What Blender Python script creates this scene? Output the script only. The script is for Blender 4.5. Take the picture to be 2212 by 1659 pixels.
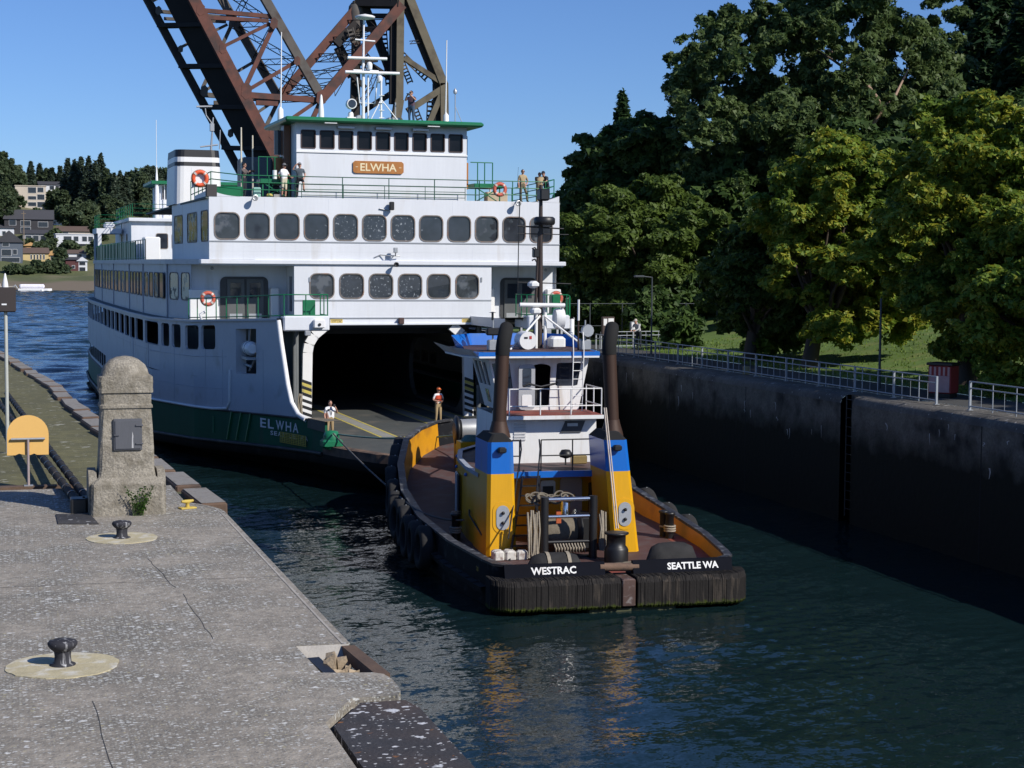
import bpy, bmesh, math, random
import numpy as np
from mathutils import Vector, Matrix
random.seed(7); rng = np.random.default_rng(7)
S = bpy.context.scene
for o in list(S.objects): bpy.data.objects.remove(o)
col = S.collection
R = math.radians
# ---------------------------------------------------------------- camera
EYE = Vector((0, 0, 9.7))
FPX, CX, CY = 3600.0, 1106.0, 829.5          # focal length and centre for a picture 2212 units wide
yaw = math.atan2(CX-20, FPX); pit = -math.atan2(CY-575, FPX); rol = .0063
fw = Vector((math.sin(yaw)*math.cos(pit), math.cos(yaw)*math.cos(pit), math.sin(pit)))
rt = Vector((math.cos(yaw), -math.sin(yaw), 0)); up = rt.cross(fw)
r2 = rt*math.cos(rol)+up*math.sin(rol); u2 = up*math.cos(rol)-rt*math.sin(rol)
cam = bpy.data.cameras.new('camera'); cam.lens = 36*FPX/2212; cam.sensor_width = 36
cam.clip_start = .5; cam.clip_end = 6000
camo = bpy.data.objects.new('camera', cam); col.objects.link(camo)
camo.matrix_world = Matrix(((r2.x, u2.x, -fw.x, EYE.x), (r2.y, u2.y, -fw.y, EYE.y), (r2.z, u2.z, -fw.z, EYE.z), (0, 0, 0, 1)))
S.camera = camo
def at(px, py, X=None, Y=None, Z=None):
    """the point of the place seen at a spot of the picture, on a plane X=, Y= or Z="""
    d = fw + r2*((px-CX)/FPX) - u2*((py-CY)/FPX)
    t = (X/d.x) if X is not None else (Y/d.y) if Y is not None else ((Z-EYE.z)/d.z)
    return EYE + d*t
# ---------------------------------------------------------------- light
SUN_AZ, SUN_EL = 142.0, 36.0
W = bpy.data.worlds.new('World'); S.world = W; W.use_nodes = True
nt = W.node_tree; nt.nodes.clear()
sky = nt.nodes.new('ShaderNodeTexSky'); sky.sky_type = 'NISHITA'; sky.sun_disc = False
sky.sun_elevation = R(SUN_EL); sky.sun_rotation = R(SUN_AZ)
sky.altitude = 0; sky.air_density = .85; sky.dust_density = .25; sky.ozone_density = 4.0
tint = nt.nodes.new('ShaderNodeMix'); tint.data_type = 'RGBA'; tint.blend_type = 'MULTIPLY'
tint.inputs[0].default_value = 1; tint.inputs[7].default_value = (.66, .83, 1.13, 1)
bg = nt.nodes.new('ShaderNodeBackground'); bg.inputs['Strength'].default_value = .092
wo = nt.nodes.new('ShaderNodeOutputWorld')
nt.links.new(sky.outputs[0], tint.inputs[6]); nt.links.new(tint.outputs[2], bg.inputs['Color']); nt.links.new(bg.outputs[0], wo.inputs[0])
sl = bpy.data.lights.new('sun', 'SUN'); sl.energy = 4.6; sl.angle = R(.5); sl.color = (1, .95, .87)
so = bpy.data.objects.new('sun', sl); col.objects.link(so)
sdir = Vector((math.sin(R(SUN_AZ))*math.cos(R(SUN_EL)), math.cos(R(SUN_AZ))*math.cos(R(SUN_EL)), math.sin(R(SUN_EL))))
so.rotation_euler = sdir.to_track_quat('Z', 'Y').to_euler(); so.location = (60, -60, 80)
vs = S.view_settings
S.display_settings.display_device = 'sRGB'; vs.view_transform = 'Standard'; vs.look = 'None'; vs.exposure = .15; vs.gamma = 1; vs.use_curve_mapping = False
S.cycles.max_bounces = 6; S.cycles.diffuse_bounces = 3; S.cycles.glossy_bounces = 3; S.cycles.transmission_bounces = 4; S.cycles.transparent_max_bounces = 6
S.cycles.caustics_reflective = False; S.cycles.caustics_refractive = False
# ---------------------------------------------------------------- mesh helpers
class MB:
    def __init__(s): s.v = []; s.f = []; s.m = []; s.s = []
    def add(s, vs, fs, m=0, sm=False):
        b = len(s.v); s.v += [tuple(x) for x in vs]
        for f in fs: s.f.append([i+b for i in f]); s.m.append(m); s.s.append(sm)
        return s
    def box(s, x0, x1, y0, y1, z0, z1, m=0):
        s.add([(x0,y0,z0),(x1,y0,z0),(x1,y1,z0),(x0,y1,z0),(x0,y0,z1),(x1,y0,z1),(x1,y1,z1),(x0,y1,z1)],
              [(3,2,1,0),(4,5,6,7),(0,1,5,4),(1,2,6,5),(2,3,7,6),(3,0,4,7)], m); return s
    def bbox(s, x0, x1, y0, y1, z0, z1, b=.03, m=0):
        """a box with its edges cut back by b"""
        p = []
        for z, i in ((z0, b), (z0+b, 0), (z1-b, 0), (z1, b)):
            for (x, y, dx, dy) in ((x0,y0,1,1),(x1,y0,-1,1),(x1,y1,-1,-1),(x0,y1,1,-1)):
                p.append((x+dx*(i+b), y+dy*i, z)); p.append((x+dx*i, y+dy*(i+b), z))
        q = []
        for k in range(0, len(p), 8):
            r = p[k:k+8]; q += [r[1], r[0], r[2], r[3], r[5], r[4], r[6], r[7]]
        fs = [tuple(range(7, -1, -1)), tuple(range(24, 32))]
        for k in range(3):
            for i in range(8): j = (i+1) % 8; fs.append((k*8+i, k*8+j, k*8+8+j, k*8+8+i))
        s.add(q, fs, m); return s
    def beam(s, p, q, w, h, m=0, upv=(0,0,1)):
        p = Vector(p); q = Vector(q); d = (q-p).normalized(); u = Vector(upv)
        if abs(d.dot(u)) > .98: u = Vector((1,0,0))
        a = d.cross(u).normalized()*(w/2); b = a.cross(d).normalized()*(h/2)
        s.add([p-a-b, p+a-b, p+a+b, p-a+b, q-a-b, q+a-b, q+a+b, q-a+b],
              [(0,1,2,3),(7,6,5,4),(4,5,1,0),(5,6,2,1),(6,7,3,2),(7,4,0,3)], m); return s
    def tube(s, pts, r, n=8, m=0, caps=True):
        pts = [Vector(p) for p in pts]; N = len(pts); rr = r if isinstance(r, (list, tuple)) else [r]*N
        vs = []; a = None
        for i, p in enumerate(pts):
            d = (pts[min(i+1, N-1)]-pts[max(i-1, 0)]).normalized()
            if a is None:
                u = Vector((0,0,1)) if abs(d.z) < .9 else Vector((1,0,0))
                a = d.cross(u).normalized()
            a = (a-d*a.dot(d)).normalized(); b = d.cross(a)
            for k in range(n):
                t = 2*math.pi*k/n; vs.append(p+(a*math.cos(t)+b*math.sin(t))*rr[i])
        fs = [(i*n+k, i*n+(k+1) % n, (i+1)*n+(k+1) % n, (i+1)*n+k) for i in range(N-1) for k in range(n)]
        s.add(vs, fs, m, True)
        if caps: s.add(vs[:n], [tuple(range(n-1, -1, -1))], m); s.add(vs[-n:], [tuple(range(n))], m)
        return s
    def lathe(s, prof, n=16, c=(0,0,0), m=0, axis='z', sx=1, sy=1, smooth=True):
        vs = []
        for r, z in prof:
            for k in range(n):
                t = 2*math.pi*k/n; x, y = r*math.cos(t)*sx, r*math.sin(t)*sy
                p = (x, y, z) if axis == 'z' else (x, z, y) if axis == 'y' else (z, x, y)
                vs.append((p[0]+c[0], p[1]+c[1], p[2]+c[2]))
        fl = axis == 'y'
        fs = []
        for i in range(len(prof)-1):
            for k in range(n):
                f = (i*n+k, i*n+(k+1) % n, (i+1)*n+(k+1) % n, (i+1)*n+k); fs.append(f[::-1] if fl else f)
        s.add(vs, fs, m, smooth)
        if prof[0][0] > 1e-4: s.add(vs[:n], [tuple(range(n)) if fl else tuple(range(n-1, -1, -1))], m)
        if prof[-1][0] > 1e-4: s.add(vs[-n:], [tuple(range(n-1, -1, -1)) if fl else tuple(range(n))], m)
        return s
    def prism(s, poly, z0, z1, m=0, f=None, mtop=None):
        n = len(poly); P = f or (lambda x, y, z: (x, y, z))
        s.add([P(x, y, z0) for x, y in poly]+[P(x, y, z1) for x, y in poly],
              [(i, (i+1) % n, n+(i+1) % n, n+i) for i in range(n)]+[tuple(range(n-1, -1, -1))], m)
        s.add([P(x, y, z1) for x, y in poly], [tuple(range(n))], m if mtop is None else mtop); return s
    def ball(s, c, r, m=0, n=10, sq=(1,1,1)):
        prof = [(math.sin(math.pi*i/(n//2+2))*1, -math.cos(math.pi*i/(n//2+2))) for i in range(n//2+3)]
        vs = [(c[0]+r*a*math.cos(2*math.pi*k/n)*sq[0], c[1]+r*a*math.sin(2*math.pi*k/n)*sq[1], c[2]+r*z*sq[2]) for a, z in prof for k in range(n)]
        s.add(vs, [(i*n+k, i*n+(k+1) % n, (i+1)*n+(k+1) % n, (i+1)*n+k) for i in range(len(prof)-1) for k in range(n)], m, True); return s
    def loft(s, rings, m=0, closed=True, sm=True):
        n = len(rings[0]); vs = [p for r in rings for p in r]; K = n if closed else n-1
        s.add(vs, [(i*n+k, i*n+(k+1) % n, (i+1)*n+(k+1) % n, (i+1)*n+k) for i in range(len(rings)-1) for k in range(K)], m, sm); return s
    def mesh(s, name, mats):
        me = bpy.data.meshes.new(name); me.from_pydata(s.v, [], s.f)
        for m in (mats if isinstance(mats, (list, tuple)) else [mats]): me.materials.append(m)
        me.polygons.foreach_set('material_index', s.m); me.polygons.foreach_set('use_smooth', s.s)
        me.update(); return me
    def build(s, name, mats, parent=None, loc=(0,0,0), rot=(0,0,0)):
        return obj(name, s.mesh(name, mats), parent, loc, rot)
def obj(name, me, parent=None, loc=(0,0,0), rot=(0,0,0)):
    o = bpy.data.objects.new(name, me); col.objects.link(o)
    o.location = loc; o.rotation_euler = rot; o.parent = parent; return o
def tag(o, label=None, cat=None, group=None, kind=None):
    if label: o['label'] = label
    if cat: o['category'] = cat
    if group: o['group'] = group
    if kind: o['kind'] = kind
    return o
def thing(name, label, cat, loc=(0,0,0), rz=0, group=None):
    o = bpy.data.objects.new(name, None); col.objects.link(o); o.empty_display_size = .2
    o.location = loc; o.rotation_euler = (0, 0, rz); return tag(o, label, cat, group)
def rrect(w, h, r, k=4, cx=0, cy=0):
    """outline of a rounded rectangle, counter-clockwise"""
    out = []
    for sx, sy, a0 in ((1,1,0), (-1,1,90), (-1,-1,180), (1,-1,270)):
        for i in range(k+1):
            a = R(a0+90*i/k); out.append((cx+sx*(w/2-r)+r*math.cos(a), cy+sy*(h/2-r)+r*math.sin(a)))
    return out
def holed(mb, P, us, v0, v1, holes, band, m=0, depth=0, N=None, mr=None):
    """wall over (u,v) with rounded openings: P(u,v) -> point; holes = (u0,u1,va,vb,r) within the band"""
    cuts = set([us[0], us[-1]]); hs = sorted(holes)
    for i, h in enumerate(hs):
        a = us[0] if i == 0 else (hs[i-1][1]+h[0])/2; b = us[-1] if i == len(hs)-1 else (h[1]+hs[i+1][0])/2
        g = min(.25, h[0]-a, b-h[1]); g = max(g, .02); cuts.add(h[0]-g); cuts.add(h[1]+g)
    inside = lambda u: any(h[0] < u < h[1] for h in hs)
    allu = sorted(cuts | set(u for u in us if not any(h[0]-.26 < u < h[1]+.26 for h in hs)))
    for i in range(len(allu)-1):
        a, b = allu[i], allu[i+1]
        if b-a < 1e-6: continue
        mid = (a+b)/2; hh = [h for h in hs if h[0] < mid < h[1]]
        for (va, vb) in ((v0, band[0]), (band[1], v1)):
            if vb-va > 1e-4: mb.add([P(a,va), P(b,va), P(b,vb), P(a,vb)], [(0,1,2,3)], m)
        if not hh:
            mb.add([P(a,band[0]), P(b,band[0]), P(b,band[1]), P(a,band[1])], [(0,1,2,3)], m); continue
        h = hh[0]; k = 4
        L = rrect(h[1]-h[0], h[3]-h[2], h[4], k, (h[0]+h[1])/2, (h[2]+h[3])/2); n = len(L)
        C = [(b,band[1]), (a,band[1]), (a,band[0]), (b,band[0])]
        vs = [P(*q) for q in L]+[P(*q) for q in C]
        fs = []
        for c in range(4):
            for j in range(k): fs.append((n+c, c*(k+1)+j+1, c*(k+1)+j))
            fs.append((c*(k+1)+k, n+c, n+(c+1) % 4, ((c+1)*(k+1)) % n))
        mb.add(vs, fs, m)
        if depth and N is not None:
            nv = Vector(N(mid))*depth
            mb.add([Vector(P(*q)) for q in L]+[Vector(P(*q))+nv for q in L], [(j, n+j, n+(j+1) % n, (j+1) % n) for j in range(n)], m if mr is None else mr)
FONT = {}
def text_mesh(t, size, depth, mat, bold=0):
    cu = bpy.data.curves.new('lettering', 'FONT'); cu.body = t; cu.size = size; cu.extrude = depth; cu.align_x = 'CENTER'; cu.align_y = 'CENTER'; cu.offset = bold; cu.resolution_u = 2
    o = bpy.data.objects.new('lettering', cu); col.objects.link(o)
    dg = bpy.context.evaluated_depsgraph_get(); me = bpy.data.meshes.new_from_object(o.evaluated_get(dg))
    bpy.data.objects.remove(o); bpy.data.curves.remove(cu); me.materials.clear(); me.materials.append(mat); return me
def text(t, width, parent, loc, rot, mat, height=None, depth=.006, bold=.0, name='lettering'):
    me = text_mesh(t, 1, 0.0, mat, bold)
    xs = [v.co.x for v in me.vertices]; ys = [v.co.y for v in me.vertices]
    w = max(xs)-min(xs); h = max(ys)-min(ys); sx = width/w; sy = (height/h) if height else sx
    cx = (max(xs)+min(xs))/2; cy = (max(ys)+min(ys))/2
    for v in me.vertices: v.co.x = (v.co.x-cx)*sx; v.co.y = (v.co.y-cy)*sy
    return obj(name, me, parent, loc, rot)
# ---------------------------------------------------------------- materials
def mat(name, c, rough=.6, metal=0, var=.18, sc=1.5, bump=0, bsc=25, streak=False, grime=None, gamt=.35, gsc=.8, spec=.5, fine=.08, coat=0):
    m = bpy.data.materials.new(name); m.use_nodes = True; n = m.node_tree.nodes; l = m.node_tree.links
    b = n['Principled BSDF']; b.inputs['Roughness'].default_value = rough; b.inputs['Metallic'].default_value = metal
    b.inputs['Specular IOR Level'].default_value = spec; b.inputs['Coat Weight'].default_value = coat
    ge = n.new('ShaderNodeNewGeometry'); mp = n.new('ShaderNodeMapping'); l.new(ge.outputs['Position'], mp.inputs[0])
    mp.inputs['Scale'].default_value = (1, 1, .12) if streak else (1, 1, 1)
    def noise(s, det, src=mp): q = n.new('ShaderNodeTexNoise'); q.inputs['Scale'].default_value = s; q.inputs['Detail'].default_value = det; l.new(src.outputs[0], q.inputs[0]); return q
    n1 = noise(sc, 5); n2 = noise(sc*14, 3)
    def ramp(src, a, bb): q = n.new('ShaderNodeMapRange'); q.inputs[1].default_value = a; q.inputs[2].default_value = bb; l.new(src.outputs[0], q.inputs[0]); return q
    def mix(f, A, B):
        q = n.new('ShaderNodeMix'); q.data_type = 'RGBA'; l.new(f.outputs[0], q.inputs[0])
        for i, x in ((6, A), (7, B)):
            if isinstance(x, tuple): q.inputs[i].default_value = (*x[:3], 1)
            else: l.new(x.outputs[2], q.inputs[i])
        return q
    k = lambda f: tuple(min(1, x*f) for x in c)
    cc = mix(ramp(n1, .3, .7), k(1-var), k(1+var*.6))
    if fine:
        f2 = mix(ramp(n2, .3, .75), k(1-fine*2), k(1+fine)); q = n.new('ShaderNodeMix'); q.data_type = 'RGBA'; q.inputs[0].default_value = .5
        l.new(cc.outputs[2], q.inputs[6]); l.new(f2.outputs[2], q.inputs[7]); cc = q
    if grime:
        n3 = noise(gsc, 8); r3 = ramp(n3, .62-gamt*.35, .78-gamt*.2); cc = mix(r3, cc, grime)
    l.new(cc.outputs[2], b.inputs['Base Color'])
    if bump:
        bp = n.new('ShaderNodeBump'); bp.inputs['Strength'].default_value = bump; bp.inputs['Distance'].default_value = .02
        n4 = noise(bsc, 4, ge); l.new(n4.outputs[0], bp.inputs['Height']); l.new(bp.outputs[0], b.inputs['Normal'])
    return m
def mglass(name, c=(.02,.025,.035), rough=.06, refl_dirt=0, dcol=(.35,.37,.4), sc=5, th=.62):  # blotches mixed in are painted reflections as well as grime
    m = mat(name, c, rough, 0, .3, 2, fine=0); b = m.node_tree.nodes['Principled BSDF']; b.inputs['Specular IOR Level'].default_value = .6
    if refl_dirt:
        n = m.node_tree.nodes; l = m.node_tree.links; ge = n.new('ShaderNodeNewGeometry')
        q = n.new('ShaderNodeTexNoise'); q.inputs['Scale'].default_value = sc; q.inputs['Detail'].default_value = 6; l.new(ge.outputs['Position'], q.inputs[0])
        r = n.new('ShaderNodeMapRange'); r.inputs[1].default_value = th; r.inputs[2].default_value = th+.1; r.inputs[4].default_value = refl_dirt; l.new(q.outputs[0], r.inputs[0])
        x = n.new('ShaderNodeMix'); x.data_type = 'RGBA'; l.new(r.outputs[0], x.inputs[0])
        old = b.inputs['Base Color'].links[0].from_socket; l.new(old, x.inputs[6]); x.inputs[7].default_value = (*dcol, 1); l.new(x.outputs[2], b.inputs['Base Color'])
        l.new(r.outputs[0], b.inputs['Roughness'])
    return m
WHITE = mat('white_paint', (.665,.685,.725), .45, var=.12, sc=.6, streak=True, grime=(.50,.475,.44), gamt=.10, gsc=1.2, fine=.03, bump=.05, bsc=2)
WHITE2 = mat('white_paint_clean', (.78,.78,.78), .4, var=.05, fine=.03)
WHITET = mat('worn_white_tug_paint', (.72,.72,.71), .45, var=.10, sc=1.2, streak=True, grime=(.50,.45,.39), gamt=.14, gsc=2.5, fine=.04)
SIDE = mat('shade_darkened_side_white', (.46,.48,.52), .45, spec=.35, var=.14, sc=.35, grime=(.33,.335,.34), gamt=.15, gsc=.9, fine=.03, bump=.25, bsc=.9)  # same white paint, darkened to deepen the shade on the ferry sides
GREEN = mat('green_paint', (.008,.15,.06), .38, var=.25, sc=2, grime=(.02,.08,.04), gamt=.2)
GREEN_HULL = mat('green_hull_paint', (.006,.10,.052), .6, spec=.25, var=.3, sc=.8, streak=True, grime=(.05,.055,.045), gamt=.05)
BLACKHULL = mat('black_hull_paint', (.010,.010,.011), .7, spec=.25, var=.4, sc=.7, grime=(.05,.045,.04), gamt=.1, streak=True)
BLACK = mat('black_paint', (.012,.012,.013), .45, var=.3)
RUBBER = mat('black_rubber', (.028,.0275,.028), .85, spec=.25, var=.4, sc=4, bump=.4, bsc=18, grime=(.05,.048,.046), gamt=.1)
STEEL = mat('galvanised_steel', (.34,.36,.38), .5, .4, var=.2, sc=3)
CHROME = mat('bright_steel', (.75,.75,.75), .18, 1, var=.1)
DECKG = mat('car_deck_paint', (.062,.068,.066), .75, var=.3, sc=1.2, bump=.3, bsc=30, grime=(.11,.10,.085), gamt=.3, gsc=.9)
DECKL = mat('worn_deck_strip', (.27,.265,.24), .75, var=.25, sc=2, bump=.2)
YLINE = mat('yellow_line_paint', (.55,.45,.10), .7, var=.25, sc=4, grime=(.2,.18,.1), gamt=.2, gsc=3)
RUSTDECK = mat('rusty_deck_edge', (.17,.105,.07), .85, var=.5, sc=2.5, grime=(.05,.04,.035), gamt=.4, gsc=2, bump=.4)
WOOD = mat('varnished_wood', (.42,.17,.04), .35, var=.3, sc=4, streak=True)
DKWOOD = mat('dark_varnished_wood', (.16,.055,.018), .35, var=.3, sc=4, streak=True)
ORANGE = mat('orange_buoy', (.72,.10,.03), .6, var=.15)
REDF = mat('faded_red_buoy', (.55,.11,.07), .6, var=.2)
RED = mat('red_paint', (.45,.03,.03), .5)
YEL = mat('tug_yellow_paint', (.66,.34,.008), .33, var=.10, sc=1.2, streak=True, grime=(.34,.17,.02), gamt=.10, gsc=2.2, fine=.05, bump=.06, bsc=3)
BLUE = mat('tug_blue_paint', (.010,.13,.50), .28, var=.12, sc=1.5, streak=True, fine=.05, grime=(.06,.15,.34), gamt=.12, gsc=3)
BULW = mat('black_bulwark_paint', (.010,.011,.014), .65, spec=.2, var=.4, sc=1.5, grime=(.09,.09,.095), gamt=.12, gsc=2.2)
OXIDE = mat('red_oxide_deck', (.24,.055,.035), .7, var=.3, sc=1.5, grime=(.09,.06,.055), gamt=.3, gsc=1.3, bump=.15)
OXDIRT = mat('worn_oxide_deck', (.085,.042,.038), .7, var=.4, sc=2, grime=(.075,.066,.068), gamt=.35, gsc=2, bump=.2)
RUST = mat('rusty_exhaust', (.055,.028,.018), .6, .3, var=.4, sc=2, streak=True)
WETSTEEL = mat('wet_dark_steel', (.05,.05,.048), .6, .2)
SOOT = mat('soot_black', (.006,.006,.006), .9)
ROPE = mat('pale_rope', (.30,.26,.20), .9, var=.35, sc=12, bump=.6, bsc=40)
ROPED = mat('weathered_rope', (.16,.135,.10), .9, var=.35, sc=9, bump=.6, bsc=40)
ROPEG = mat('green_rope', (.12,.22,.20), .9, var=.3, sc=12)
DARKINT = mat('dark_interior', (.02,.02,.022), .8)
GREYINT = mat('grey_interior', (.14,.15,.155), .8, var=.2)
GLASS = mglass('window_glass', (.03,.036,.05), .05)
GLASSK = mglass('dark_wheelhouse_glass', (.008,.008,.010), .08)
GLASSK.node_tree.nodes['Principled BSDF'].inputs['Specular IOR Level'].default_value = .22
GLASSD = mglass('reflection_speckled_glass', (.035,.042,.058), .07, .7, (.42,.46,.50), 9, .60)  # pale specks painted into the pane for sunlit reflections
GLASSE = mglass('few_reflection_specks_glass', (.030,.036,.05), .06, .6, (.30,.34,.38), 5, .66)  # fewer specks, likewise painted reflections
GLASSF = mglass('window_glass_painted_reflections', (.035,.04,.05), .06, .5, (.13,.15,.17), 1.4, .5)  # broad soft blotches painted in as reflections
GLASSG = mglass('greenish_glass', (.03,.036,.03), .06, .6, (.11,.11,.085), 1.6, .5)
BRG_R = mat('bridge_red_brown_paint', (.13,.048,.034), .8, var=.4, sc=.6, grime=(.055,.032,.028), gamt=.45, gsc=.5)
BRG_O = mat('bridge_olive_paint', (.12,.10,.065), .75, var=.3, sc=.6, grime=(.06,.045,.03), gamt=.3, gsc=.5)
BRG_G = mat('bridge_grey_brown_paint', (.10,.088,.078), .75, var=.3, sc=.6, grime=(.06,.04,.032), gamt=.3, gsc=.5)
BRG_D = mat('bridge_shaded_steel', (.022,.018,.017), .85, var=.4, sc=.5)  # near-black tone stands for shade on undersides and rear members
BARK = mat('bark', (.075,.055,.04), .9, var=.4, sc=3, bump=.6, bsc=9, streak=True)
BARKP = mat('pale_bark', (.30,.20,.14), .8, var=.35, sc=2, bump=.3)
SKIN = mat('skin', (.50,.27,.19), .6, var=.08)
ALUM = mat('aluminium_grey', (.45,.46,.47), .4, .5, var=.15)
def leafmat(name, a, b, c=None, cw=.2, trans=.42):
    m = bpy.data.materials.new(name); m.use_nodes = True; n = m.node_tree.nodes; l = m.node_tree.links; p = n['Principled BSDF']
    p.inputs['Roughness'].default_value = .55; p.inputs['Specular IOR Level'].default_value = .3
    ge = n.new('ShaderNodeNewGeometry'); no = n.new('ShaderNodeTexNoise'); no.inputs['Scale'].default_value = .35; no.inputs['Detail'].default_value = 3
    l.new(ge.outputs['Position'], no.inputs[0]); ad = n.new('ShaderNodeMath'); ad.operation = 'MULTIPLY_ADD'
    l.new(ge.outputs['Random Per Island'], ad.inputs[0]); ad.inputs[1].default_value = .55; l.new(no.outputs[0], ad.inputs[2])
    cr = n.new('ShaderNodeValToRGB'); e = cr.color_ramp.elements; e[0].position = .4; e[0].color = (*a, 1); e[1].position = .85; e[1].color = (*b, 1)
    if c: q = cr.color_ramp.elements.new(1-cw*.3); q.color = (*c, 1)
    l.new(ad.outputs[0], cr.inputs[0]); l.new(cr.outputs[0], p.inputs['Base Color'])
    tr = n.new('ShaderNodeBsdfTranslucent'); l.new(cr.outputs[0], tr.inputs['Color']); mx = n.new('ShaderNodeMixShader'); mx.inputs[0].default_value = trans
    l.new(p.outputs[0], mx.inputs[1]); l.new(tr.outputs[0], mx.inputs[2]); l.new(mx.outputs[0], n['Material Output'].inputs[0]); return m
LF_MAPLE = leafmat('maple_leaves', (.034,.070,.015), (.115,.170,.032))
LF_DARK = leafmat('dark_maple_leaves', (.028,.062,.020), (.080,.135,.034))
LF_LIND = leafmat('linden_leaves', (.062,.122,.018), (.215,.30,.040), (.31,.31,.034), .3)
LF_EUC = leafmat('madrona_leaves', (.034,.072,.022), (.120,.172,.055))
LF_CON = leafmat('conifer_needles', (.014,.040,.018), (.045,.090,.032))
LF_FAR = leafmat('far_tree_leaves_hazed', (.040,.068,.038), (.095,.130,.062))  # leaf colour lightened and blued to stand in for distant haze
LF_FARC = leafmat('far_conifer_needles_hazed', (.034,.056,.042), (.075,.105,.066))  # needles paler and bluer, haze put into the colour
LF_WEED = leafmat('weed_leaves', (.02,.06,.008), (.06,.13,.02))
# ================================================================ setting: water, quay, pier, right bank
def water_mat():
    m = bpy.data.materials.new('lock_water'); m.use_nodes = True; n = m.node_tree.nodes; l = m.node_tree.links; b = n['Principled BSDF']
    b.inputs['Base Color'].default_value = (.006,.017,.019,1); b.inputs['Roughness'].default_value = .06; b.inputs['IOR'].default_value = 1.33
    ge = n.new('ShaderNodeNewGeometry'); tot = None
    # wave slopes straight from vector noise, so that the far lake stays as ruffled as the water near by
    for sc, sl_, sx, det in ((3.2, .10, .7, 3), (11, .12, .8, 2)):
        mp = n.new('ShaderNodeMapping'); mp.inputs['Scale'].default_value = (sx, 1.3, 1); mp.inputs['Rotation'].default_value = (0, 0, R(12)); l.new(ge.outputs['Position'], mp.inputs[0])
        t = n.new('ShaderNodeTexNoise'); t.inputs['Scale'].default_value = sc; t.inputs['Detail'].default_value = det; t.inputs['Distortion'].default_value = .5; l.new(mp.outputs[0], t.inputs[0])
        a = n.new('ShaderNodeVectorMath'); a.operation = 'SUBTRACT'; a.inputs[1].default_value = (.5,.5,.5); l.new(t.outputs['Color'], a.inputs[0])
        m_ = n.new('ShaderNodeVectorMath'); m_.operation = 'MULTIPLY'; m_.inputs[1].default_value = (sl_*2.2, sl_*2.2, 0); l.new(a.outputs[0], m_.inputs[0])
        if tot is None: tot = m_
        else:
            q = n.new('ShaderNodeVectorMath'); q.operation = 'ADD'; l.new(tot.outputs[0], q.inputs[0]); l.new(m_.outputs[0], q.inputs[1]); tot = q
    q = n.new('ShaderNodeVectorMath'); q.operation = 'ADD'; q.inputs[1].default_value = (0,0,1); l.new(tot.outputs[0], q.inputs[0]); z = n.new('ShaderNodeVectorMath'); z.operation = 'NORMALIZE'; l.new(q.outputs[0], z.inputs[0])
    # tilt the mesh's own normal by that slope
    ad = n.new('ShaderNodeVectorMath'); ad.operation = 'ADD'; l.new(ge.outputs['Normal'], ad.inputs[0]); l.new(tot.outputs[0], ad.inputs[1]); nz = n.new('ShaderNodeVectorMath'); nz.operation = 'NORMALIZE'; l.new(ad.outputs[0], nz.inputs[0]); l.new(nz.outputs[0], b.inputs['Normal']); return m
WATER = water_mat()
def waves(x, y, lo, hi, n, slope, wind, spread, seed):
    """height of a wind-ruffled surface: n sine waves between two wavelengths"""
    rg = np.random.default_rng(seed); h = np.zeros_like(x)
    for i in range(n):
        L = lo*(hi/lo)**rg.random(); k = 2*math.pi/L; a = wind+rg.normal()*spread; am = slope*math.sqrt(2/n)/k
        h += am*np.sin(k*(x*math.cos(a)+y*math.sin(a))+rg.random()*6.283+.7*np.sin(k*.23*(x*math.sin(a)-y*math.cos(a))+rg.random()*6))
    return h
def water_mesh():
    V = []; Fq = []; base = 0
    def patch(xs, ys, f):
        nonlocal base
        X, Y = np.meshgrid(xs, ys); H = f(X, Y); V.append(np.stack([X, Y, H], -1).reshape(-1,3)); nx, ny = len(xs), len(ys)
        i = (np.arange(ny-1)[:,None]*nx+np.arange(nx-1)[None,:]).ravel()+base; Fq.append(np.stack([i, i+1, i+nx+1, i+nx], 1)); base += nx*ny
    near = lambda x, y: waves(x, y, .28, .95, 36, .095, 1.9, .9, 3)*(.75+.5*np.sin(x*.31+y*.13)*np.sin(y*.17-x*.09))+waves(x, y, 1.2, 5, 8, .022, 1.4, .8, 4)
    patch(np.arange(3.0, 31.2, .14), np.concatenate([np.arange(12, 60, .13), np.arange(60, 96, .2)]), near)
    far = lambda x, y: waves(x, y, 1.6, 7.5, 26, .15, 1.75, .55, 5)
    patch(np.arange(-14, 22, .6), np.arange(96, 260, .5), far); patch(np.arange(-14, 60, 1.1), np.arange(260, 640, .8), far)
    patch(np.array([-900., 900.]), np.array([-60., 640.]), lambda x, y: x*0-.22)
    V = np.concatenate(V); Fq = np.concatenate(Fq).astype(np.int32); n = len(Fq)
    me = bpy.data.meshes.new('water'); me.vertices.add(len(V)); me.vertices.foreach_set('co', V.ravel()); me.loops.add(4*n); me.loops.foreach_set('vertex_index', Fq.ravel()); me.polygons.add(n); me.polygons.foreach_set('loop_start', np.arange(0, 4*n, 4, dtype=np.int32)); me.polygons.foreach_set('use_smooth', np.ones(n, bool)); me.materials.append(WATER); me.update(calc_edges=True); return obj('water', me)
water_mesh()['kind'] = 'structure'
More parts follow.
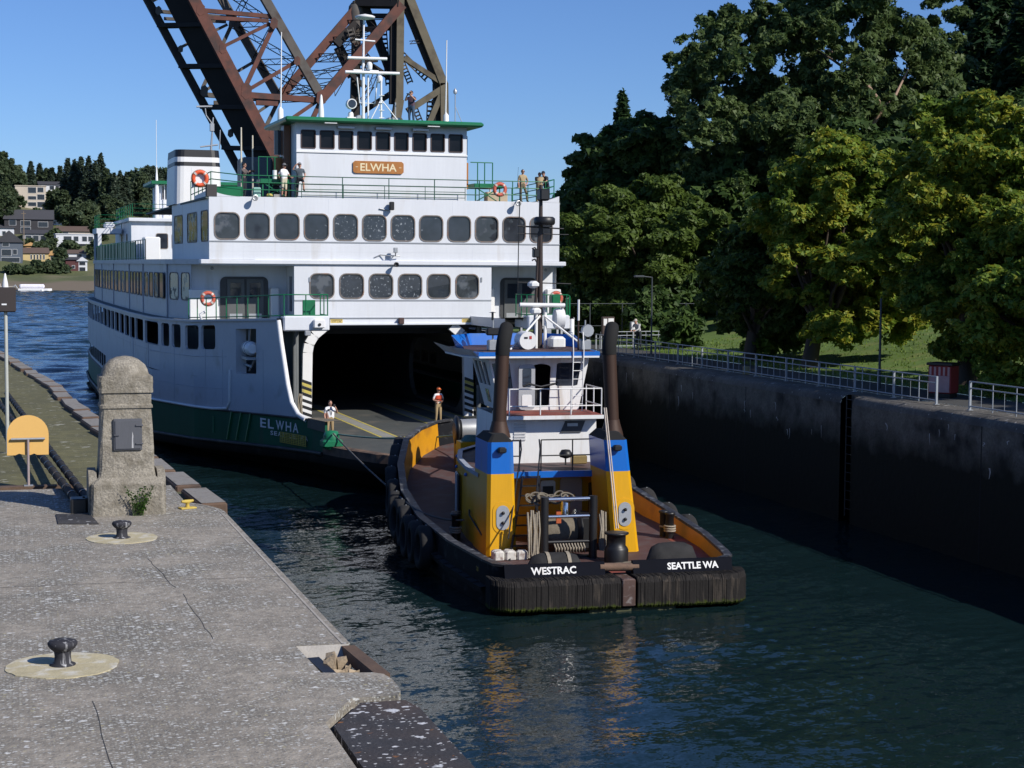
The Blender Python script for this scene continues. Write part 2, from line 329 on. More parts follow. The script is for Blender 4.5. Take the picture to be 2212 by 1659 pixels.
def spotted(name, c1, c2, spots, amt=.5, base_sc=1.0, moss=None):
    """concrete or steel with bird droppings: white specks of different sizes on a mottled ground"""
    m = mat(name, c1, .88, 0, .35, base_sc*.55, bump=.8, bsc=22, grime=c2, gamt=.62, gsc=.9, fine=.3)
    n = m.node_tree.nodes; l = m.node_tree.links; b = n['Principled BSDF']; ge = n.new('ShaderNodeNewGeometry')
    cur = b.inputs['Base Color'].links[0].from_socket
    dn = n.new('ShaderNodeTexNoise'); dn.inputs['Scale'].default_value = .9; dn.inputs['Detail'].default_value = 4; l.new(ge.outputs['Position'], dn.inputs[0])
    for sc, th, colr, seed in spots:
        wp = n.new('ShaderNodeTexNoise'); wp.inputs['Scale'].default_value = sc*1.6; wp.inputs['Detail'].default_value = 2; l.new(ge.outputs['Position'], wp.inputs[0])
        va = n.new('ShaderNodeVectorMath'); va.operation = 'MULTIPLY_ADD'; va.inputs[1].default_value = (.9/sc,)*3; l.new(wp.outputs['Color'], va.inputs[0]); l.new(ge.outputs['Position'], va.inputs[2])
        mp = n.new('ShaderNodeMapping'); mp.inputs['Location'].default_value = (seed, seed*1.7, 0); mp.inputs['Scale'].default_value = (.72, 1.1, 1); l.new(va.outputs[0], mp.inputs[0])
        v = n.new('ShaderNodeTexVoronoi'); v.inputs['Scale'].default_value = sc; l.new(mp.outputs[0], v.inputs['Vector'])
        sp = n.new('ShaderNodeSeparateColor'); l.new(v.outputs['Color'], sp.inputs[0])
        # size of a speck: random per cell, larger where droppings gather
        mu = n.new('ShaderNodeMath'); mu.operation = 'POWER'; mu.inputs[1].default_value = 2.2; l.new(sp.outputs[0], mu.inputs[0])
        mm = n.new('ShaderNodeMath'); mm.operation = 'MULTIPLY'; l.new(mu.outputs[0], mm.inputs[0]); mr = n.new('ShaderNodeMapRange'); mr.inputs[1].default_value = .3; mr.inputs[2].default_value = .7; mr.inputs[3].default_value = .55; mr.inputs[4].default_value = 1.15; l.new(dn.outputs[0], mr.inputs[0]); l.new(mr.outputs[0], mm.inputs[1])
        m2 = n.new('ShaderNodeMath'); m2.operation = 'MULTIPLY'; m2.inputs[1].default_value = th; l.new(mm.outputs[0], m2.inputs[0])
        lt = n.new('ShaderNodeMath'); lt.operation = 'SUBTRACT'; l.new(m2.outputs[0], lt.inputs[0]); l.new(v.outputs['Distance'], lt.inputs[1])
        ma = n.new('ShaderNodeMapRange'); ma.inputs[1].default_value = 0; ma.inputs[2].default_value = .08; ma.inputs[4].default_value = amt; l.new(lt.outputs[0], ma.inputs[0])
        x = n.new('ShaderNodeMix'); x.data_type = 'RGBA'; l.new(ma.outputs[0], x.inputs[0]); l.new(cur, x.inputs[6]); x.inputs[7].default_value = (*colr, 1); cur = x.outputs[2]
    l.new(cur, b.inputs['Base Color']); return m
CONC = spotted('stained_concrete', (.315,.28,.232), (.165,.15,.125), [(26,.5,(.085,.083,.08),5), (40,.62,(.44,.44,.40),7.1), (14,.34,(.40,.36,.22),9.2), (7.5,.34,(.64,.64,.62),0), (13,.42,(.58,.58,.56),1.9), (22,.55,(.52,.52,.49),3.3)], .85)
CONCL = mat('pale_worn_concrete', (.36,.335,.30), .9, var=.25, sc=3, bump=.5, grime=(.22,.20,.18), gamt=.3)
STONE = mat('rough_granite_concrete', (.30,.27,.22), .92, var=.45, sc=2.5, bump=1.3, bsc=20, grime=(.17,.15,.115), gamt=.5, gsc=6, fine=.4)
PLATE = spotted('rusty_black_steel_plate', (.035,.034,.038), (.06,.045,.04), [(4.5,.32,(.22,.09,.025),2.2), (5,.34,(.60,.61,.64),1.3), (9,.5,(.58,.58,.60),4.1), (17,.5,(.52,.52,.52),6.1)], .9)
COVER = spotted('dark_steel_cover', (.035,.034,.038), (.06,.055,.05), [(9,.4,(.5,.5,.5),4.1)], .8)
PIERM = spotted('mossy_pier_timber', (.15,.14,.062), (.10,.095,.045), [(2.6,.36,(.46,.45,.38),.7), (6,.42,(.38,.37,.29),2.9)], .8, .5)
def plankify(m, freq, axis=1):
    n = m.node_tree.nodes; l = m.node_tree.links; b = n['Principled BSDF']; ge = n.new('ShaderNodeNewGeometry'); s = n.new('ShaderNodeSeparateXYZ'); l.new(ge.outputs['Position'], s.inputs[0])
    mu = n.new('ShaderNodeMath'); mu.operation = 'MULTIPLY'; mu.inputs[1].default_value = freq; l.new(s.outputs[axis], mu.inputs[0]); fr = n.new('ShaderNodeMath'); fr.operation = 'FRACT'; l.new(mu.outputs[0], fr.inputs[0])
    lt = n.new('ShaderNodeMath'); lt.operation = 'LESS_THAN'; lt.inputs[1].default_value = .06; l.new(fr.outputs[0], lt.inputs[0])
    x = n.new('ShaderNodeMix'); x.data_type = 'RGBA'; l.new(lt.outputs[0], x.inputs[0]); l.new(b.inputs['Base Color'].links[0].from_socket, x.inputs[6]); x.inputs[7].default_value = (.02,.02,.012,1); l.new(x.outputs[2], b.inputs['Base Color'])
plankify(PIERM, 3.4)
TIMB = mat('weathered_timber', (.12,.075,.05), .9, var=.4, sc=3, bump=.5, grime=(.05,.035,.03), gamt=.3)
TIMBT = mat('bleached_timber_top', (.25,.235,.215), .9, var=.35, sc=3, bump=.6, grime=(.13,.11,.09), gamt=.3, gsc=3)
SPLIN = mat('splintered_wood', (.36,.28,.19), .9, var=.35, sc=6, bump=.6)
# quay
QZ = 4.9
q = [(-24,-12),(4.2,-12),(4.2,13.6),(3.12,13.6),(3.12,17.05),(3.56,17.93),(3.62,17.97),(4.10,17.95),(4.17,18.1),(4.2,18.35),(4.2,18.7),(4.16,18.95),(4.06,19.05),(3.46,19.2),(3.40,20.66),(4.09,20.63),(4.07,22),(3.99,29.5),(3.96,32.4),(3.92,32.8),(3.8,33.2),(3.6,33.6),(3.35,33.95),(3.3,36.62),(-24,36.75)]
quay = MB().prism(q, -1.5, QZ).build('quay', CONC); quay['kind'] = 'structure'
nb = MB(); e = [(4.09,20.63),(4.07,22),(3.99,29.5),(3.96,32.4),(3.92,32.8),(3.8,33.2),(3.6,33.6)]
inn = [(x-.11, y-.02) for x, y in e]
for i in range(len(e)-1):
    nb.add([(e[i][0]+.015,e[i][1],QZ-.10),(e[i+1][0]+.015,e[i+1][1],QZ-.10),(e[i+1][0]+.006,e[i+1][1],QZ-.012),(e[i][0]+.006,e[i][1],QZ-.012),(inn[i+1][0],inn[i+1][1],QZ+.006),(inn[i][0],inn[i][1],QZ+.006)], [(0,1,2,3),(3,2,4,5)], 0)
nb.build('edge_nosing', CONCL, quay)
def strip(name, pts, w, m, parent, z=QZ+.004):
    b = MB(); pts = [Vector((x, y, z)) for x, y in pts]
    for i in range(len(pts)-1):
        d = (pts[i+1]-pts[i]).normalized(); s = Vector((-d.y, d.x, 0))*w/2; b.add([pts[i]-s, pts[i+1]-s, pts[i+1]+s, pts[i]+s], [(3,2,1,0)] if False else [(0,1,2,3)])
    return b.build(name, m, parent)
TAR = mat('dark_joint_filler', (.06,.057,.053), .9)
def wob(p, q, n=9, a=.02):
    return [(p[0]+(q[0]-p[0])*i/n+random.uniform(-a, a), p[1]+(q[1]-p[1])*i/n+random.uniform(-a, a)) for i in range(n+1)]
strip('crack', wob((.82,18.6),(.93,14.5)), .009, TAR, quay)
strip('crack', wob((2.35,24.4),(2.45,21.3)), .008, TAR, quay)
strip('crack', wob((2.1,27.5),(2.3,24.9)), .01, TAR, quay)
strip('crack', wob((-.6,26.5),(-.45,22.9), a=.015), .008, TAR, quay)
strip('joint', wob((-9,25.9),(4.0,25.4), 20, .008), .012, TAR, quay)
RUSTST = mat('rust_stain', (.20,.12,.075), .9, var=.4, sc=12)
strip('rust_stain', wob((-.4,29.9),(-1.5,29.75), 6, .03), .05, RUSTST, quay)
# pale poured ring and painted ends of the step
MB().box(-24,3.32,36.64,36.95,4.2,4.86).build('kerb_beam', TIMB, quay)
# recess with broken timber in the quay's edge
rc = MB(); rc.box(3.42,4.2,19.1,20.64,3.6,4.52); rc.build('recess_floor', CONCL, quay)
sb = MB(); sb.add([(3.40,20.655,4.894),(4.075,20.62,4.894),(4.02,20.25,4.54),(3.52,20.25,4.54)], [(0,1,2,3),(3,2,1,0)]); sb.build('recess_back', CONCL, quay)
t = MB(); t.beam((4.06,20.6,4.80),(4.17,19.02,4.80),.17,.16); t.build('timber_beam', TIMB, quay)
t = MB(); t.beam((3.54,20.2,4.72),(3.62,19.3,4.70),.15,.26); t.build('timber_beam', BLACK, quay)
for i in range(15):
    x = 3.72+random.random()*.22; y = 19.5+random.random()*.75; h = random.uniform(.22,.40); b = MB(); w = random.uniform(.05,.10)
    b.add([(-w,-.05,0),(w,-.05,0),(w,.05,0),(-w,.05,0),(-w*.8,-.03,h*.8),(w*.5,-.03,h),(w*.6,.03,h*.86),(-w*.7,.03,h*.95)], [(3,2,1,0),(4,5,6,7),(0,1,5,4),(1,2,6,5),(2,3,7,6),(3,0,4,7)])
    b.build('wood_chunk', SPLIN, quay, (x, y, 4.51), (random.uniform(-.2,.2), random.uniform(-.25,.25), random.uniform(-.5,.5)))
# steel fender plate at the quay's edge
pl = [(3.66,17.86),(4.16,17.84),(4.24,17.5),(4.24,13.8),(3.20,13.8),(3.20,17.0)]
tag(MB().prism(pl, 4.55, 4.87).build('steel_fender_plate', PLATE), 'black steel plate with rust and white bird droppings let into the quay edge', 'plate')
# mooring bollards
IRON = mat('bird_limed_iron', (.035,.035,.042), .8, spec=.2, var=.3, sc=5, streak=True, grime=(.50,.50,.51), gamt=.15, gsc=16)
PAD = mat('yellowed_paint_pad', (.47,.41,.26), .9, var=.3, sc=4, grime=(.58,.56,.50), gamt=.35, gsc=5, bump=.4)
def bollard(loc, s, label, pr):
    o = thing('mooring_bollard', label, 'bollard', loc, 0, 'mooring bollards on the quay')
    n = 40; ring = [(math.cos(2*math.pi*k/n)*(pr+random.uniform(-.02,.02)), math.sin(2*math.pi*k/n)*(pr+random.uniform(-.02,.02))) for k in range(n)]
    MB().prism([(x, y) for x, y in ring], -.02, .012).build('painted_pad', PAD, o)
    MB().lathe([(r*s, z*s) for r, z in ((.20,.0),(.20,.03),(.135,.06),(.125,.16),(.135,.24))], 20).build('post', IRON, o)
    MB().lathe([(r*s, z*s) for r, z in ((.13,.235),(.19,.28),(.225,.33),(.232,.37),(.21,.40),(.12,.425),(0,.43))], 20).build('cap', IRON, o)
    return o
bollard((.55,20.35,QZ), .76, 'nearest black iron bollard with white streaks on a large pale yellow disc', .655)
bollard((1.83,29.67,QZ), .74, 'smaller black bollard on a pale disc in front of the stone pillar', .615)
# yellow painted cleat
YPAINT = mat('chipped_yellow_paint', (.55,.40,.08), .7, var=.3, sc=8)
c = thing('yellow_cleat', 'small yellow painted cleat at the quay corner right of the stone pillar', 'cleat', (3.3,33.0,QZ), .3); c.scale = (.62,.62,.62)
MB().bbox(-.26,.26,-.14,.14,0,.05,.01).build('base_plate', YPAINT, c); MB().lathe([(.07,.05),(.06,.17),(.09,.2)], 10).build('stem', YPAINT, c)
MB().tube([(-.2,0,.24),(-.08,0,.23),(.08,0,.23),(.2,0,.25)], [.035,.06,.06,.035], 8).build('horn', YPAINT, c)
# stone pillar
px0, py0 = 2.12, 33.0
p = thing('stone_pillar', 'rough stone pillar with domed top and grey iron door at the quay corner', 'pillar', (px0, py0, QZ))
def sq(w, d, z, ch=.05):
    return [(-w+ch,-d,z),(w-ch,-d,z),(w,-d+ch,z),(w,d-ch,z),(w-ch,d,z),(-w+ch,d,z),(-w,d-ch,z),(-w,-d+ch,z)]
def jit(r, a=.008): return [(x+random.uniform(-a,a), y+random.uniform(-a,a), z) for x, y, z in r]
b = MB(); b.loft([sq(.70,.62,-.02), jit(sq(.69,.61,.3)), sq(.68,.60,.60), sq(.63,.55,.66)], sm=False); b.add(sq(.63,.55,.66), [tuple(range(8))]); b.build('plinth', STONE, p)
b = MB(); b.loft([sq(.62,.54,.655), jit(sq(.54,.47,.72)), jit(sq(.515,.445,.86)), jit(sq(.505,.435,1.25)), jit(sq(.485,.415,1.7)), sq(.465,.395,2.04)], sm=False); b.add(sq(.465,.395,2.04), [tuple(range(8))]); b.build('shaft', STONE, p)
b = MB(); b.loft([sq(.465,.39,2.035), sq(.495,.425,2.04), sq(.495,.425,2.09), sq(.47,.40,2.12), sq(.472,.402,2.30), sq(.46,.39,2.33)], sm=False); b.loft([sq(.46,.39,2.325), sq(.505,.435,2.335), sq(.505,.435,2.41), sq(.495,.425,2.425)], sm=False); b.add(sq(.495,.425,2.425), [tuple(range(8))]); b.build('moulded_band', STONE, p)
b = MB(); rings = [sq(.50,.43,2.42), jit(sq(.51,.44,2.55)), sq(.50,.43,2.64), sq(.435,.385,2.665)]
for i in range(1, 6):
    a = i*math.pi/12; rings.append(jit(sq(.435*math.cos(a*1.15), .385*math.cos(a*1.15), 2.665+.36*math.sin(a*1.15), .1*math.cos(a*1.15)), .006))
b.loft(rings[:4], sm=False); b.loft(rings[3:], sm=True); b.add(rings[-1], [tuple(range(8))]); b.build('domed_cap', STONE, p)
for sx in (-1, 1):
    b = MB(); pr = [(-.5,0),(.5,0),(.5,.62),(.42,.76),(.25,.84),(-.25,.84),(-.42,.76),(-.5,.62)]
    b.prism(pr, sx*.645-.075, sx*.645+.075, f=lambda x, y, z: (z, x, y)); b.build('side_scroll', STONE, p)
IDOOR = mat('grey_iron_door_paint', (.085,.088,.10), .55, var=.15, sc=5, streak=True)
d = MB(); d.bbox(-.255,.285,-.475,-.40,1.23,1.84,.012); d.bbox(-.225,.255,-.495,-.465,1.26,1.81,.008); dd = d.build('iron_door', IDOOR, p)
for z in (1.36, 1.71): MB().bbox(.16,.30,-.52,-.485,z-.012,z+.02,.004).build('hinge', IDOOR, dd)
MB().tube([(-.24,-.50,1.53),(-.15,-.51,1.53)], .014, 6).build('latch', IDOOR, dd)
MB().prism([(.085,1.28),(.12,1.28),(.112,1.42),(.118,1.52),(.098,1.60),(.09,1.45)], -.4985, -.4955, f=lambda x, z, y: (x, y, z)).build('dropping_streak', mat('streak_grey', (.42,.42,.43), .8), dd)
# weed at the pillar's foot
w = thing('weed', 'leafy green weed growing at the foot of the stone pillar', 'plant', (px0+.18, py0-.72, QZ))
st = MB(); lf = MB()
for i in range(34):
    a = random.uniform(0, 6.28); L = random.uniform(.15,.62); tip = Vector((math.cos(a)*L*.5+.05, math.sin(a)*.12-.03, L)); st.tube([(math.cos(a)*.1,0,0), tip*.5+Vector((0,0,.04)), tip], [.006,.005,.003], 4)
    for j in range(9):
        f = random.uniform(.3,1); pp = tip*f+Vector((random.uniform(-.05,.05),random.uniform(-.04,.04),random.uniform(-.02,.03))); u = Vector((random.uniform(-1,1),random.uniform(-1,.2),random.uniform(-.4,1))).normalized()*random.uniform(.035,.06); v = u.cross(Vector((random.random(),1,.3))).normalized()*.018
        lf.add([pp, pp+u*.5+v, pp+u, pp+u*.5-v], [(0,1,2,3)])
st.build('stem', mat('weed_stem', (.06,.09,.03)), w); lf.build('leaves', LF_WEED, w)
# cover plate and pipes
tag(MB().prism([(.79,32.78),(1.42,32.62),(1.52,31.36),(.80,31.55)], QZ-.02, QZ+.02).build('steel_cover_plate', COVER), 'flat dark steel cover plate on the concrete left of the stone pillar', 'cover plate')
# timber guide pier
PZ = 4.55
edge = [(3.75,36.66),(3.42,40.5),(2.38,52.3),(1.42,71.6),(.5,83),(-.55,95.2),(-2.2,112),(-4.5,130)]
def ped(y): return float(np.interp(y, [e[1] for e in edge], [e[0] for e in edge]))
pier = MB().prism([(-26,36.96),(edge[0][0],36.96)]+edge[1:]+[(-26,130)], 3.7, PZ).build('timber_pier', PIERM); pier['kind'] = 'structure'
pl = MB()
for k in range(24):
    y = 38+k*3.9; pl.tube([(ped(y)-.5,y,-1.5),(ped(y)-.5,y,3.72)], .19, 8)
pl.build('pier_pile', TIMB, pier)
MB().box(-26,1.42,39.05,39.35,PZ-.05,PZ+.10).build('kerb_timber', TIMB, pier)
for k in range(9): MB().bbox(-3.6+k*.56,-3.16+k*.56,37.05,38.3,PZ-.02,PZ+.14,.03).build('step_block', TIMB, pier, (0,0,0), (0,0,0))
blk = MB(); blk.bbox(-.02,.56,-1.25,1.25,-.50,.11,.04,0); blk.add([(.02,-1.2,.114),(.53,-1.2,.114),(.53,1.2,.114),(.02,1.2,.114)], [(0,1,2,3)], 1); bme = blk.mesh('timber_block', [TIMB, TIMBT])
y = 36.4; k = 0
while y < 128:
    x0, x1 = ped(y-1.3), ped(y+1.3); ang = math.atan2(-(x1-x0), 2.6)
    obj('timber_block', bme, pier, (ped(y)-.06+random.uniform(-.05,.05), y, PZ+.02+random.uniform(-.03,.03)), (0, random.uniform(-.06,.03), ang+random.uniform(-.05,.05))); y += 2.95; k += 1
# twin black pipelines lying on the pier
def pipeline(p, q, label):
    o = thing('black_pipeline', label, 'pipeline', p, 0, 'black pipelines on the timber pier'); p = Vector(p); d = Vector(q)-p; n = int(d.length/1.15); u = d/n
    for i in range(n):
        MB().tube([u*i+u*.03, u*(i+1)-u*.03], .085, 10).build('pipe_length', RUBBER, o)
        MB().tube([u*(i+1)-u*.06, u*(i+1)+u*.06], .096, 10).build('coupling', BLACK, o)
    MB().bbox(-.15,.15,-.42,-.02,-.22,.12,.02).build('end_block', BLACK, o); return o
a0 = at(168,1085,Z=5.06); b0 = at(-30,835,Z=4.72); pipeline(a0, b0, 'left one of the two parallel black pipes running over the mossy pier')
a1 = at(192,1083,Z=5.06); b1 = at(15,850,Z=4.72); pipeline(a1, b1, 'right one of the two parallel black pipes, nearer the stone pillar')
# yellow board on a post
s = thing('yellow_sign_board', 'blank yellow round-topped sign board seen from behind on a thin post', 'sign', (.36,39.2,PZ+.1))
yb = mat('yellow_board_paint', (.74,.44,.13), .5, var=.06, fine=.02)
pr = [(-.46,.70),(-.28,.70),(-.2,.735),(-.05,.70),(.05,.70),(.13,.73),(.2,.70),(.45,.70)]+[(.455*math.cos(R(a)), 1.17+.44*math.sin(R(a))) for a in range(0, 181, 12)]
MB().prism(pr, 0, .025, f=lambda x, y, z: (x, -z+.06, y)).build('board', yb, s)
MB().tube([(0,-.01,0),(0,-.01,1.06)], .03, 8).build('post', mat('pinkish_galvanised', (.42,.34,.33), .5, .3), s)
MB().tube([(-.37,-.01,1.07),(.37,-.01,1.07)], .028, 8).build('cross_bar', STEEL, s); MB().box(-.1,.1,-.09,.07,-.02,.02).build('foot', STEEL, s)
# lamp pole with dark box
s = thing('signal_pole', 'tall thin grey pole carrying a dark box at the left edge', 'pole', (-.10,47.03,PZ))
MB().tube([(0,0,0),(0,0,3.9)], .05, 10).build('post', mat('pale_pole_paint', (.45,.46,.42), .5, var=.1), s)
bx = MB().bbox(-.28,.27,-.17,.17,3.83,4.50,.03).build('signal_box', mat('dark_brown_housing', (.035,.026,.024), .6), s)
MB().box(-.10,.03,-.185,-.172,4.02,4.06).build('name_plate', WHITE2, bx)
g = mat('gull_white', (.7,.7,.7), .8); MB().lathe([(.085,4.5),(.07,4.62),(.02,4.86),(0,4.88)], 10).build('cone_top', g, s)
MB().tube([(-.27,0,4.52),(-.2,0,4.6),(-.14,0,4.5)], .02, 6).build('bracket', STEEL, s); MB().tube([(.2,0,4.5),(.26,0,4.56),(.31,0,4.47)], .02, 6).build('bracket', STEEL, s)
# ---------------------------------------------------------------- right bank
RX = 30.45
WALLM = mat('wet_dark_lock_concrete', (.19,.172,.145), .9, spec=.15, var=.45, sc=.9, bump=1.0, bsc=4, grime=(.035,.033,.03), gamt=.55, gsc=.9, fine=.25)
n_ = WALLM.node_tree.nodes; l_ = WALLM.node_tree.links; b_ = n_['Principled BSDF']
# upper band of the wall is drier and paler, with lime runs; the part below the high-water mark is black with weed
ge_ = n_.new('ShaderNodeNewGeometry'); sx_ = n_.new('ShaderNodeSeparateXYZ'); l_.new(ge_.outputs['Position'], sx_.inputs[0])
no_ = n_.new('ShaderNodeTexNoise'); no_.inputs['Scale'].default_value = 1.3; no_.inputs['Detail'].default_value = 5; l_.new(ge_.outputs['Position'], no_.inputs[0])
ma_ = n_.new('ShaderNodeMath'); ma_.operation = 'MULTIPLY_ADD'; ma_.inputs[1].default_value = 1.3; l_.new(no_.outputs[0], ma_.inputs[0]); l_.new(sx_.outputs[2], ma_.inputs[2])
mr_ = n_.new('ShaderNodeMapRange'); mr_.inputs[1].default_value = 3.6; mr_.inputs[2].default_value = 4.7; l_.new(ma_.outputs[0], mr_.inputs[0])
mx_ = n_.new('ShaderNodeMix'); mx_.data_type = 'RGBA'; l_.new(mr_.outputs[0], mx_.inputs[0]); mx_.inputs[6].default_value = (.018,.018,.013,1); l_.new(b_.inputs['Base Color'].links[0].from_socket, mx_.inputs[7]); l_.new(mx_.outputs[2], b_.inputs['Base Color'])
LIME = mat('lime_runs', (.42,.41,.39), .9, var=.4, sc=6)
COPING = spotted('spalled_coping', (.14,.128,.11), (.06,.056,.05), [(3,.4,(.36,.34,.31),.4), (8,.4,(.40,.38,.35),2.3)], .7)
lw = thing('lock_wall', 'long dark stained concrete lock wall on the right of the chamber', 'wall', (RX, 0, 0))
b = MB()
def wallP(u, v):
    return (0, u, v)
segs = [(-12,56.4),(57.3,150)]
for (a, c) in segs:
    b.add([(.0,a,-1.5),(.0,c,-1.5),(.0,c,4.55),(.0,a,4.55)], [(3,2,1,0)])
    cp = MB(); ys = np.arange(a, c+.01, .6); jz = np.cumsum(rng.normal(size=len(ys))*.012); jz -= np.linspace(jz[0], jz[-1], len(ys))
    cp.loft([[(0,y,4.55),(.03+.04*abs(j),y,4.68+j*.4),(.10+j*.5,y,4.78+j*.4),(.27,y,4.865),(1.6,y,4.88)] for y, j in zip(ys, jz)], closed=False); cp.build('coping', COPING, lw)
b.box(.45,1.6,56.4,57.3,-1.5,4.88)
for y in (56.4, 57.3): b.add([(0,y,-1.5),(.45,y,-1.5),(.45,y,4.86),(.25,y,4.86),(.05,y,4.72),(0,y,4.55)], [(0,1,2,3,4,5),(5,4,3,2,1,0)])
b.build('wall_face', WALLM, lw)
for i in range(70):
    y = random.uniform(18,100); z1 = random.uniform(3.0,4.5); L = random.uniform(.12,.5); ww = random.uniform(.03,.10); bb = MB(); pts = [(0,0)]
    k = [(random.uniform(-.5,.5)*ww*2) for _ in range(4)]
    v = []
    for j in range(4): v += [(-.004, k[j]-ww*(1-j*.25)*.5, -L*j/3), (-.004, k[j]+ww*(1-j*.25)*.5, -L*j/3)]
    bb.add(v, [(0,1,3,2),(2,3,5,4),(4,5,7,6)]); bb.build('lime_run', LIME, lw, (0, y, z1))
for y in (21.5,30.2,38.9,47.6,65.9,74.6,83.3): MB().box(-.006,.02,y-.025,y+.025,-1,4.56).build('wall_joint', SOOT, lw)
MB().tube([(.2,56.5,.2),(.2,56.5,4.85)], .03, 6).build('ladder_rail', WETSTEEL, lw); MB().tube([(.2,57.2,.2),(.2,57.2,4.85)], .03, 6).build('ladder_rail', WETSTEEL, lw)
for z in np.arange(.5,4.8,.35): MB().tube([(.2,56.5,z),(.2,57.2,z)], .016, 5).build('ladder_rung', WETSTEEL, lw)
PATH = mat('asphalt_path', (.055,.055,.053), .9, var=.25, sc=2, bump=.4)
GRASSM = mat('lawn_soil', (.095,.16,.028), .95, var=.35, sc=1.2, bump=.8, bsc=14, grime=(.15,.17,.045), gamt=.3)
MB().add([(RX+1.6,-12,4.885),(RX+4.6,-12,4.885),(RX+4.6,150,4.885),(RX+1.6,150,4.885)], [(0,1,2,3)]).build('path', PATH)['kind'] = 'structure'
def bankz(x, y):
    d = max(0, x-(RX+4.6)); return 4.9+min(6.5, .03*d+.15*max(0, d-2.0)*min(1, d/8))
def grid(name, xs, ys, zf, m, kind='structure'):
    nx, ny = len(xs), len(ys); v = [(x, y, zf(x, y)) for y in ys for x in xs]
    f = [(j*nx+i, j*nx+i+1, (j+1)*nx+i+1, (j+1)*nx+i) for j in range(ny-1) for i in range(nx-1)]
    b = MB(); b.add(v, f, 0, True); o = b.build(name, m); o['kind'] = kind; return o
grid('lawn', list(np.linspace(RX+4.58, 140, 48)), list(np.linspace(-12, 260, 60)), lambda x, y: bankz(x, y), GRASSM)
gs = MB()
GR = leafmat('grass_blades', (.08,.14,.018), (.17,.25,.04))
for i in range(9000):
    x = RX+4.7+random.random()**1.3*20; y = random.uniform(46,92); z = bankz(x, y); a = random.uniform(0,6.28); h = random.uniform(.06,.16); c_, s_ = math.cos(a)*.05, math.sin(a)*.05
    gs.add([(x-c_,y-s_,z-.01),(x+c_,y+s_,z-.01),(x+random.uniform(-.06,.06),y+random.uniform(-.06,.06),z+h)], [(0,1,2)])
gs.build('grass', GR)['kind'] = 'stuff'
# guard rails along the right wall
RAILM = mat('grey_rail_paint', (.33,.36,.39), .5, .2, var=.15)
pm = MB(); pm.box(-.035,.035,-.035,.035,0,1.0); pm.box(-.09,.09,-.07,.07,0,.02); PME = pm.mesh('post', RAILM)
im = MB(); im.tube([(0,0,.02),(0,0,1.0)], .02, 6); IME = im.mesh('post', RAILM)
bm_ = MB(); bm_.tube([(0,0,.16),(0,0,.76)], .010, 5); BME = bm_.mesh('baluster', RAILM)
def guard(label, p, q, nbay, zs=(.14,.76,.98), group='grey guard rails along the right lock wall'):
    p = Vector(p); q = Vector(q); o = thing('guard_rail', label, 'railing', p, 0, group); d = q-p
    for z in zs: MB().tube([(0,0,z), d+Vector((0,0,z))], .026, 6).build('rail', RAILM, o)
    for i in range(nbay+1): obj('post', PME, o, d*(i/nbay)); 
    for i in range(nbay):
        for k in range(1, 5):
            t = (i+k/5)/nbay
            if k in (2, 4): obj('post', IME, o, d*t)
            else: obj('baluster', BME, o, d*t)
    return o
guard('long grey pipe guard rail on the right lock wall left of the red box', (31.45,52.1,4.9), (31.45,88,4.95), 12)
guard('short grey guard rail at the right edge beyond the red box', (31.3,49.7,4.9), (31.3,36,4.9), 4)
guard('grey rail crossing the path beside the leaning person', (33.2,92,4.9), (39.2,92,4.95), 3)
# red box on the bank
s = thing('red_box', 'weathered red and pink cabinet with dark lid behind the gap in the railing', 'cabinet', (33.6,55.2,4.9), R(34)); s.scale = (.82,.82,.95)
MB().bbox(-.45,.45,-.55,.55,.15,1.25,.03).build('cabinet', mat('red_weathered_paint', (.26,.02,.02), .6, var=.2), s); MB().box(-.462,-.448,-.5,.5,.2,.85).build('faded_side', mat('faded_pink_paint', (.45,.28,.27), .8, var=.25, sc=5), s)
for k in range(5): MB().box(-.462,-.452,-.5+k*.22,-.40+k*.22,.86,1.2).build('slat', mat('faded_pink_slat', (.5,.3,.28), .7, var=.3) if k == 0 else bpy.data.materials['faded_pink_slat'], s)
MB().bbox(-.52,.52,-.62,.62,1.25,1.36,.02).build('lid', BLACK, s); MB().box(-.4,.4,-.5,.5,0,.15).build('base', BLACK, s)
# lamp posts
LPM = mat('lamp_post_grey', (.06,.07,.08), .5, .3)
def lamp(loc, h, arm, label):
    s = thing('street_lamp', label, 'street lamp', loc); MB().tube([(0,0,0),(0,0,.4),(0,0,h)], [.08,.055,.04], 8).build('pole', LPM, s)
    if arm: MB().tube([(0,0,h-.03),(arm*.5,0,h+.02)], .03, 6).build('arm', LPM, s); MB().bbox(min(arm*.45,arm),max(arm*.45,arm),-.12,.12,h-.04,h+.08,.03).build('lamp_head', LPM, s)
    return s
lp = at(1407,735,Y=86); lamp((lp.x,86,4.9), at(1407,598,Y=86).z-4.9, -1.05, 'slim lamp post with arm reaching left beside the leaning person')
lp = at(1905,790,Y=60); lamp((lp.x-.1,60,bankz(lp.x,60)), 3.6, 0, 'slim grey post standing in front of a trunk on the lawn')
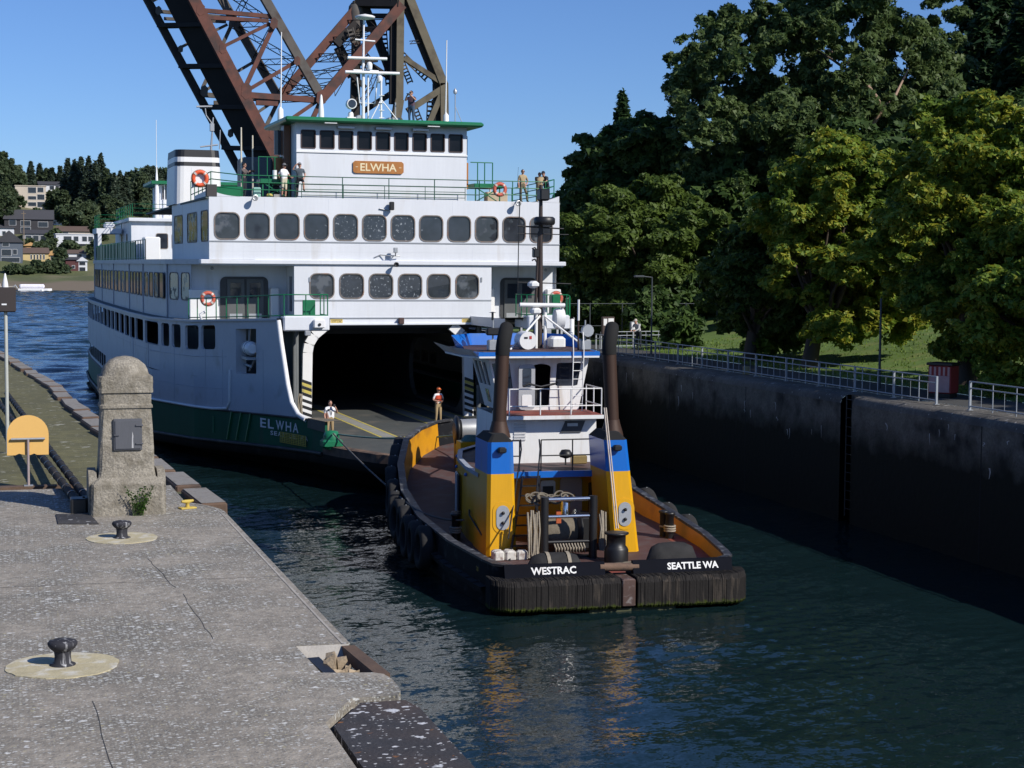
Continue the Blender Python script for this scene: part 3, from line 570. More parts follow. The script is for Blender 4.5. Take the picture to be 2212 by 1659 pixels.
# notice boards and fence in the shade
NB = mat('dark_brown_board', (.06,.04,.035), .7)
def board(px, py, Y, w, h, label, dark):
    c = at(px, py, Y=Y); s = thing('notice_board', label, 'sign', (c.x, Y, 4.9)); hh = c.z-4.9
    MB().bbox(-w/2,w/2,-.12,.12,hh-h/2,hh+h/2,.02).build('panel', NB if dark else STEEL, s); MB().box(-.04,.04,-.04,.04,0,hh-h/2).build('post', NB, s)
    for i, (a, b_, c_, d_) in enumerate(((-.4,-.12,.05,.4), (-.02,.42,-.1,.42)) if dark else ((-.42,.42,-.4,.42),)):
        MB().box(a*w,b_*w,-.128,-.122,hh+c_*h,hh+d_*h).build('notice', WHITE2, s)
board(1313,705,90,.75,1.1,'dark brown board with two pale notices behind the right funnel',True)
board(1369,704,93,.42,.5,'small white notice on the dark fence left of the leaning person',False)
s = thing('wire_fence', 'dark wire fence with tall posts under the trees behind the tug', 'fence', (31.8,96,4.9))
for i in range(7): MB().tube([(i*2.1,0,0),(i*2.1,0,2.6)], .035, 6).build('post', LPM, s)
for z in (1.2,2.55): MB().tube([(0,0,z),(12.6,0,z)], .02, 5).build('rail', LPM, s)
s = thing('bollard_stub', 'small yellowed concrete stub at the edge of the right lock wall', 'bollard', at(1612,806,Z=4.95)); MB().lathe([(.16,-.05),(.16,.28),(.12,.32),(0,.33)], 12).build('stub', mat('yellowed_stub', (.30,.24,.12), .9), s)
# ================================================================ the ferry
FE = thing('car_ferry', 'big white and green car ferry with open car deck facing the tug', 'ferry', (18.95, 85, 0), R(1.2))
HY = [-19,-18.6,-17.9,-16.5,-14,-11,-8.2,-4,0,6.7,15,32.5]; HX = [.6,2.2,3.4,4.5,5.5,6.2,7.1,8.7,10.1,11.5,11.8,11.9]
def HB(y): return float(np.interp(y if y < 32.5 else 65-y, HY, HX))
def mir(y): return y if y < 32.5 else 65-y
def zt(y): return float(np.interp(mir(y), [-19,-10,-4,6.7,32.5], [2.8,2.75,2.6,2.4,2.15]))
def zl(y): return float(np.interp(mir(y), [-19,-13,-5,6.7,32.5], [1.42,1.40,1.15,.70,.5]))
def zd(y): return 1.75
def zp(y): return 6.8+.04*max(0, 1-mir(y))
YS = [-19,-18.85,-18.6,-18.25,-17.9,-17.2,-16.5,-15.2,-14,-12.2,-11,-9.5,-8.2,-7.6,-7,-5.5,-4,-2,0,3,6.7,10,15,20,26,32.5]; YS = YS+[65-y for y in YS[-2::-1]]
b = MB()
for s in (-1, 1):
    rings = []
    for y in YS:
        h = HB(y); rings.append([(s*(h+.10), y-(.1 if y < -18.5 else 0), zl(y)), (s*(h+.10), y-(.1 if y < -18.5 else 0), zl(y)-.45), (s*h*.985, 32.5+(y-32.5)*.995, zl(y)-.55), (s*h*.93, 32.5+(y-32.5)*.95, zl(y)*.3), (s*h*.80, 32.5+(y-32.5)*.86, -1.6)])
    b.loft(rings, closed=False)
b.build('hull', BLACKHULL, FE)
yg = [y for y in YS if -12.3 <= y <= 77.3]
b = MB()
for s in (-1, 1):
    b.loft([[(s*HB(y), y, zl(y)-.02), (s*(HB(y)+.0), y, zt(y))] for y in yg], closed=False, sm=False)
    b.loft([[(s*(HB(y)-.12), y, zl(y)), (s*(HB(y)-.12), y, zt(y)), (s*HB(y), y, zt(y))] for y in yg if y < -8 or y > 73], closed=False, sm=False)
    for ye in (-12.2, 77.2): b.box(min(s*HB(ye), s*(HB(ye)-.12)), max(s*HB(ye), s*(HB(ye)-.12)), ye-.01, ye+.01, zl(ye), zt(ye))
b.build('green_bulwark', GREEN_HULL, FE)
b = MB()
for s in (-1, 1):
    b.tube([(s*(HB(y)+.03), y, zt(y)) for y in yg], .05, 6); b.tube([(s*(HB(y)+.12), y, zl(y)-.02) for y in yg], .10, 6)
b.build('rubbing_rail', mat('scuffed_black', (.03,.03,.03), .6, grime=(.12,.11,.10), gamt=.2), FE)
b = MB()
ye = [y for y in YS if y <= -12.2]
for s in (-1, 1): b.loft([[(s*(HB(y)+.11), y-(.12 if y < -18.5 else 0), zl(y)-.02), (s*(HB(y)+.09), y-(.1 if y < -18.5 else 0), zd(y)+.01), (s*max(.1,HB(y)-.45), y+(.5 if y < -17.5 else .2), zd(y)+.012)] for y in ye], closed=False, sm=False)
b.add([(-.75,-19.1,zl(-19)),(.75,-19.1,zl(-19)),(.75,-19.1,zd(-19)),(-.75,-19.1,zd(-19))], [(0,1,2,3)])
b.build('deck_edge', RUSTDECK, FE)
b = MB(); b.loft([[(-HB(y)+.02, y, zd(y)), (HB(y)-.02, y, zd(y))] for y in YS], closed=False, sm=False); b.build('car_deck', DECKG, FE)
def lane(x0, x1, y0, y1, m, dz, name):
    n = max(1, int(abs(y1-y0)/4)); bb = MB(); bb.loft([[(x0, y0+(y1-y0)*i/n, zd(y0+(y1-y0)*i/n)+dz), (x1, y0+(y1-y0)*i/n, zd(y0+(y1-y0)*i/n)+dz)] for i in range(n+1)], closed=False, sm=False); bb.build(name, m, FE)
for xc in (-2.35, 1.5, 3.5):
    lane(xc-.30, xc+.30, -9.6, 9, DECKL, .005, 'walk_strip'); lane(xc-.44, xc-.32, -9.6, 9, YLINE, .007, 'lane_line'); lane(xc+.32, xc+.44, -9.6, 9, YLINE, .007, 'lane_line')
for xa, xb in ((-1.9,1.05), (1.95,3.05)): lane(xa, xb, -9.75, -9.6, YLINE, .009, 'stop_line')
lane(-.4,.9,-14.3,-13.8, YLINE, .009, 'stop_line'); lane(.5,1.5,-6.5,-6.1, YLINE, .009, 'stop_line')
# side plating with openings
def sideshell(s):
    b = MB(); X = lambda y: s*HB(y)
    us = [-y for y in YS if -7.65 <= y <= 72.65]; us = sorted(us)
    # lower band, with a row of openings aft
    Pl = lambda u, v: (X(-u), -u, zt(-u)+(3.9+zp(-u)-6.65-zt(-u))*v)
    lo = [(-(y+1.9), -y, .14, .62, .12) for y in np.arange(34, 68, 2.35)]
    holed(b, Pl, us, 0, 1, lo, (.12, .64))
    Pu = lambda u, v: (X(-u), -u, v+zp(-u)-6.65)
    hs = [(-2.2,-.75),(-.5,1.3),(2.0,3.4),(3.8,5.1),(5.6,9.4),(10.1,13.4),(13.7,16.3),(16.7,19.5),(20,22.9),(23.4,26.3),(26.8,29.2),(29.6,32.2),(32.6,36),(36.5,39.3)]+[(a, a+2.6) for a in np.arange(39.8, 67, 3.0)]
    ub = [u for u in us if u <= 2.6]; ub = sorted(set(ub+[2.6])); ua = sorted(set([u for u in us if u >= 2.6]+[2.6]))
    Nn = lambda u: (-s, 0, 0)
    holed(b, Pu, ub, 3.9, 6.65, [(-c, -a, 5.25, 6.45, .2) for a, c in hs], (5.2, 6.5), depth=.12, N=Nn)
    holed(b, Pu, ua, 3.9, 6.65, [(4.2, 6.0, 4.1, 6.25, .05)], (4.05, 6.3), depth=.5, N=Nn)
    ZE = [2.72,2.9,3.4,4.2,5.2,6.2,7.13]; YE = [-10.4,-9.7,-9.1,-8.75,-8.45,-8.15,-7.95]
    b.loft([[(X(-7.6), -7.6, z), (X((y-7.6)/2), (y-7.6)/2, z), (X(y), y, z)] for z, y in zip(ZE, YE)], closed=False, sm=False)
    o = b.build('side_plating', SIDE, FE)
    t = MB(); t.tube([(X(y)+s*.02, y, z) for z, y in zip(ZE, YE)], .12, 8); t.build('edge_trim', WHITE2, FE)
    return o
sideshell(-1); sideshell(1)
b = MB()
for s in (-1, 1):
    b.loft([[(s*(HB(y)+.10), y, zp(y)-.02), (s*(HB(y)+.10), y, zp(y)+.07), (s*4.4 if y < .1 else s*8.0, y, zp(y)+.07)] for y in [-7.95]+[q for q in YS if -7.65 <= q <= 72.65]], closed=False, sm=False)
b.build('side_deck', mat('grey_side_deck', (.13,.155,.15), .8), FE)
b = MB()
for s in (-1, 1): b.loft([[(s*(HB(y)+.105), y, zp(y)-.03), (s*(HB(y)+.105), y, zp(y)+.075), (s*(HB(y)+.0), y, zp(y)+.08)] for y in [-7.95]+[q for q in YS if -7.65 <= q <= 72.65]], closed=False, sm=False)
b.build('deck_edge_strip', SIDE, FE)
b = MB(); 
for s in (-1, 1):
    pts = [(s*(HB(y)+.04), y, zt(y)+.03) for y in np.arange(9, -2.9, -1)]+[(s*(HB(-3.4)+.04), -3.4, zt(-3.4)+.12), (s*(HB(-3.65)+.04), -3.65, zt(-3.65)+.5), (s*(HB(-3.7)+.04), -3.7, 4.6)]
    b = MB(); b.tube(pts, .075, 6); b.build('plating_edge', WHITE2, FE)
for z in (3.35,4.9):
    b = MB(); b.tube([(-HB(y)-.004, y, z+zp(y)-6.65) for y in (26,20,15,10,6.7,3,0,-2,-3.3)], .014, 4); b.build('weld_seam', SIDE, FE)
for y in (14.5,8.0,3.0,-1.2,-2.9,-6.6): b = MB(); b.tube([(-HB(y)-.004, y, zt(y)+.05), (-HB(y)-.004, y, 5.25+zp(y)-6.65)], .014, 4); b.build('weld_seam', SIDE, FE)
# life raft canister in its side opening
b = MB(); b.tube([(-8.1,-5.95,5.72),(-8.1,-5.75,5.72),(-8.1,-4.6,5.72),(-8.1,-4.4,5.72)], [.22,.34,.34,.22], 14); o = b.build('raft_canister', WHITE2, FE)
for yy in (-5.5,-4.85): MB().tube([(-8.1,yy-.03,5.72),(-8.1,yy+.03,5.72)], .352, 14).build('strap', GREYINT, o)
b = MB(); b.box(-8.4,-7.7,-6.0,-4.3,5.2,5.32); b.tube([(-8.2,-6,4.9),(-8.2,-4.2,4.9)], .07, 6); b.tube([(-8.0,-5.9,5.2),(-8.0,-4.3,4.6)], .05, 6); b.tube([(-8.1,-5.2,6.7),(-8.1,-5.0,6.05)], .06, 6); b.build('raft_cradle', STEEL, FE)
# inside of the car deck
b = MB()
P = lambda u, v: (4.4, u, v)
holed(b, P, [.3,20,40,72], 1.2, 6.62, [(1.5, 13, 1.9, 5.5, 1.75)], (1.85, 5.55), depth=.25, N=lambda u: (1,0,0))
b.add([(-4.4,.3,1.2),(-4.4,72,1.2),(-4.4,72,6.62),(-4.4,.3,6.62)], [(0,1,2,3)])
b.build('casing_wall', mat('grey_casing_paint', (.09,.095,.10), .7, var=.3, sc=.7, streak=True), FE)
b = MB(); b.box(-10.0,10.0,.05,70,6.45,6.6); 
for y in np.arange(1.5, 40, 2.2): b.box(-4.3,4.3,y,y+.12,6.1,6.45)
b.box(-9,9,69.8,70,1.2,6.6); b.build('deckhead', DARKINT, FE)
for s in (-1, 1):      # curved white end posts of the casing, hatched near the deck
    b = MB(); pts = [(s*4.36,.2,1.72),(s*4.30,.2,5.2),(s*4.22,.2,5.65),(s*3.95,.2,6.1),(s*3.4,.2,6.55)]
    for i in range(4): b.beam(pts[i], pts[i+1], .5, .34, upv=(0,1,0))
    o = b.build('end_post', WHITE2, FE)
    for k in range(6):
        z = 1.85+k*.33; x0, x1 = s*4.35-.252, s*4.35+.252; st = MB(); st.add([(x0,.025,z+.18),(x1,.025,z),(x1,.025,z+.16),(x0,.025,z+.34)], [(0,1,2,3)]); st.build('hazard_stripe', BLACK, o)
        if k in (3, 4): st = MB(); st.add([(x0,.024,z+.35),(x1,.024,z+.17),(x1,.024,z+.33),(x0,.024,z+.51)], [(0,1,2,3)]); st.build('hazard_stripe', YLINE, o)
    MB().tube([(s*5.2,-1,1.8),(s*5.2,-1,6.7)], .09, 8).build('fire_main', GREYINT, FE); MB().tube([(s*4.9,.1,1.8),(s*4.9,.1,6.5)], .14, 8).build('stanchion', GREYINT, FE)
    h = MB(); h.tube([(s*5.0+math.sin(t*1.3)*.1, -1.5, 1.9+1.3*abs(math.sin(t))) for t in np.arange(0, 6.3, .25)], .035, 6); h.build('hose', ROPE, FE)
    b = MB(); b.add([(s*4.4,-6,6.6),(s*4.4,0,6.6),(s*4.4,0,7.05),(s*4.4,-6,7.1)], [(0,1,2,3)]); b.build('casing_edge', WHITE, FE)
# superstructure front, passenger deck
def winmesh(w, h, r, glass, name, proud=.03):
    k = 4; o_ = rrect(w+.11, h+.11, r+.05, k); i_ = rrect(w, h, r, k); n = len(o_)
    f = MB(); f.add([(x, -proud, z) for x, z in o_]+[(x, -proud, z) for x, z in i_]+[(x, .04, z) for x, z in i_]+[(x, .0, z) for x, z in o_], [(j, (j+1) % n, n+(j+1) % n, n+j) for j in range(n)]+[(n+j, n+(j+1) % n, 2*n+(j+1) % n, 2*n+j) for j in range(n)]+[(3*n+j, 3*n+(j+1) % n, (j+1) % n, j) for j in range(n)])
    p = MB(); p.add([(x, 0, z) for x, z in rrect(w+.02, h+.02, r, k)], [tuple(range(n))])
    return f.mesh('window', name), p.mesh('pane', glass)
GASKET = mat('window_gasket', (.20,.17,.15), .7, var=.3, sc=6, grime=(.25,.12,.07), gamt=.2, gsc=3)
WC = {}
def window(parent, loc, rz, w, h, r, glass=GLASS, fr=None, pd=.045):
    key = (round(w,2), round(h,2), r, glass.name, (fr or GASKET).name)
    if key not in WC: WC[key] = winmesh(w, h, r, glass, fr or GASKET)
    o = obj('window', WC[key][0], parent, loc, (0,0,rz)); obj('pane', WC[key][1], o, (0, pd, 0)); return o
Pf = lambda u, v: (u, 0, v)
xs3 = [-8.40+1.52*i for i in range(12)]; b = MB()
holed(b, Pf, [-9.3,9.35], 9.93, 13.12, [(x-.6, x+.6, 11.0, 12.28, .3) for x in xs3], (10.95, 12.33), depth=.12, N=lambda u: (0,1,0))
holed(b, Pf, [-5.0,5.55], 6.62, 9.93, [(x-.6, x+.6, 8.02, 9.23, .3) for x in [-3.56+1.556*i for i in range(6)]], (7.97, 9.28), depth=.12, N=lambda u: (0,1,0))
b.build('front_wall', WHITE, FE)
for i, x in enumerate(xs3): window(FE, (x,0,11.64), 0, 1.2, 1.28, .3, (GLASSE if i in (3,7) else GLASSD) if 3 <= i <= 7 else (GLASSF if i in (0,9,10,11) else GLASS))
for i in range(6): window(FE, (-3.56+1.556*i,0,8.625), 0, 1.2, 1.21, .3, (GLASSE if i == 4 else GLASSD) if 1 <= i <= 4 else GLASSF)
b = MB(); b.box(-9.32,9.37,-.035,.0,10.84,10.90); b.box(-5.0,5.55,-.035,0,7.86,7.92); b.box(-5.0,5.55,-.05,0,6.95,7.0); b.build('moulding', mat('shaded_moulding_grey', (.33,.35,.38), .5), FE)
b = MB(); b.bbox(-9.75,9.7,-.14,2.6,9.72,9.95,.03); b.build('deck_ledge', WHITE, FE)
b = MB(); b.bbox(-5.0,5.55,-.18,.06,6.60,6.70,.02)
b.build('lintel', WHITE, FE)
for x in (-2.8, 4.25):
    o = MB().box(x-.32,x+.32,-.012,-.004,6.72,6.92).build('clearance_sign', mat('yellow_sign_paint', (.66,.50,.16), .6) if x < 0 else bpy.data.materials['yellow_sign_paint'], FE)
    text('CLEARANCE', .56, o, (x,-.016,6.87), (R(90),0,0), BLACK, .06, bold=.01); text('15 FT. 6 IN.', .5, o, (x,-.016,6.785), (R(90),0,0), BLACK, .08, bold=.01)
MB().bbox(.45,.72,-.3,-.05,6.66,6.98,.02).build('brown_box', mat('brown_box_paint', (.07,.035,.03), .6), FE)
for x in (-7.64+.06,-1.56,4.52): MB().box(x-.010,x+.010,-.006,0,9.97,10.83).build('weld_seam', WHITE, FE)
for x in (-6.5,-3.2,.1,3.4,6.7): MB().box(x-.010,x+.010,-.006,0,12.36,13.08).build('weld_seam', WHITE, FE)
MB().box(-9.25,9.3,-.005,0,10.38,10.395).build('weld_seam', WHITE, FE)
for x in (-2.8,.3,3.45): MB().box(x-.010,x+.010,-.006,0,7.02,7.84).build('weld_seam', WHITE, FE)
# recesses at both corners, with doors
for s in (-1, 1):
    xi = -5.0 if s < 0 else 5.55; xo = s*9.95; b = MB()
    b.add([(xi,2.3,6.7),(xo,2.3,6.7),(xo,2.3,9.75),(xi,2.3,9.75)], [(0,1,2,3)]); b.add([(xi,0,6.7),(xi,2.3,6.7),(xi,2.3,9.75),(xi,0,9.75)], [(0,1,2,3)])
    b.box(min(xi,s*9.6), max(xi,s*9.6), 0, 2.3, 9.66, 9.72)
    b.box(min(xi,xo), max(xi,xo), -.1, 2.35, 6.62, 6.72)
    b.build('recess_wall', WHITE, FE)
    xa, xb = (-8.45, -5.95) if s < 0 else (6.75, 8.85)
    d = MB(); L = rrect(abs(xb-xa), 2.3, .3, 4, (xa+xb)/2, 7.92); n = len(L)
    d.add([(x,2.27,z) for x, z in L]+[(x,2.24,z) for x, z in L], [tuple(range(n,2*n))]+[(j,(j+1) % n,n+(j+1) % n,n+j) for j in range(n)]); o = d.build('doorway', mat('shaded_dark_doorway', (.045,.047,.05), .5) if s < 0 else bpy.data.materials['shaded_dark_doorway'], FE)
    for k in (0, 1):
        xc = xa+(xb-xa)*(.32+.4*k)
        lf = MB(); lf.bbox(xc-.45,xc+.45,2.17,2.23,6.8,8.95,.01); q = lf.build('door_leaf', mat('grey_door', (.10,.105,.105), .5) if (s < 0 and k == 0) else bpy.data.materials['grey_door'], FE)
        MB().box(xc-.28,xc+.28,2.160,2.168,7.95,8.75).build('pane', GLASS, q); MB().box(xc-.33,xc+.33,2.160,2.168,6.9,7.15).build('kick_plate', ALUM, q)
    lk = MB(); lk.bbox(s*9.9-.55,s*9.9+.0 if s < 0 else s*9.9+.25,1.9,2.28,6.75,8.45,.03) if s > 0 else lk.bbox(-10.05,-8.6,1.9,2.28,6.75,8.40,.03); lk.build('locker', WHITE2, FE)
    lk = MB(); lk.bbox(*( (-5.9,-5.45) if s < 0 else (5.65,6.3)),1.75,2.28,6.75,8.5,.05); lk.build('locker', WHITE2, FE)
    nw = MB(); nw.box(xi-.012,xi+.012,.6,1.3,7.3,9.1); nw.build('narrow_pane', GLASS, FE)
    MB().ball((s*9.0,1.2,9.5), .09, 0, 8).build('deck_lamp', STEEL, FE)
# cabin sides
ycab = [2.1,4,5.9,10,14.3,18,22.4,28,33.9,40,45.4,52,58,61,64]
b = MB()
for s in (-1, 1): b.loft([[(s*(HB(y)-.6), y, 6.65), (s*(HB(y)-.6), y, 9.74)] for y in ycab], closed=False, sm=False); b.add([(s*(HB(2.1)-.6),2.1,6.7),(s*9.9,2.31,6.7),(s*9.9,2.31,9.74),(s*(HB(2.1)-.6),2.1,9.74)], [(0,1,2,3)])
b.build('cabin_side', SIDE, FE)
b = MB()
for s in (-1, 1): b.loft([[(s*(HB(y)-.48), y, 9.70), (s*(HB(y)-.48), y, 9.96), (s*7.0, y, 9.96)] for y in [-.1]+ycab], closed=False, sm=False)
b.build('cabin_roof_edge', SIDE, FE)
b = MB()
for y in (5.9,14.3,22.4,33.9,45.4,58): x = HB(y)-.57; b.box(-x-.03,-x+.02,y-.06,y+.06,6.7,9.72)
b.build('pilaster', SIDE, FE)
def onside(y, w, h, z, r, gl):
    t = math.atan2(HB(y+.3)-HB(y-.3), .6); window(FE, (-(HB(y)-.6), y, z), -R(90)-t*1.0 if False else R(-90)+t, w, h, r, gl, pd=-.005)
for y, w in ((3.0,1.25),(4.8,1.35)): onside(y, w, 1.35, 8.55, .2, GLASSG)
for a, c in ((6.2,14.0),(14.6,22.1),(22.7,33.6),(34.2,45.1),(45.7,57.7)):
    for k in range(4): onside(a+(c-a)*(k+.5)/4, (c-a)/4*.72, 1.3, 8.55, .15, GLASSG if k % 2 else GLASS)
# upper passenger deck: port and starboard sides, corner rise, deck
b = MB()
for s in (-1, 1):
    b = MB(); b.add([(s*9.3,0,9.93),(s*9.5,14.4,9.93),(s*9.5,14.4,13.12),(s*9.3,0,13.12)], [(0,1,2,3)]); b.add([(s*9.5,14.4,9.93),(s*7,14.4,9.93),(s*7,14.4,13.12),(s*9.5,14.4,13.12)], [(0,1,2,3)])
    for i in range(8):
        x0, x1 = 9.33-i*.2, 9.13-i*.2; z0 = .33*(1-i/8)**2; b.add([(s*x0,0,13.1),(s*x1,0,13.1),(s*x1,0,13.12+.33*(1-(i+1)/8)**2),(s*x0,0,13.12+z0)], [(0,1,2,3)])
    b.add([(s*9.3,0,13.1),(s*9.38,5,13.1),(s*9.38,5,13.3),(s*9.3,0,13.45)], [(0,1,2,3)]); b.build('upper_side', WHITE, FE)
for y, w in ((1.5,2.3),(6,3.6),(11.5,3.4)): window(FE, (-9.3-.0139*y, y, 11.65), R(-90)+.0139, w, 1.5, .2, GLASSG, pd=-.005)
MB().box(-9.4,-8.9,-.02,.5,13.1,13.7).build('vent_cowl', mat('dark_vent', (.05,.045,.045), .7), FE)
MB().box(-9.45,9.4,.02,30,13.0,13.1).build('upper_deck', mat('grey_green_deck', (.10,.13,.12), .8), FE)
MB().box(-9.5,9.5,30,68,9.8,9.96).build('promenade_deck', bpy.data.materials['grey_green_deck'], FE)
# green railings
def railing(pts, hs, spacing=1.6, m=GREEN, r=.028, name='railing'):
    pts = [Vector(p) for p in pts]; b = MB()
    for h in hs: b.tube([p+Vector((0,0,h)) for p in pts], r, 6)
    o = b.build(name, m, FE); H = hs[-1]
    for i in range(len(pts)-1):
        d = pts[i+1]-pts[i]; n = max(1, round(d.length/spacing))
        for k in range(n+(1 if i == len(pts)-2 else 0)):
            pb = pts[i]+d*(k/n); q = MB(); q.tube([(0,0,0),(0,0,H)], r*.95, 6); q.build('railing_post', m, o, pb)
    return o
railing([(-9.2,8,13.1),(-9.15,.35,13.25),(-7.6,.15,13.1),(-4.9,.15,13.1)], (.38,.74,1.1), 1.7)
railing([(-4.9,.15,13.1),(4.9,.15,13.1)], (.34,.72,1.1), 2.45, mat('dark_green_rail', (.02,.09,.06), .4))
railing([(-4.4,1.1,13.1),(4.4,1.1,13.1)], (.2,.5,.75), 2.3, bpy.data.materials['dark_green_rail'], .02)
railing([(4.9,.15,13.1),(8.6,.15,13.1),(9.15,.35,13.25),(9.25,8,13.1)], (.38,.74,1.1), 1.7)
for s in (-1, 1):
    pts = [(s*(HB(y)-.15), y, zp(y)+.07) for y in (1.2,-1.0,-3,-5,-6.8)]+[(s*6.95, -7.9, zp(-8)+.08), (s*4.9, -7.9, zp(-8)+.08), (s*4.9, -6.2, zp(-8)+.08)]
    railing(pts, (.12,1.08), .95, GREEN, .03)
    b = MB(); b.bbox(*(sorted((s*7.02, s*4.87))), -8.22,-7.4,6.64,7.34,.06); b.bbox(*(sorted((s*7.0, s*4.9))), -7.5,-6.0,6.7,7.1,.04); o = b.build('bracket', WHITE, FE)
    MB().bbox(s*5.4-.26,s*5.4+.26,-8.5,-8.18,6.78,7.18,.04).build('camera_box', WHITE2, o); MB().lathe([(.07,-8.54),(.07,-8.48)], 10, (s*5.4,0,6.95), 0, 'y').build('lens', BLACK, o)
    MB().bbox(s*5.9-.14,s*5.9+.14,-8.3,-8.05,6.42,6.66,.03).build('floodlight', ALUM, FE)
MB().bbox(-5.9,-5.3,-7.0,-6.9,7.2,8.05,.02).build('green_locker', GREEN, FE)
MB().bbox(6.65,7.1,-6.6,-6.1,7.15,8.28,.05).build('green_cover', GREEN, FE)
# solid green rail along the promenade
b = MB(); r_ = [y for y in np.arange(20, 69, 3.0)]
for i in range(len(r_)-1): a, c = r_[i], r_[i+1]; xa, xc = HB(a)-.75, HB(c)-.75; b.add([(-xa,a,9.98),(-xc,c,9.98),(-xc,c,11.05),(-xa,a,11.05)], [(0,1,2,3)]); b.box(-xa-.04,-xa+.03,a-.05,a+.05,9.96,11.12)
b.build('green_screen', GREEN, FE)
railing([(-(HB(y)-.75), y, 9.96) for y in (14.4,17,20,32.5,45,58,68)], (.1,1.15), 1.5)
# deckhouses further aft
b = MB(); b.box(-8,8,57,73,9.96,13.2); b.bbox(-8.25,8.25,56.6,73.3,13.2,13.5,.04); o = b.build('deckhouse', WHITE, FE)
for y in (61,66): window(o, (-8, y, 11.6), R(-90), .9, 1.2, .12, GLASS, pd=-.005)
for x in (-5.5,-4.2): window(o, (x,57,11.6), 0, .9, 1.2, .12, GLASS, pd=-.005)
MB().bbox(-7.2,-5.9,54.5,56.5,9.96,11.9,.08).build('raft_locker', WHITE2, FE)
railing([(-7.9,73,13.5),(-7.9,57,13.5),(7.9,57,13.5)], (.4,.8,1.15), 1.8); railing([(-10.1,69,12.75),(-10.1,64,12.75),(-8.2,64,12.75)], (.4,.8,1.15), 1.8)
b = MB(); b.box(-10.3,-8.2,64,69,12.3,12.75); b.box(-10.2,-9.9,64,64.4,9.9,12.3); b.box(-10.2,-9.9,68.6,69,9.9,12.3); b.bbox(-9.6,-8.7,64.6,66,12.75,13.3,.15); b.build('aft_shelter', WHITE, FE)
b = MB(); b.box(-4.6,4.6,67,73,13.4,15.4); b.box(-4.6,4.6,67.1,72.9,15.4,16.7); b.build('aft_wheelhouse', WHITE, FE)
for i in range(8): window(FE, (-3.9+1.1*i,67.1,16.05), 0, .8, 1.1, .05, GLASS, pd=-.005)
for y in (68.3,69.6,71): window(FE, (-4.6,y,16.05), R(-90), .9, 1.1, .05, GLASS, pd=-.005)
MB().bbox(-5.4,5.4,66.2,73.6,16.75,17.05,.05).build('aft_wheelhouse_roof', GREEN, FE)
b = MB()
for x, y in ((-4.2,66.8),(-3.7,67)): b.tube([(x,y,14),(x,y,17)], .05, 6)
b.lathe([(.22,13.5),(.2,16),(.05,18.2),(.04,18.4)], 10, (-4.9,66.5,0)); b.tube([(-4.9,66.5,18),(-4.9,66.5,22.4)], .025, 5); b.build('aft_aerial', WHITE2, FE)
# funnel
def ring_(w, d, z, r=.5, cx=-8.3, cy=14, k=4): return [(x, y, z) for x, y in rrect(w, d, r, k, cx, cy)]
FB = (('funnel_casing', WHITE2, 13.1, 15.28, 2.72, 2.6), ('funnel_ring', BLACK, 15.28, 15.5, 2.62, 2.58), ('funnel_casing', WHITE2, 15.5, 15.78, 2.58, 2.56), ('funnel_top', BLACK, 15.78, 16.2, 2.56, 2.5))
for nm, m, z0, z1, w0, w1 in FB:
    b = MB(); b.loft([ring_(w0, w0*1.7, z0), ring_(w1, w1*1.7, z1)], sm=False)
    if z1 > 16: b.add(ring_(w1, w1*1.7, z1), [tuple(range(20))])
    b.build(nm, m, FE)
b = MB(); b.tube([(-7.5,12.4,16.1),(-7.35,12.4,18.1)], [.07,.04], 6); b.tube([(-8.1,12.4,16.4),(-7.1,12.4,16.55)], .05, 6); b.tube([(-7.38,12.4,17.7),(-7.75,12.4,18.2),(-7.8,12.4,18.6)], .035, 6); b.tube([(-8.3,12.4,18.68),(-7.4,12.4,18.72)], .06, 6); b.bbox(-7.55,-7.3,12.3,12.5,17.3,17.75,.02); b.tube([(-7.0,12.4,16.3),(-6.95,12.4,17.4)], .03, 5); b.build('funnel_mast', ALUM, FE)
# pilothouse
b = MB()
xw = [-3.96+.993*i for i in range(9)]
holed(b, lambda u, v: (u, 1.5, v), [-4.58,4.6], 13.1, 17.05, [(x-.37, x+.37, 15.75, 16.66, .03) for x in xw], (15.7, 16.7), depth=.15, N=lambda u: (0,1,0))
b.add([(-4.58,1.5,13.1),(-4.58,6.5,13.1),(-4.58,6.5,17.05),(-4.58,1.5,17.05)], [(0,1,2,3)]); b.add([(4.6,1.5,13.1),(4.6,6.5,13.1),(4.6,6.5,17.05),(4.6,1.5,17.05)], [(0,1,2,3)]); b.add([(-4.58,6.5,13.1),(4.6,6.5,13.1),(4.6,6.5,17.05),(-4.58,6.5,17.05)], [(0,1,2,3)])
b.build('pilothouse', WHITE, FE)
DKF = mat('dark_window_frame', (.05,.03,.03), .6)
for x in xw: window(FE, (x,1.5,16.205), 0, .68, .86, .04, GLASSK, DKF, pd=.1)
b = MB(); b.box(-4.6,4.62,1.44,1.5,15.52,15.60); b.build('window_sill', WHITE2, FE)
for x in (-2.0, 0, 2.0): MB().bbox(x-.45,x+.45,1.2,1.49,16.78,16.92,.02).build('wiper_box', ALUM, FE)
b = MB(); b.bbox(-5.28,5.33,.75,7.4,17.05,17.30,.08); b.build('pilothouse_roof', mat('bright_green_roof_edge', (.010,.16,.07), .4, var=.15), FE)
for x in (-2.9, 2.6): MB().bbox(x-.33,x+.33,.85,1.0,16.99,17.05,.01).build('roof_lamp', WHITE2, FE)
o = MB().prism([(-1.36,-.23),(-1.25,-.32),(1.25,-.32),(1.36,-.23),(1.36,.23),(1.25,.32),(-1.25,.32),(-1.36,.23)], -1.49, -1.42, f=lambda x, y, z: (x-.25, -z, y+14.83)).build('name_board', WOOD, FE)
CREAM = mat('cream_lettering', (.78,.66,.42), .5)
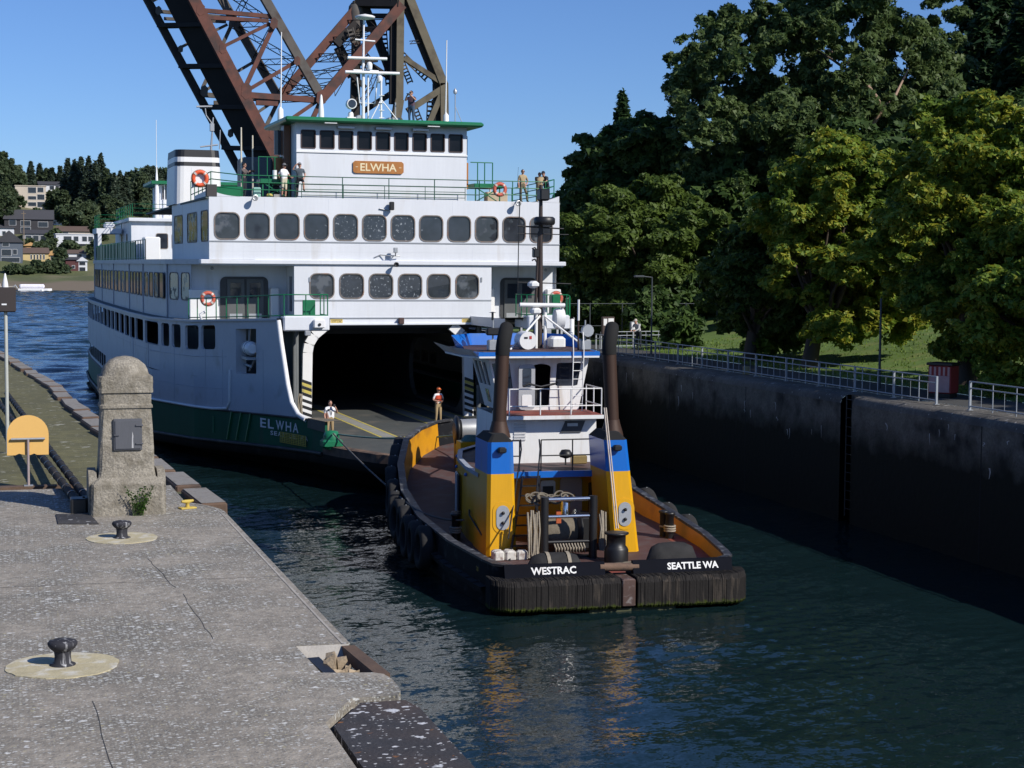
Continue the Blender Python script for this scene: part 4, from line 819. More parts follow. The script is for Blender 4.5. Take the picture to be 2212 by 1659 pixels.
text('ELWHA', 1.95, o, (-.25,1.412,14.83), (R(90),0,0), CREAM, .40, bold=.015)
for x in (-1.42,.92): MB().box(x-.06,x+.06,1.41,1.415,14.82,14.85).build('dash_mark', CREAM, o)
for s in (-1, 1):       # bridge wings
    x = -4.62 if s < 0 else 4.64
    d = MB(); d.box(*sorted((x, x+s*.35)), 3.0,3.9,13.1,17.0); d.build('wing_post', DKWOOD, FE)
    d = MB(); d.bbox(*sorted((x+s*.02, x+s*.75)), 3.85,3.95,13.9,15.35,.02); d.build('wing_door', WOOD, FE)
    d = MB(); d.box(*sorted((x+s*.05, x+s*.7)), 3.88,3.93,15.5,16.8); d.build('wing_pane', GLASS, FE)
    d = MB(); d.bbox(*sorted((x+s*.3, x+s*1.9)), 1.2,2.4,13.85,14.1,.02); 
    for xx in (.4,1.75): d.beam((x+s*xx,1.3,13.1),(x+s*xx,1.3,13.9),.06,.06); d.beam((x+s*xx,1.3,13.9),(x+s*(2.1-xx),1.3,13.1),.05,.05)
    d.build('wing_platform', GREEN, FE)
    d = MB(); 
    for xx in (.9,1.3,1.75): d.tube([(x+s*xx,2.6,14.1),(x+s*xx,2.6,15.3)], .03, 6)
    d.tube([(x+s*.5,2.6,15.3),(x+s*1.75,2.6,15.3)], .03, 6); d.build('wing_rail', GREEN, FE)
MB().bbox(-6.9,-5.3,4.5,6.5,13.1,15.4,.1).build('vent_house', mat('grey_vent_house', (.10,.13,.15), .6), FE)
MB().tube([(-5.6,2.2,14.1),(-5.6,2.2,14.6)], .12, 8).build('wing_lamp', WHITE2, FE); MB().bbox(-9.0,-7.0,3,3.6,13.1,13.75,.05).build('life_jacket_box', GREEN, FE); MB().bbox(6.2,7.4,3,3.6,13.1,13.75,.05).build('tan_locker', mat('tan_locker_paint', (.5,.40,.28), .7), FE)
# lamps and gear on the front
def flood(x, z, m=ALUM, sz=.16, y=-.35):
    b = MB(); b.lathe([(.05,y-.02),(sz,y-.12),(sz*.95,y-.02),(sz*.4,y+.14),(.03,y+.2)], 10, (x,0,z), 0, 'y'); b.tube([(x,y+.1,z),(x,-.0,z+.12)], .025, 5); b.build('floodlight', m, FE)
flood(-7.05, 13.05); flood(6.89, 13.02); flood(.26, 9.75, BLACK, .13)
MB().bbox(-.07,.16,-.4,-.12,12.55,12.98,.03).build('speaker', BLACK, FE)
b = MB(); b.tube([(.22,0,10.2),(.22,-.4,10.2),(.22,-.4,10.6)], .03, 6); b.bbox(.12,.32,-.5,-.3,10.35,10.62,.02); b.tube([(-.8,-.05,10.12),(-.5,-.05,10.24),(-.1,-.3,10.2),(.5,-.2,10.2)], .03, 6); b.build('camera_bracket', ALUM, FE)
MB().tube([(-.55,-.05,12.63),(-.1,-.05,12.55)], .035, 6).build('pipe_bracket', ALUM, FE)
for x, z in ((-4.2,8.95),(5.0,8.98)): MB().box(x-.03,x+.03,-.05,0,z-.12,z+.12).build('small_plate', STEEL, FE)
# roof gear: main mast, radars, searchlight, aerials
RZ = 17.3
b = MB(); b.tube([(-.25,5,RZ),(-.25,5,20.6)], .09, 8); b.tube([(-.25,5,20.6),(-.22,5,23.0)], [.07,.05], 8); b.build('mast', WHITE2, FE)
for (x0, x1, z, r) in ((-1.29,1.72,20.12,.085), (-1.16,1.02,20.88,.085)): MB().tube([(x0,4.8,z),(x1,4.8,z+.03)], r, 8).build('radar_scanner', WHITE2, FE)
b = MB(); b.lathe([(.0,22.95),(.5,23.05),(.55,23.15),(.45,23.2),(0,23.3)], 16, (-.15,5,0)); b.build('mast_top_dish', WHITE2, FE)
b = MB(); b.tube([(-.7,5,21.9),(.4,5,21.85)], .05, 6); b.build('mast_spreader', WHITE2, FE); b = MB(); b.tube([(-.8,5,20.25),(.6,5,20.25)], .05, 6); b.tube([(-.6,5,19.9),(-.45,5,18.5),(.4,5,18.5),(.55,5,20)], .04, 6)
b.build('mast_spreader', WHITE2, FE); MB().tube([(.02,5,RZ),(.02,5,20)], .05, 6).build('mast_stay', WHITE2, FE)
for x, z in ((.05,20.55),(.62,19.85)): MB().lathe([(.14,z-.25),(.16,z-.1),(.16,z+.05),(.1,z+.14),(0,z+.17)], 10, (x,4.8,0)).build('radar_motor', WHITE2, FE)
b = MB(); b.tube([(.65,4.6,RZ),(.65,4.6,19.7)], .06, 8)
for k in ((-.1,4.4),(1.7,4.2),(1.0,6)): b.tube([(.65,4.6,18.7),(k[0],k[1],RZ)], .03, 6)
for z in (17.7,18.1,18.5,18.9): b.tube([(.5,4.5,z),(.8,4.5,z)], .02, 5)
b.bbox(.35,.9,4.2,4.8,RZ,RZ+.25,.03); b.build('radar_tripod', WHITE2, FE)
o = MB(); o.bbox(-1.25,-.72,4.6,5.1,RZ,RZ+.4,.03); o.lathe([(.16,RZ+.4),(.15,RZ+.6),(.1,RZ+.68)], 10, (-.98,4.85,0)); o = o.build('searchlight_stand', WHITE2, FE)
b = MB(); b.lathe([(.27,4.5),(.28,4.55),(.28,4.9),(.2,5.05),(.05,5.12)], 14, (-.98,0,18.4), 0, 'y'); l_o = b.build('searchlight', WHITE2, FE); MB().lathe([(.22,4.485),(.22,4.51)], 14, (-.98,0,18.4), 0, 'y').build('lens', GLASS, l_o)
for x, zt_, zb in ((-2.57,18.9,RZ),(-4.78,18.2,RZ),(4.43,18.2,RZ)):
    b = MB(); b.lathe([(.17,zb),(.15,zb+.7),(.06,zt_-.1),(.0,zt_)], 10, (x,5,0)); b.build('aerial_base', WHITE2, FE)
for x, zb, zt_ in ((-4.77,18,22.1),(4.40,18,22.1),(-8.05+3.2,17.3,17.4)): MB().tube([(x,5,zb),(x+.03,5,(zb+zt_)/2),(x+.05,5,zt_)], [.045,.035,.03], 6).build('whip_aerial', WHITE2, FE)
for x, y, z0, z1 in ((-7.05,4,13.1,16.9),(-6.45,4,13.1,16.5),(6.7,4,13.1,14.2)): MB().tube([(x,y,z0),(x,y,z0+.6),(x,y,z1)], [.11,.06,.04], 6).build('whip_aerial', mat('cream_aerial', (.62,.57,.46), .6) if 'cream_aerial' not in bpy.data.materials else bpy.data.materials['cream_aerial'], FE)
b = MB(); b.tube([(4.95,5,RZ),(4.95,5,19.2)], .03, 5); b.lathe([(.1,19.2),(.12,19.35),(.02,19.5)], 8, (4.95,5,0)); b.tube([(4.95,5,18.5),(5.5,5,RZ)], .02, 5); b.build('aerial_post', ALUM, FE)
b = MB(); b.bbox(1.2,1.9,5.2,6,RZ,RZ+.5,.05); b.lathe([(.18,5.0),(.22,5.05),(.22,5.4)], 10, (-.45,0,RZ+.35), 0, 'y'); b.tube([(1.55,5,RZ),(1.55,5,18.6)], .04, 6); b.build('horn', ALUM, FE)
# hull lettering and fittings at the port bow
def hullpos(y, z): return Vector((-HB(y)-.015, y, z))
def onhull(t, y0, y1, z, h, m, name='lettering'):
    """one letter after the other along the curved bulwark"""
    wd = {'W': 1.35, 'M': 1.3, 'I': .5, ',': .45, ' ': .6}; tot = sum(wd.get(c, 1) for c in t); p = 0
    for c in t:
        w = wd.get(c, 1); ym = y0+(y1-y0)*(p+w/2)/tot; p += w
        if c == ' ': continue
        e = .12; d = Vector((-HB(ym-e), ym-e, 0))-Vector((-HB(ym+e), ym+e, 0)); d = -d; d = Vector((-d.x, -d.y, 0)); rz = math.atan2(d.y, d.x); L = abs(y1-y0)*w/tot*.78*(d.length/(2*e)); nn = Vector((d.y, -d.x, 0)).normalized()*.03
        text(c, L, FE, (-HB(ym)+nn.x, ym+nn.y, z-(h*.35 if c == ',' else 0)), (R(90), 0, rz), m, h*(.3 if c == ',' else 1), bold=.02, name=name)
LET = mat('white_lettering', (.72,.74,.74), .5, var=.2, sc=8)
onhull('ELWHA', -6.3, -9.8, 2.27, .44, LET); onhull('SEATTLE, WA', -7.2, -10.6, 1.86, .20, LET)
YB = mat('yellow_mesh', (.5,.40,.08), .7, var=.4, sc=10)
b = MB(); y0, y1 = -10.5, -8.2
for k in range(7): z = 1.97-k*.075; b.beam((-HB(y0)-.08,y0,z),(-HB(y1)-.08,y1,z),.03,.035)
for k in range(12): y = y0+(y1-y0)*k/11; b.beam((-HB(y)-.10,y,1.98),(-HB(y)-.10,y,1.50),.03,.03)
b.build('yellow_fender_net', YB, FE)
for y in (-5.6,-4.75,-3.9):
    b = MB(); b.beam((-HB(y)-.04,y,zt(y)-.02),(-HB(y+.45)-.04,y+.45,zl(y)+.1),.12,.07); b.build('hull_bracket', GREEN, FE)
MB().box(-HB(-2)-.06,-HB(-2),-2.05,-1.98,1.4,2.2).build('draft_mark', GREEN, FE)
b = MB(); b.lathe([(.32,1.65),(.36,1.85),(.36,2.25),(.28,2.42),(0,2.46)], 14, (-5.75,-12.8,0)); b.bbox(-6.2,-5.3,-13.2,-12.4,1.7,2.07,.08); b.build('fairlead', mat('bright_green_fairlead', (.012,.16,.075), .35), FE)
b = MB(); t0 = zt(-11.5)
b.add([(-HB(-12.3)-.05,-12.4,t0+.05),(-HB(-10.6)-.05,-10.6,t0+.06),(-HB(-10.6)-.06,-10.6,t0-.38),(-HB(-12.3)-.06,-12.4,t0-.44),(-HB(-12.3)+.7,-12.5,t0+.10),(-HB(-10.6)+.45,-10.6,t0+.07)], [(3,2,1,0),(0,1,5,4)])
b.build('rope_mat', ROPED, FE)
MB().tube([(-9.8,-.8,6.95),(-9.9,-.9,7.2),(-9.6,-.8,7.35)], .07, 6).build('mooring_chock', WHITE2, FE)
# lifebuoys hung on the ferry
def torus(R0, r, m1, m2, name, label, loc, rz, group='orange lifebuoys on the ferry'):
    o = thing(name, label, 'lifebuoy', loc, rz, group); n, k = 24, 8
    b = MB(); vs = [((R0+r*math.cos(2*math.pi*j/k))*math.cos(2*math.pi*i/n), r*.8*math.sin(2*math.pi*j/k), (R0+r*math.cos(2*math.pi*j/k))*math.sin(2*math.pi*i/n)) for i in range(n) for j in range(k)]
    b.add(vs, [(i*k+j, i*k+(j+1) % k, ((i+1) % n)*k+(j+1) % k, ((i+1) % n)*k+j) for i in range(n) for j in range(k)], 0, True); b.build('ring', m1, o)
    for a in (45,135,225,315):
        c = Vector((math.cos(R(a))*R0, 0, math.sin(R(a))*R0)); t = Vector((-math.sin(R(a)), 0, math.cos(R(a))))*.05; MB().tube([c-t, c+t], r*1.06, 8).build('band', m2, o)
    b = MB(); b.tube([((R0+r*1.15)*math.cos(R(a)), 0, (R0+r*1.15)*math.sin(R(a))) for a in range(0, 361, 15)], .012, 5); b.build('grab_line', ROPE, o); return o
def fw_(x, y, z): return FE.matrix_basis @ Vector((x, y, z)) if False else Vector((18.95+x*math.cos(R(1.2))-y*math.sin(R(1.2)), 85+x*math.sin(R(1.2))+y*math.cos(R(1.2)), z))
BAND = mat('reflective_band', (.6,.5,.45), .5)
MB().box(-10.12,-9.35,.22,.26,13.55,14.55).build('lifebuoy_panel', WHITE2, FE)
torus(.33,.10, ORANGE, BAND, 'lifebuoy', 'bright orange lifebuoy on a white panel in front of the funnel', fw_(-9.72,.10,13.98), 0)
torus(.29,.09, REDF, BAND, 'lifebuoy', 'faded orange lifebuoy on the upper rail right of the pilothouse', fw_(6.0,.02,13.75), 0)
torus(.29,.09, REDF, BAND, 'lifebuoy', 'red lifebuoy beside the locker in the left corner recess of the ferry', fw_(-9.4,-.15,7.98), 0)
torus(.29,.09, REDF, BAND, 'lifebuoy', 'red lifebuoy in the right corner recess behind the tug mast', fw_(9.15,-.15,8.0), 0)
# ================================================================ the tug
TG = thing('tugboat', 'yellow blue and white tug with black exhaust pipes seen from astern', 'tugboat', (16.5, 44, 0), R(-3))
TY = [.2,.5,1.2,4,8,12,15,18,20,21.3,22]; TX = [3.2,3.55,3.7,4.1,4.3,4.15,3.75,3.0,2.1,1.2,.05]
def TB(y): return float(np.interp(y, TY, TX))
def tr(y): return float(np.interp(y, [0,4,8,12.5,15,18,22], [1.28,1.40,1.55,1.95,2.45,3.05,3.45]))
def tk(y): return float(np.interp(y, [0,10,15,19,22], [.88,1.05,1.45,2.0,2.5]))
ty = [.2,.5,1.2,2.5,4,6,8,10,12,13.5,15,16.5,18,19,20,20.7,21.3,21.7,22]
b = MB()
for s in (-1, 1): b.loft([[(s*TB(y), y, tr(y)), (s*(TB(y)+.02), y, tr(y)-.5), (s*(TB(y)*.99), y, .1+.3*(y/22)), (s*TB(y)*.86, 11+(y-11)*.92, -1.4)] for y in ty], closed=False)
b.add([(-3.2,.2,tr(0)-.3),(3.2,.2,tr(0)-.3),(2.7,.9,-1.4),(-2.7,.9,-1.4)], [(3,2,1,0)])
b.build('hull', BULW, TG)
b = MB()
for s in (-1, 1): b.loft([[(s*(TB(y)-.14), y, tr(y)-.02), (s*(TB(y)-.22), y, tk(y)-.03)] for y in ty if y < 21.5], closed=False)
b.build('bulwark_lining', mat('orange_yellow_lining', (.60,.27,.012), .4, var=.2, grime=(.30,.12,.02), gamt=.15), TG)
b = MB()
for s in (-1, 1): b.loft([[(s*(TB(y)+.05), y, tr(y)-.03), (s*(TB(y)+.05), y, tr(y)+.04), (s*(TB(y)-.20), y, tr(y)+.045), (s*(TB(y)-.20), y, tr(y)-.04)] for y in ty if y < 21.8], sm=False)
b.build('bulwark_cap', mat('worn_black_cap', (.03,.03,.034), .5, var=.4, sc=3, grime=(.17,.18,.19), gamt=.22, gsc=4), TG)
b = MB(); b.loft([[(-(TB(y)-.15), y, tk(y)), (TB(y)-.15, y, tk(y))] for y in ty], closed=False, sm=False); b.build('main_deck', OXDIRT, TG)
b = MB()
for s in (-1, 1): b.loft([[(s*(TB(y)-.24), y, tk(y)+.006), (s*(TB(y)-.80), y, tk(y)+.006)] for y in (.9,1.5,2.5,4,6)], closed=False, sm=False)
b.loft([[(-3.0,y,tk(y)+.005),(3.1,y,tk(y)+.005)] for y in (.5,1.6)], closed=False, sm=False); b.build('deck_border', OXIDE, TG)
b = MB()
for s in (-1, 1):
    for i in range(9):
        y0, y1 = .9+i*.62, .9+(i+1)*.62-.05; z = .62+.03*i
        b.add([(s*(TB(y0)+.0),y0,z),(s*(TB(y0)+.22),y0,z-.03),(s*(TB(y1)+.22),y1,z-.01),(s*TB(y1),y1,z+.02),(s*(TB(y0)+.16),y0,z-.22),(s*(TB(y1)+.16),y1,z-.2)], [(0,1,2,3),(1,4,5,2)])
    b.loft([[(s*(TB(y)+.13), y, .42+y*.03), (s*(TB(y)+.13), y, .2+y*.03), (s*TB(y)*.98, y, .12+y*.03)] for y in ty if 5 < y < 20], closed=False)
b.build('rubbing_strake', RUBBER, TG)
# tyre fenders
n, k = 20, 8; tv = []
for i in range(n):
    a = 2*math.pi*i/n
    for r, w in ((.40,-.16),(.46,-.21),(.64,-.20),(.70,-.12),(.70,.12),(.64,.20),(.46,.21),(.40,.16)): tv.append((w, r*math.cos(a), r*math.sin(a)))
b = MB(); b.add(tv, [(i*k+j, i*k+(j+1) % k, ((i+1) % n)*k+(j+1) % k, ((i+1) % n)*k+j) for i in range(n) for j in range(k)], 0, True); tyre = b.mesh('tyre_fender', RUBBER)
ch = MB(); ch.tube([(0,.0,.62),(.05,.0,.72)], .025, 5); chm = ch.mesh('chain', STEEL)
for s, ys_ in ((-1, (6.2,7.3,8.4,9.5,10.7,12.0,13.3,14.6,15.9,17.2,18.4)), (1, (7,9,11,13,15.5,18))):
    for y in ys_:
        t = math.atan2(TB(y+.4)-TB(y-.4), .8)
        o = obj('tyre_fender', tyre, TG, (s*(TB(y)+.27), y, tr(y)-.66+random.uniform(-.06,.06)), (random.uniform(-.1,.1), random.uniform(-.08,.08), -s*t+random.uniform(-.12,.12))); obj('chain', chm, o)
# laminated stern fender
FEND = mat('laminated_rubber_fender', (.024,.022,.021), .9, spec=.15, var=.5, sc=14, streak=True, grime=(.075,.062,.05), gamt=.15, gsc=7, bump=.5, bsc=14)
nf = FEND.node_tree.nodes; lf_ = FEND.node_tree.links; gf = nf.new('ShaderNodeNewGeometry'); sf = nf.new('ShaderNodeSeparateXYZ'); lf_.new(gf.outputs['Position'], sf.inputs[0])
tf = nf.new('ShaderNodeTexNoise'); tf.inputs['Scale'].default_value = 9; lf_.new(gf.outputs['Position'], tf.inputs[0]); af = nf.new('ShaderNodeMath'); af.operation = 'MULTIPLY_ADD'; af.inputs[1].default_value = -.28; lf_.new(tf.outputs[0], af.inputs[0]); lf_.new(sf.outputs[2], af.inputs[2])
rf = nf.new('ShaderNodeMapRange'); rf.inputs[1].default_value = .12; rf.inputs[2].default_value = .02; lf_.new(af.outputs[0], rf.inputs[0]); xf = nf.new('ShaderNodeMix'); xf.data_type = 'RGBA'; lf_.new(rf.outputs[0], xf.inputs[0]); lf_.new(nf['Principled BSDF'].inputs['Base Color'].links[0].from_socket, xf.inputs[6]); xf.inputs[7].default_value = (.05,.065,.01,1); lf_.new(xf.outputs[2], nf['Principled BSDF'].inputs['Base Color'])
def fender(x0, x1, s):
    """slabs of rubber set side by side, rounded at the outer end"""
    b = MB(); xs = np.arange(min(x0,x1), max(x0,x1)-.001, .026); ce = max(abs(x0), abs(x1))
    for x in xs:
        d = ce-abs(x+.017); ya = -.62+(0 if d > .7 else .75*(1-math.sqrt(max(0, 1-(1-d/.7)**2))))
        ya += random.choice((-.004,0,0,.003,.012))+random.uniform(-.004,.004); zt_ = .98+random.uniform(-.015,.012); zb = .13+random.uniform(-.02,.02)
        b.add([(x,ya+.05,zb),(x+.0255,ya+.05,zb),(x+.0255,.55,zb),(x,.55,zb),(x,ya,zb+.06),(x+.0255,ya,zb+.06),(x,ya,zt_-.14),(x+.0255,ya,zt_-.14),(x,ya+.13,zt_),(x+.0255,ya+.13,zt_),(x+.0255,.55,zt_),(x,.55,zt_)],
              [(0,1,5,4),(4,5,7,6),(6,7,9,8),(8,9,10,11),(0,4,6,8,11,3),(1,2,10,9,7,5),(3,2,1,0)])
    o = b.build('stern_fender', FEND, TG); return o
fender(-3.78, -.14, -1); fender(.36, 3.82, 1)
b = MB(); b.bbox(-.10,.30,-.60,.5,.16,.94,.03); b.build('fender_post', mat('rusty_steel_post', (.10,.06,.05), .6, .3, var=.4, grime=(.25,.22,.21), gamt=.2, gsc=6), TG)
b = MB(); b.prism([(-1.0,-.45),(1.5,-.45),(1.6,-.3),(-1.05,-.3)], -.02, .10); b.build('waterline_step', mat('weedy_steel', (.06,.065,.03), .8), TG)
b = MB()
for x0, x1 in ((-3.35,-.42),(.42,3.42)):
    b.add([(x0,-.02,.96),(x1,-.02,.96),(x1,.10,1.33),(x0,.10,1.33),(x0,.24,1.33),(x1,.24,1.33),(x1,.24,.9),(x0,.24,.9)], [(0,1,2,3),(3,2,5,4),(4,5,6,7),(0,3,4,7),(1,6,5,2)])
tp = b.build('transom_plate', mat('navy_black_plate', (.006,.007,.012), .8, spec=.08, var=.3), TG)
tl = math.atan2(.12, .37)
text('WESTRAC', 1.32, TG, (-1.93,.033,1.155), (R(90)-tl,0,0), WHITET, .215, bold=.03); text('SEATTLE WA', 1.55, TG, (2.22,.033,1.155), (R(90)-tl,0,0), WHITET, .205, bold=.03)
b = MB(); b.tube([(-.55,.15,1.18),(.6,.15,1.15)], .12, 10); b.build('stern_roller', RUSTDECK, TG)
YG = mat('yellow_lettering', (.5,.33,.02), .5)
text('00', .3, TG, (-(TB(1.6)+.03), 1.6, 1.0), (R(90),0,R(-90)), YG, .14, bold=.01)
# deck house with two slanting stack casings
dh = [(-2.98,5.0),(-2.95,7),(-2.7,9.5),(-2.2,11.7),(-1.3,13.1),(-.3,13.6),(.6,13.3),(1.5,12.2),(2.0,10),(2.05,7),(1.85,5.0),(1.35,5.0),(1.35,7),(-1.75,7),(-1.95,5.0)]
b = MB(); b.prism([(x, y) for x, y in dh], .85, 3.2); o = b.build('deckhouse', YEL, TG)
def edge_band(z0, z1, m, name, pad=.03):
    b = MB(); pts = [p for p in dh[:11]]; b.loft([[(x*1.01, y*1.003-.0, z0), (x*1.01, y*1.003, z1), (x*.96, y*.98, z1)] for x, y in pts], closed=False, sm=False); return b.build(name, m, TG)
edge_band(3.2, 3.32, mat('pale_rim', (.33,.36,.42), .5), 'house_rim')
b = MB(); b.prism([(x*.985, y*.995) for x, y in dh[:11]]+[(1.2,5.55),(-1.8,5.55)], 3.12, 3.24); b.build('house_top', OXDIRT, TG)
MB().box(-1.85,1.2,5.48,5.56,3.08,3.28).build('blue_edge', BLUE, TG)
for s, (b0, b1, t0, t1) in ((-1, (-3.03,-2.08,-2.96,-2.17)), (1, (.95,1.82,.70,1.43))):
    def q(z, y0=3.7, y1=5.6, c=.10):
        f = (z-.9)/3.5; xa, xb = b0+(t0-b0)*f, b1+(t1-b1)*f; y0 = y0+.15*f
        return [(xa+c,y0,z),(xb-c,y0,z),(xb,y0+c,z),(xb,y1,z),(xa,y1,z),(xa,y0+c,z)]
    b = MB(); b.loft([q(.86), q(1.8), q(3.44)], sm=False); b.build('stack_casing', YEL, TG)
    b = MB(); b.loft([q(3.44), q(4.40)], sm=False); b.build('stack_band', BLUE, TG)
    tq = q(4.40); b = MB(); b.loft([tq, [(x*.5+.5*(t0+t1)/2*1.0, y*.75+.25*4.8, 4.62) for x, y, z in tq]], sm=False); b.add([(x*.5+.5*(t0+t1)/2, y*.75+.25*4.8, 4.62) for x, y, z in tq], [tuple(range(6))]); b.build('stack_cap', SOOT, TG)
    xb_, xt_ = ((-2.40,-2.30) if s < 0 else (1.22,1.10)); ye_ = 4.8
    b = MB(); b.lathe([(.36,4.45),(.34,4.55),(.25,4.85),(.23,4.95)], 16, (xb_,ye_,0)); b.build('exhaust_cone', RUST, TG)
    b = MB(); b.tube([(xb_,ye_,4.9),(xb_+(xt_-xb_)*.9,ye_,7.0)], .215, 16); b.build('exhaust_pipe', RUST, TG)
    b = MB(); b.tube([(xb_+(xt_-xb_)*.9,ye_,6.98),(xt_,ye_,7.2),(xt_+.04,ye_+.02,7.45),(xt_+.14,ye_+.2,7.72),(xt_+.2,ye_+.35,7.82)], [.225,.225,.225,.22,.21], 16); b.build('exhaust_bend', SOOT, TG)
    xm = b0+(t0-b0)*.32; xM = b1+(t1-b1)*.32; xc = (xm+xM)/2+(.03 if s < 0 else .05)
    tlt = (.15/3.5)
    def oval(w, h, y, m, nm, par): bb = MB(); L = rrect(w, h, w/2-.005, 6, xc, 2.12); bb.prism(L, 0, .03, f=lambda x, z, d: (x, 3.7+tlt*(z-.9)-y-d+.02, z)); return bb.build(nm, m, par)
    o1 = oval(.62,.98,.008, YEL, 'oval_rim', TG); o2 = oval(.40,.74,.03, ALUM, 'oval_plate', TG)
    for dz in (-.15,.15): MB().ball((xc,3.66,2.12+dz), .055, 0, 8).build('eye', BLACK, o2)
    lx = (t0+t1)/2; MB().bbox(lx-.13,lx+.13,3.62,3.84,4.08,4.26,.04).build('deck_light', BLACK, TG)
# fittings of the aft recess
GD = mat('grey_steel_door', (.36,.37,.39), .5, var=.1)
b = MB(); L = rrect(.74,1.78,.12,4,.52,1.98); b.prism(L, 0, .05, f=lambda x, z, d: (x, 6.98-d, z)); b.build('steel_door', GD, TG)
MB().box(.42,.66,6.91,6.925,2.24,2.32).build('yellow_label', YLINE, TG)
b = MB(); L = rrect(.50,.60,.08,3,-.28,2.5); b.prism(L, 0, .12, f=lambda x, z, d: (x, 6.98-d, z)); o = b.build('vent_box', ALUM, TG); MB().box(-.46,-.10,6.84,6.855,2.26,2.62).build('grille', BLACK, o)
MB().bbox(1.10,1.25,6.75,6.95,1.7,2.7,.03).build('cable_trunk', DARKINT, TG)
MB().tube([(-1.4,6.6,3.02),(.6,6.6,3.02)], .03, 6).build('pipe', ALUM, TG)
# winch and its frame
fr_ = MB()
for x in (-1.42,.10): fr_.tube([(x,3,.85),(x,3,2.82)], .13, 12)
fr_.box(-1.5,.2,3.1,3.3,.85,1.0); fr_.build('towing_frame', BLACK, TG)
for z, r in ((2.74,.065),(2.22,.055)): MB().tube([(-1.3,3,z),(-.02,3,z)], r, 10).build('frame_roller', CHROME, TG)
MB().tube([(-1.3,3,1.45),(-.02,3,1.45)], .05, 8).build('frame_roller', BLACK, TG)
b = MB(); b.lathe([(.65,-1.35),(.65,-1.28),(.32,-1.26),(.32,-.12),(.65,-.10),(.65,-.03)], 18, (0,4.2,1.6), 0, 'x'); b.build('winch_drum', BLACK, TG)
b = MB(); b.lathe([(.42,-1.24),(.46,-.9),(.44,-.5),(.43,-.14)], 18, (0,4.2,1.6), 0, 'x'); b.build('winch_rope', ROPED, TG)
MB().bbox(-.1,.5,3.8,4.9,1.0,2.1,.1).build('winch_motor', BLACK, TG); MB().lathe([(.16,1.3),(.16,2.3),(.1,2.4)], 10, (-.25,4.9,.3)).build('winch_cylinder', CHROME, TG)
def rope_hang(x0, x1, z0, z1, y, n, m, name):
    b = MB()
    for i in range(n):
        x = x0+(x1-x0)*(i+.5)/n; w = lambda: random.uniform(-.03,.03)
        b.tube([(x+w(),y+w(),z1+random.uniform(-.05,.1)),(x+w(),y-.05+w(),z1-.4*(z1-z0)),(x+w(),y+w(),z0+.2),(x+w(),y+w(),z0)], .032, 6)
    return tag(b.build(name, m), None)
def onT(x, y, z): a = R(-3); return Vector((16.5+x*math.cos(a)-y*math.sin(a), 44+x*math.sin(a)+y*math.cos(a), z))
def place(o, label, cat, group=None):
    o.location = (16.5,44,0); o.rotation_euler = (0,0,R(-3)); return tag(o, label, cat, group)
place(rope_hang(-1.95,-1.56,1.0,2.36,3.0,7,ROPE,'hanging_rope'), 'pale rope hanging in a thick hank left of the tug winch frame', 'rope')
place(rope_hang(.30,.50,1.15,2.30,3.0,4,ROPE,'hanging_rope'), 'thin hank of pale rope hanging right of the tug winch frame', 'rope')
b = MB()
for i in range(11):
    x = -1.15+i*.09; b.tube([(x,2.85,1.42),(x+.03,2.78,1.3),(x+.05,2.85,1.15),(x+.08,2.9,1.3)], .028, 6)
place(b.build('rope_lashing', ROPE), 'row of pale rope loops on the bar at the bottom of the winch frame', 'rope')
b = MB()
for i in range(16):
    x = -1.75+random.random()*1.2; y = 3.25+random.random()*.5; rr = random.uniform(.12,.22); a = random.uniform(-.6,.6); b.tube([(x+rr*math.cos(t), y+rr*.7*math.sin(t), 2.66+i*.008+.05*math.sin(t+a)*2) for t in np.linspace(0,5.6,12)], .032, 6)
place(b.build('rope_heap', ROPED), 'brown tangled rope heaped on top of the tug winch', 'rope')
b = MB(); b.box(-.95,-.80,3.35,3.42,1.95,2.35); place(b.build('orange_rag', mat('orange_cloth', (.45,.10,.03), .8)), 'small orange cloth hanging inside the winch frame', 'cloth')
# padded fenders on the stern rail
def pad(x0, x1, h, label, straps):
    o = thing('stern_pad', label, 'fender', onT((x0+x1)/2, 1.0, 1.0), R(-3)); w = (x1-x0)/2
    b = MB(); rings = []
    for i in range(9):
        t = -1+2*i/8; r = math.sqrt(max(.02, 1-t**4)); rings.append([(t*w, -.42*r*math.cos(a_), h*r*math.sin(a_)) for a_ in np.linspace(-.2, math.pi+.2, 10)])
    b.loft(rings, closed=False); b.build('pad', RUBBER, o)
    for t in straps:
        bb = MB(); bb.loft([[(t*w+dx, -.44*math.cos(a_), h*1.02*math.sin(a_)+.01) for a_ in np.linspace(-.1, math.pi+.1, 10)] for dx in (-.05,.05)], closed=False); bb.build('strap', ROPE, o)
    return o
pad(-2.5,-.78,.50,'long black stern pad with two pale straps above the name on the left',(-.28,.42)); pad(1.1,2.72,.68,'high rounded black stern pad without straps on the right',())
b = MB(); b.lathe([(.36,.86),(.36,1.30),(.33,1.36),(.28,1.42),(.28,1.72),(.37,1.76),(.37,1.80),(.30,1.81)], 18, (.62,2.3,0)); b.build('capstan', BLACK, TG)
b = MB(); 
for i in range(6): b.tube([(-.6+.35*i+.3*math.cos(t),1.3+.2*math.sin(t),.95+.02*i) for t in np.linspace(0, 5.5, 14)], .035, 6)
place(b.build('rope_coil', ROPED), 'loose grey rope coils lying on the tug stern deck', 'rope')
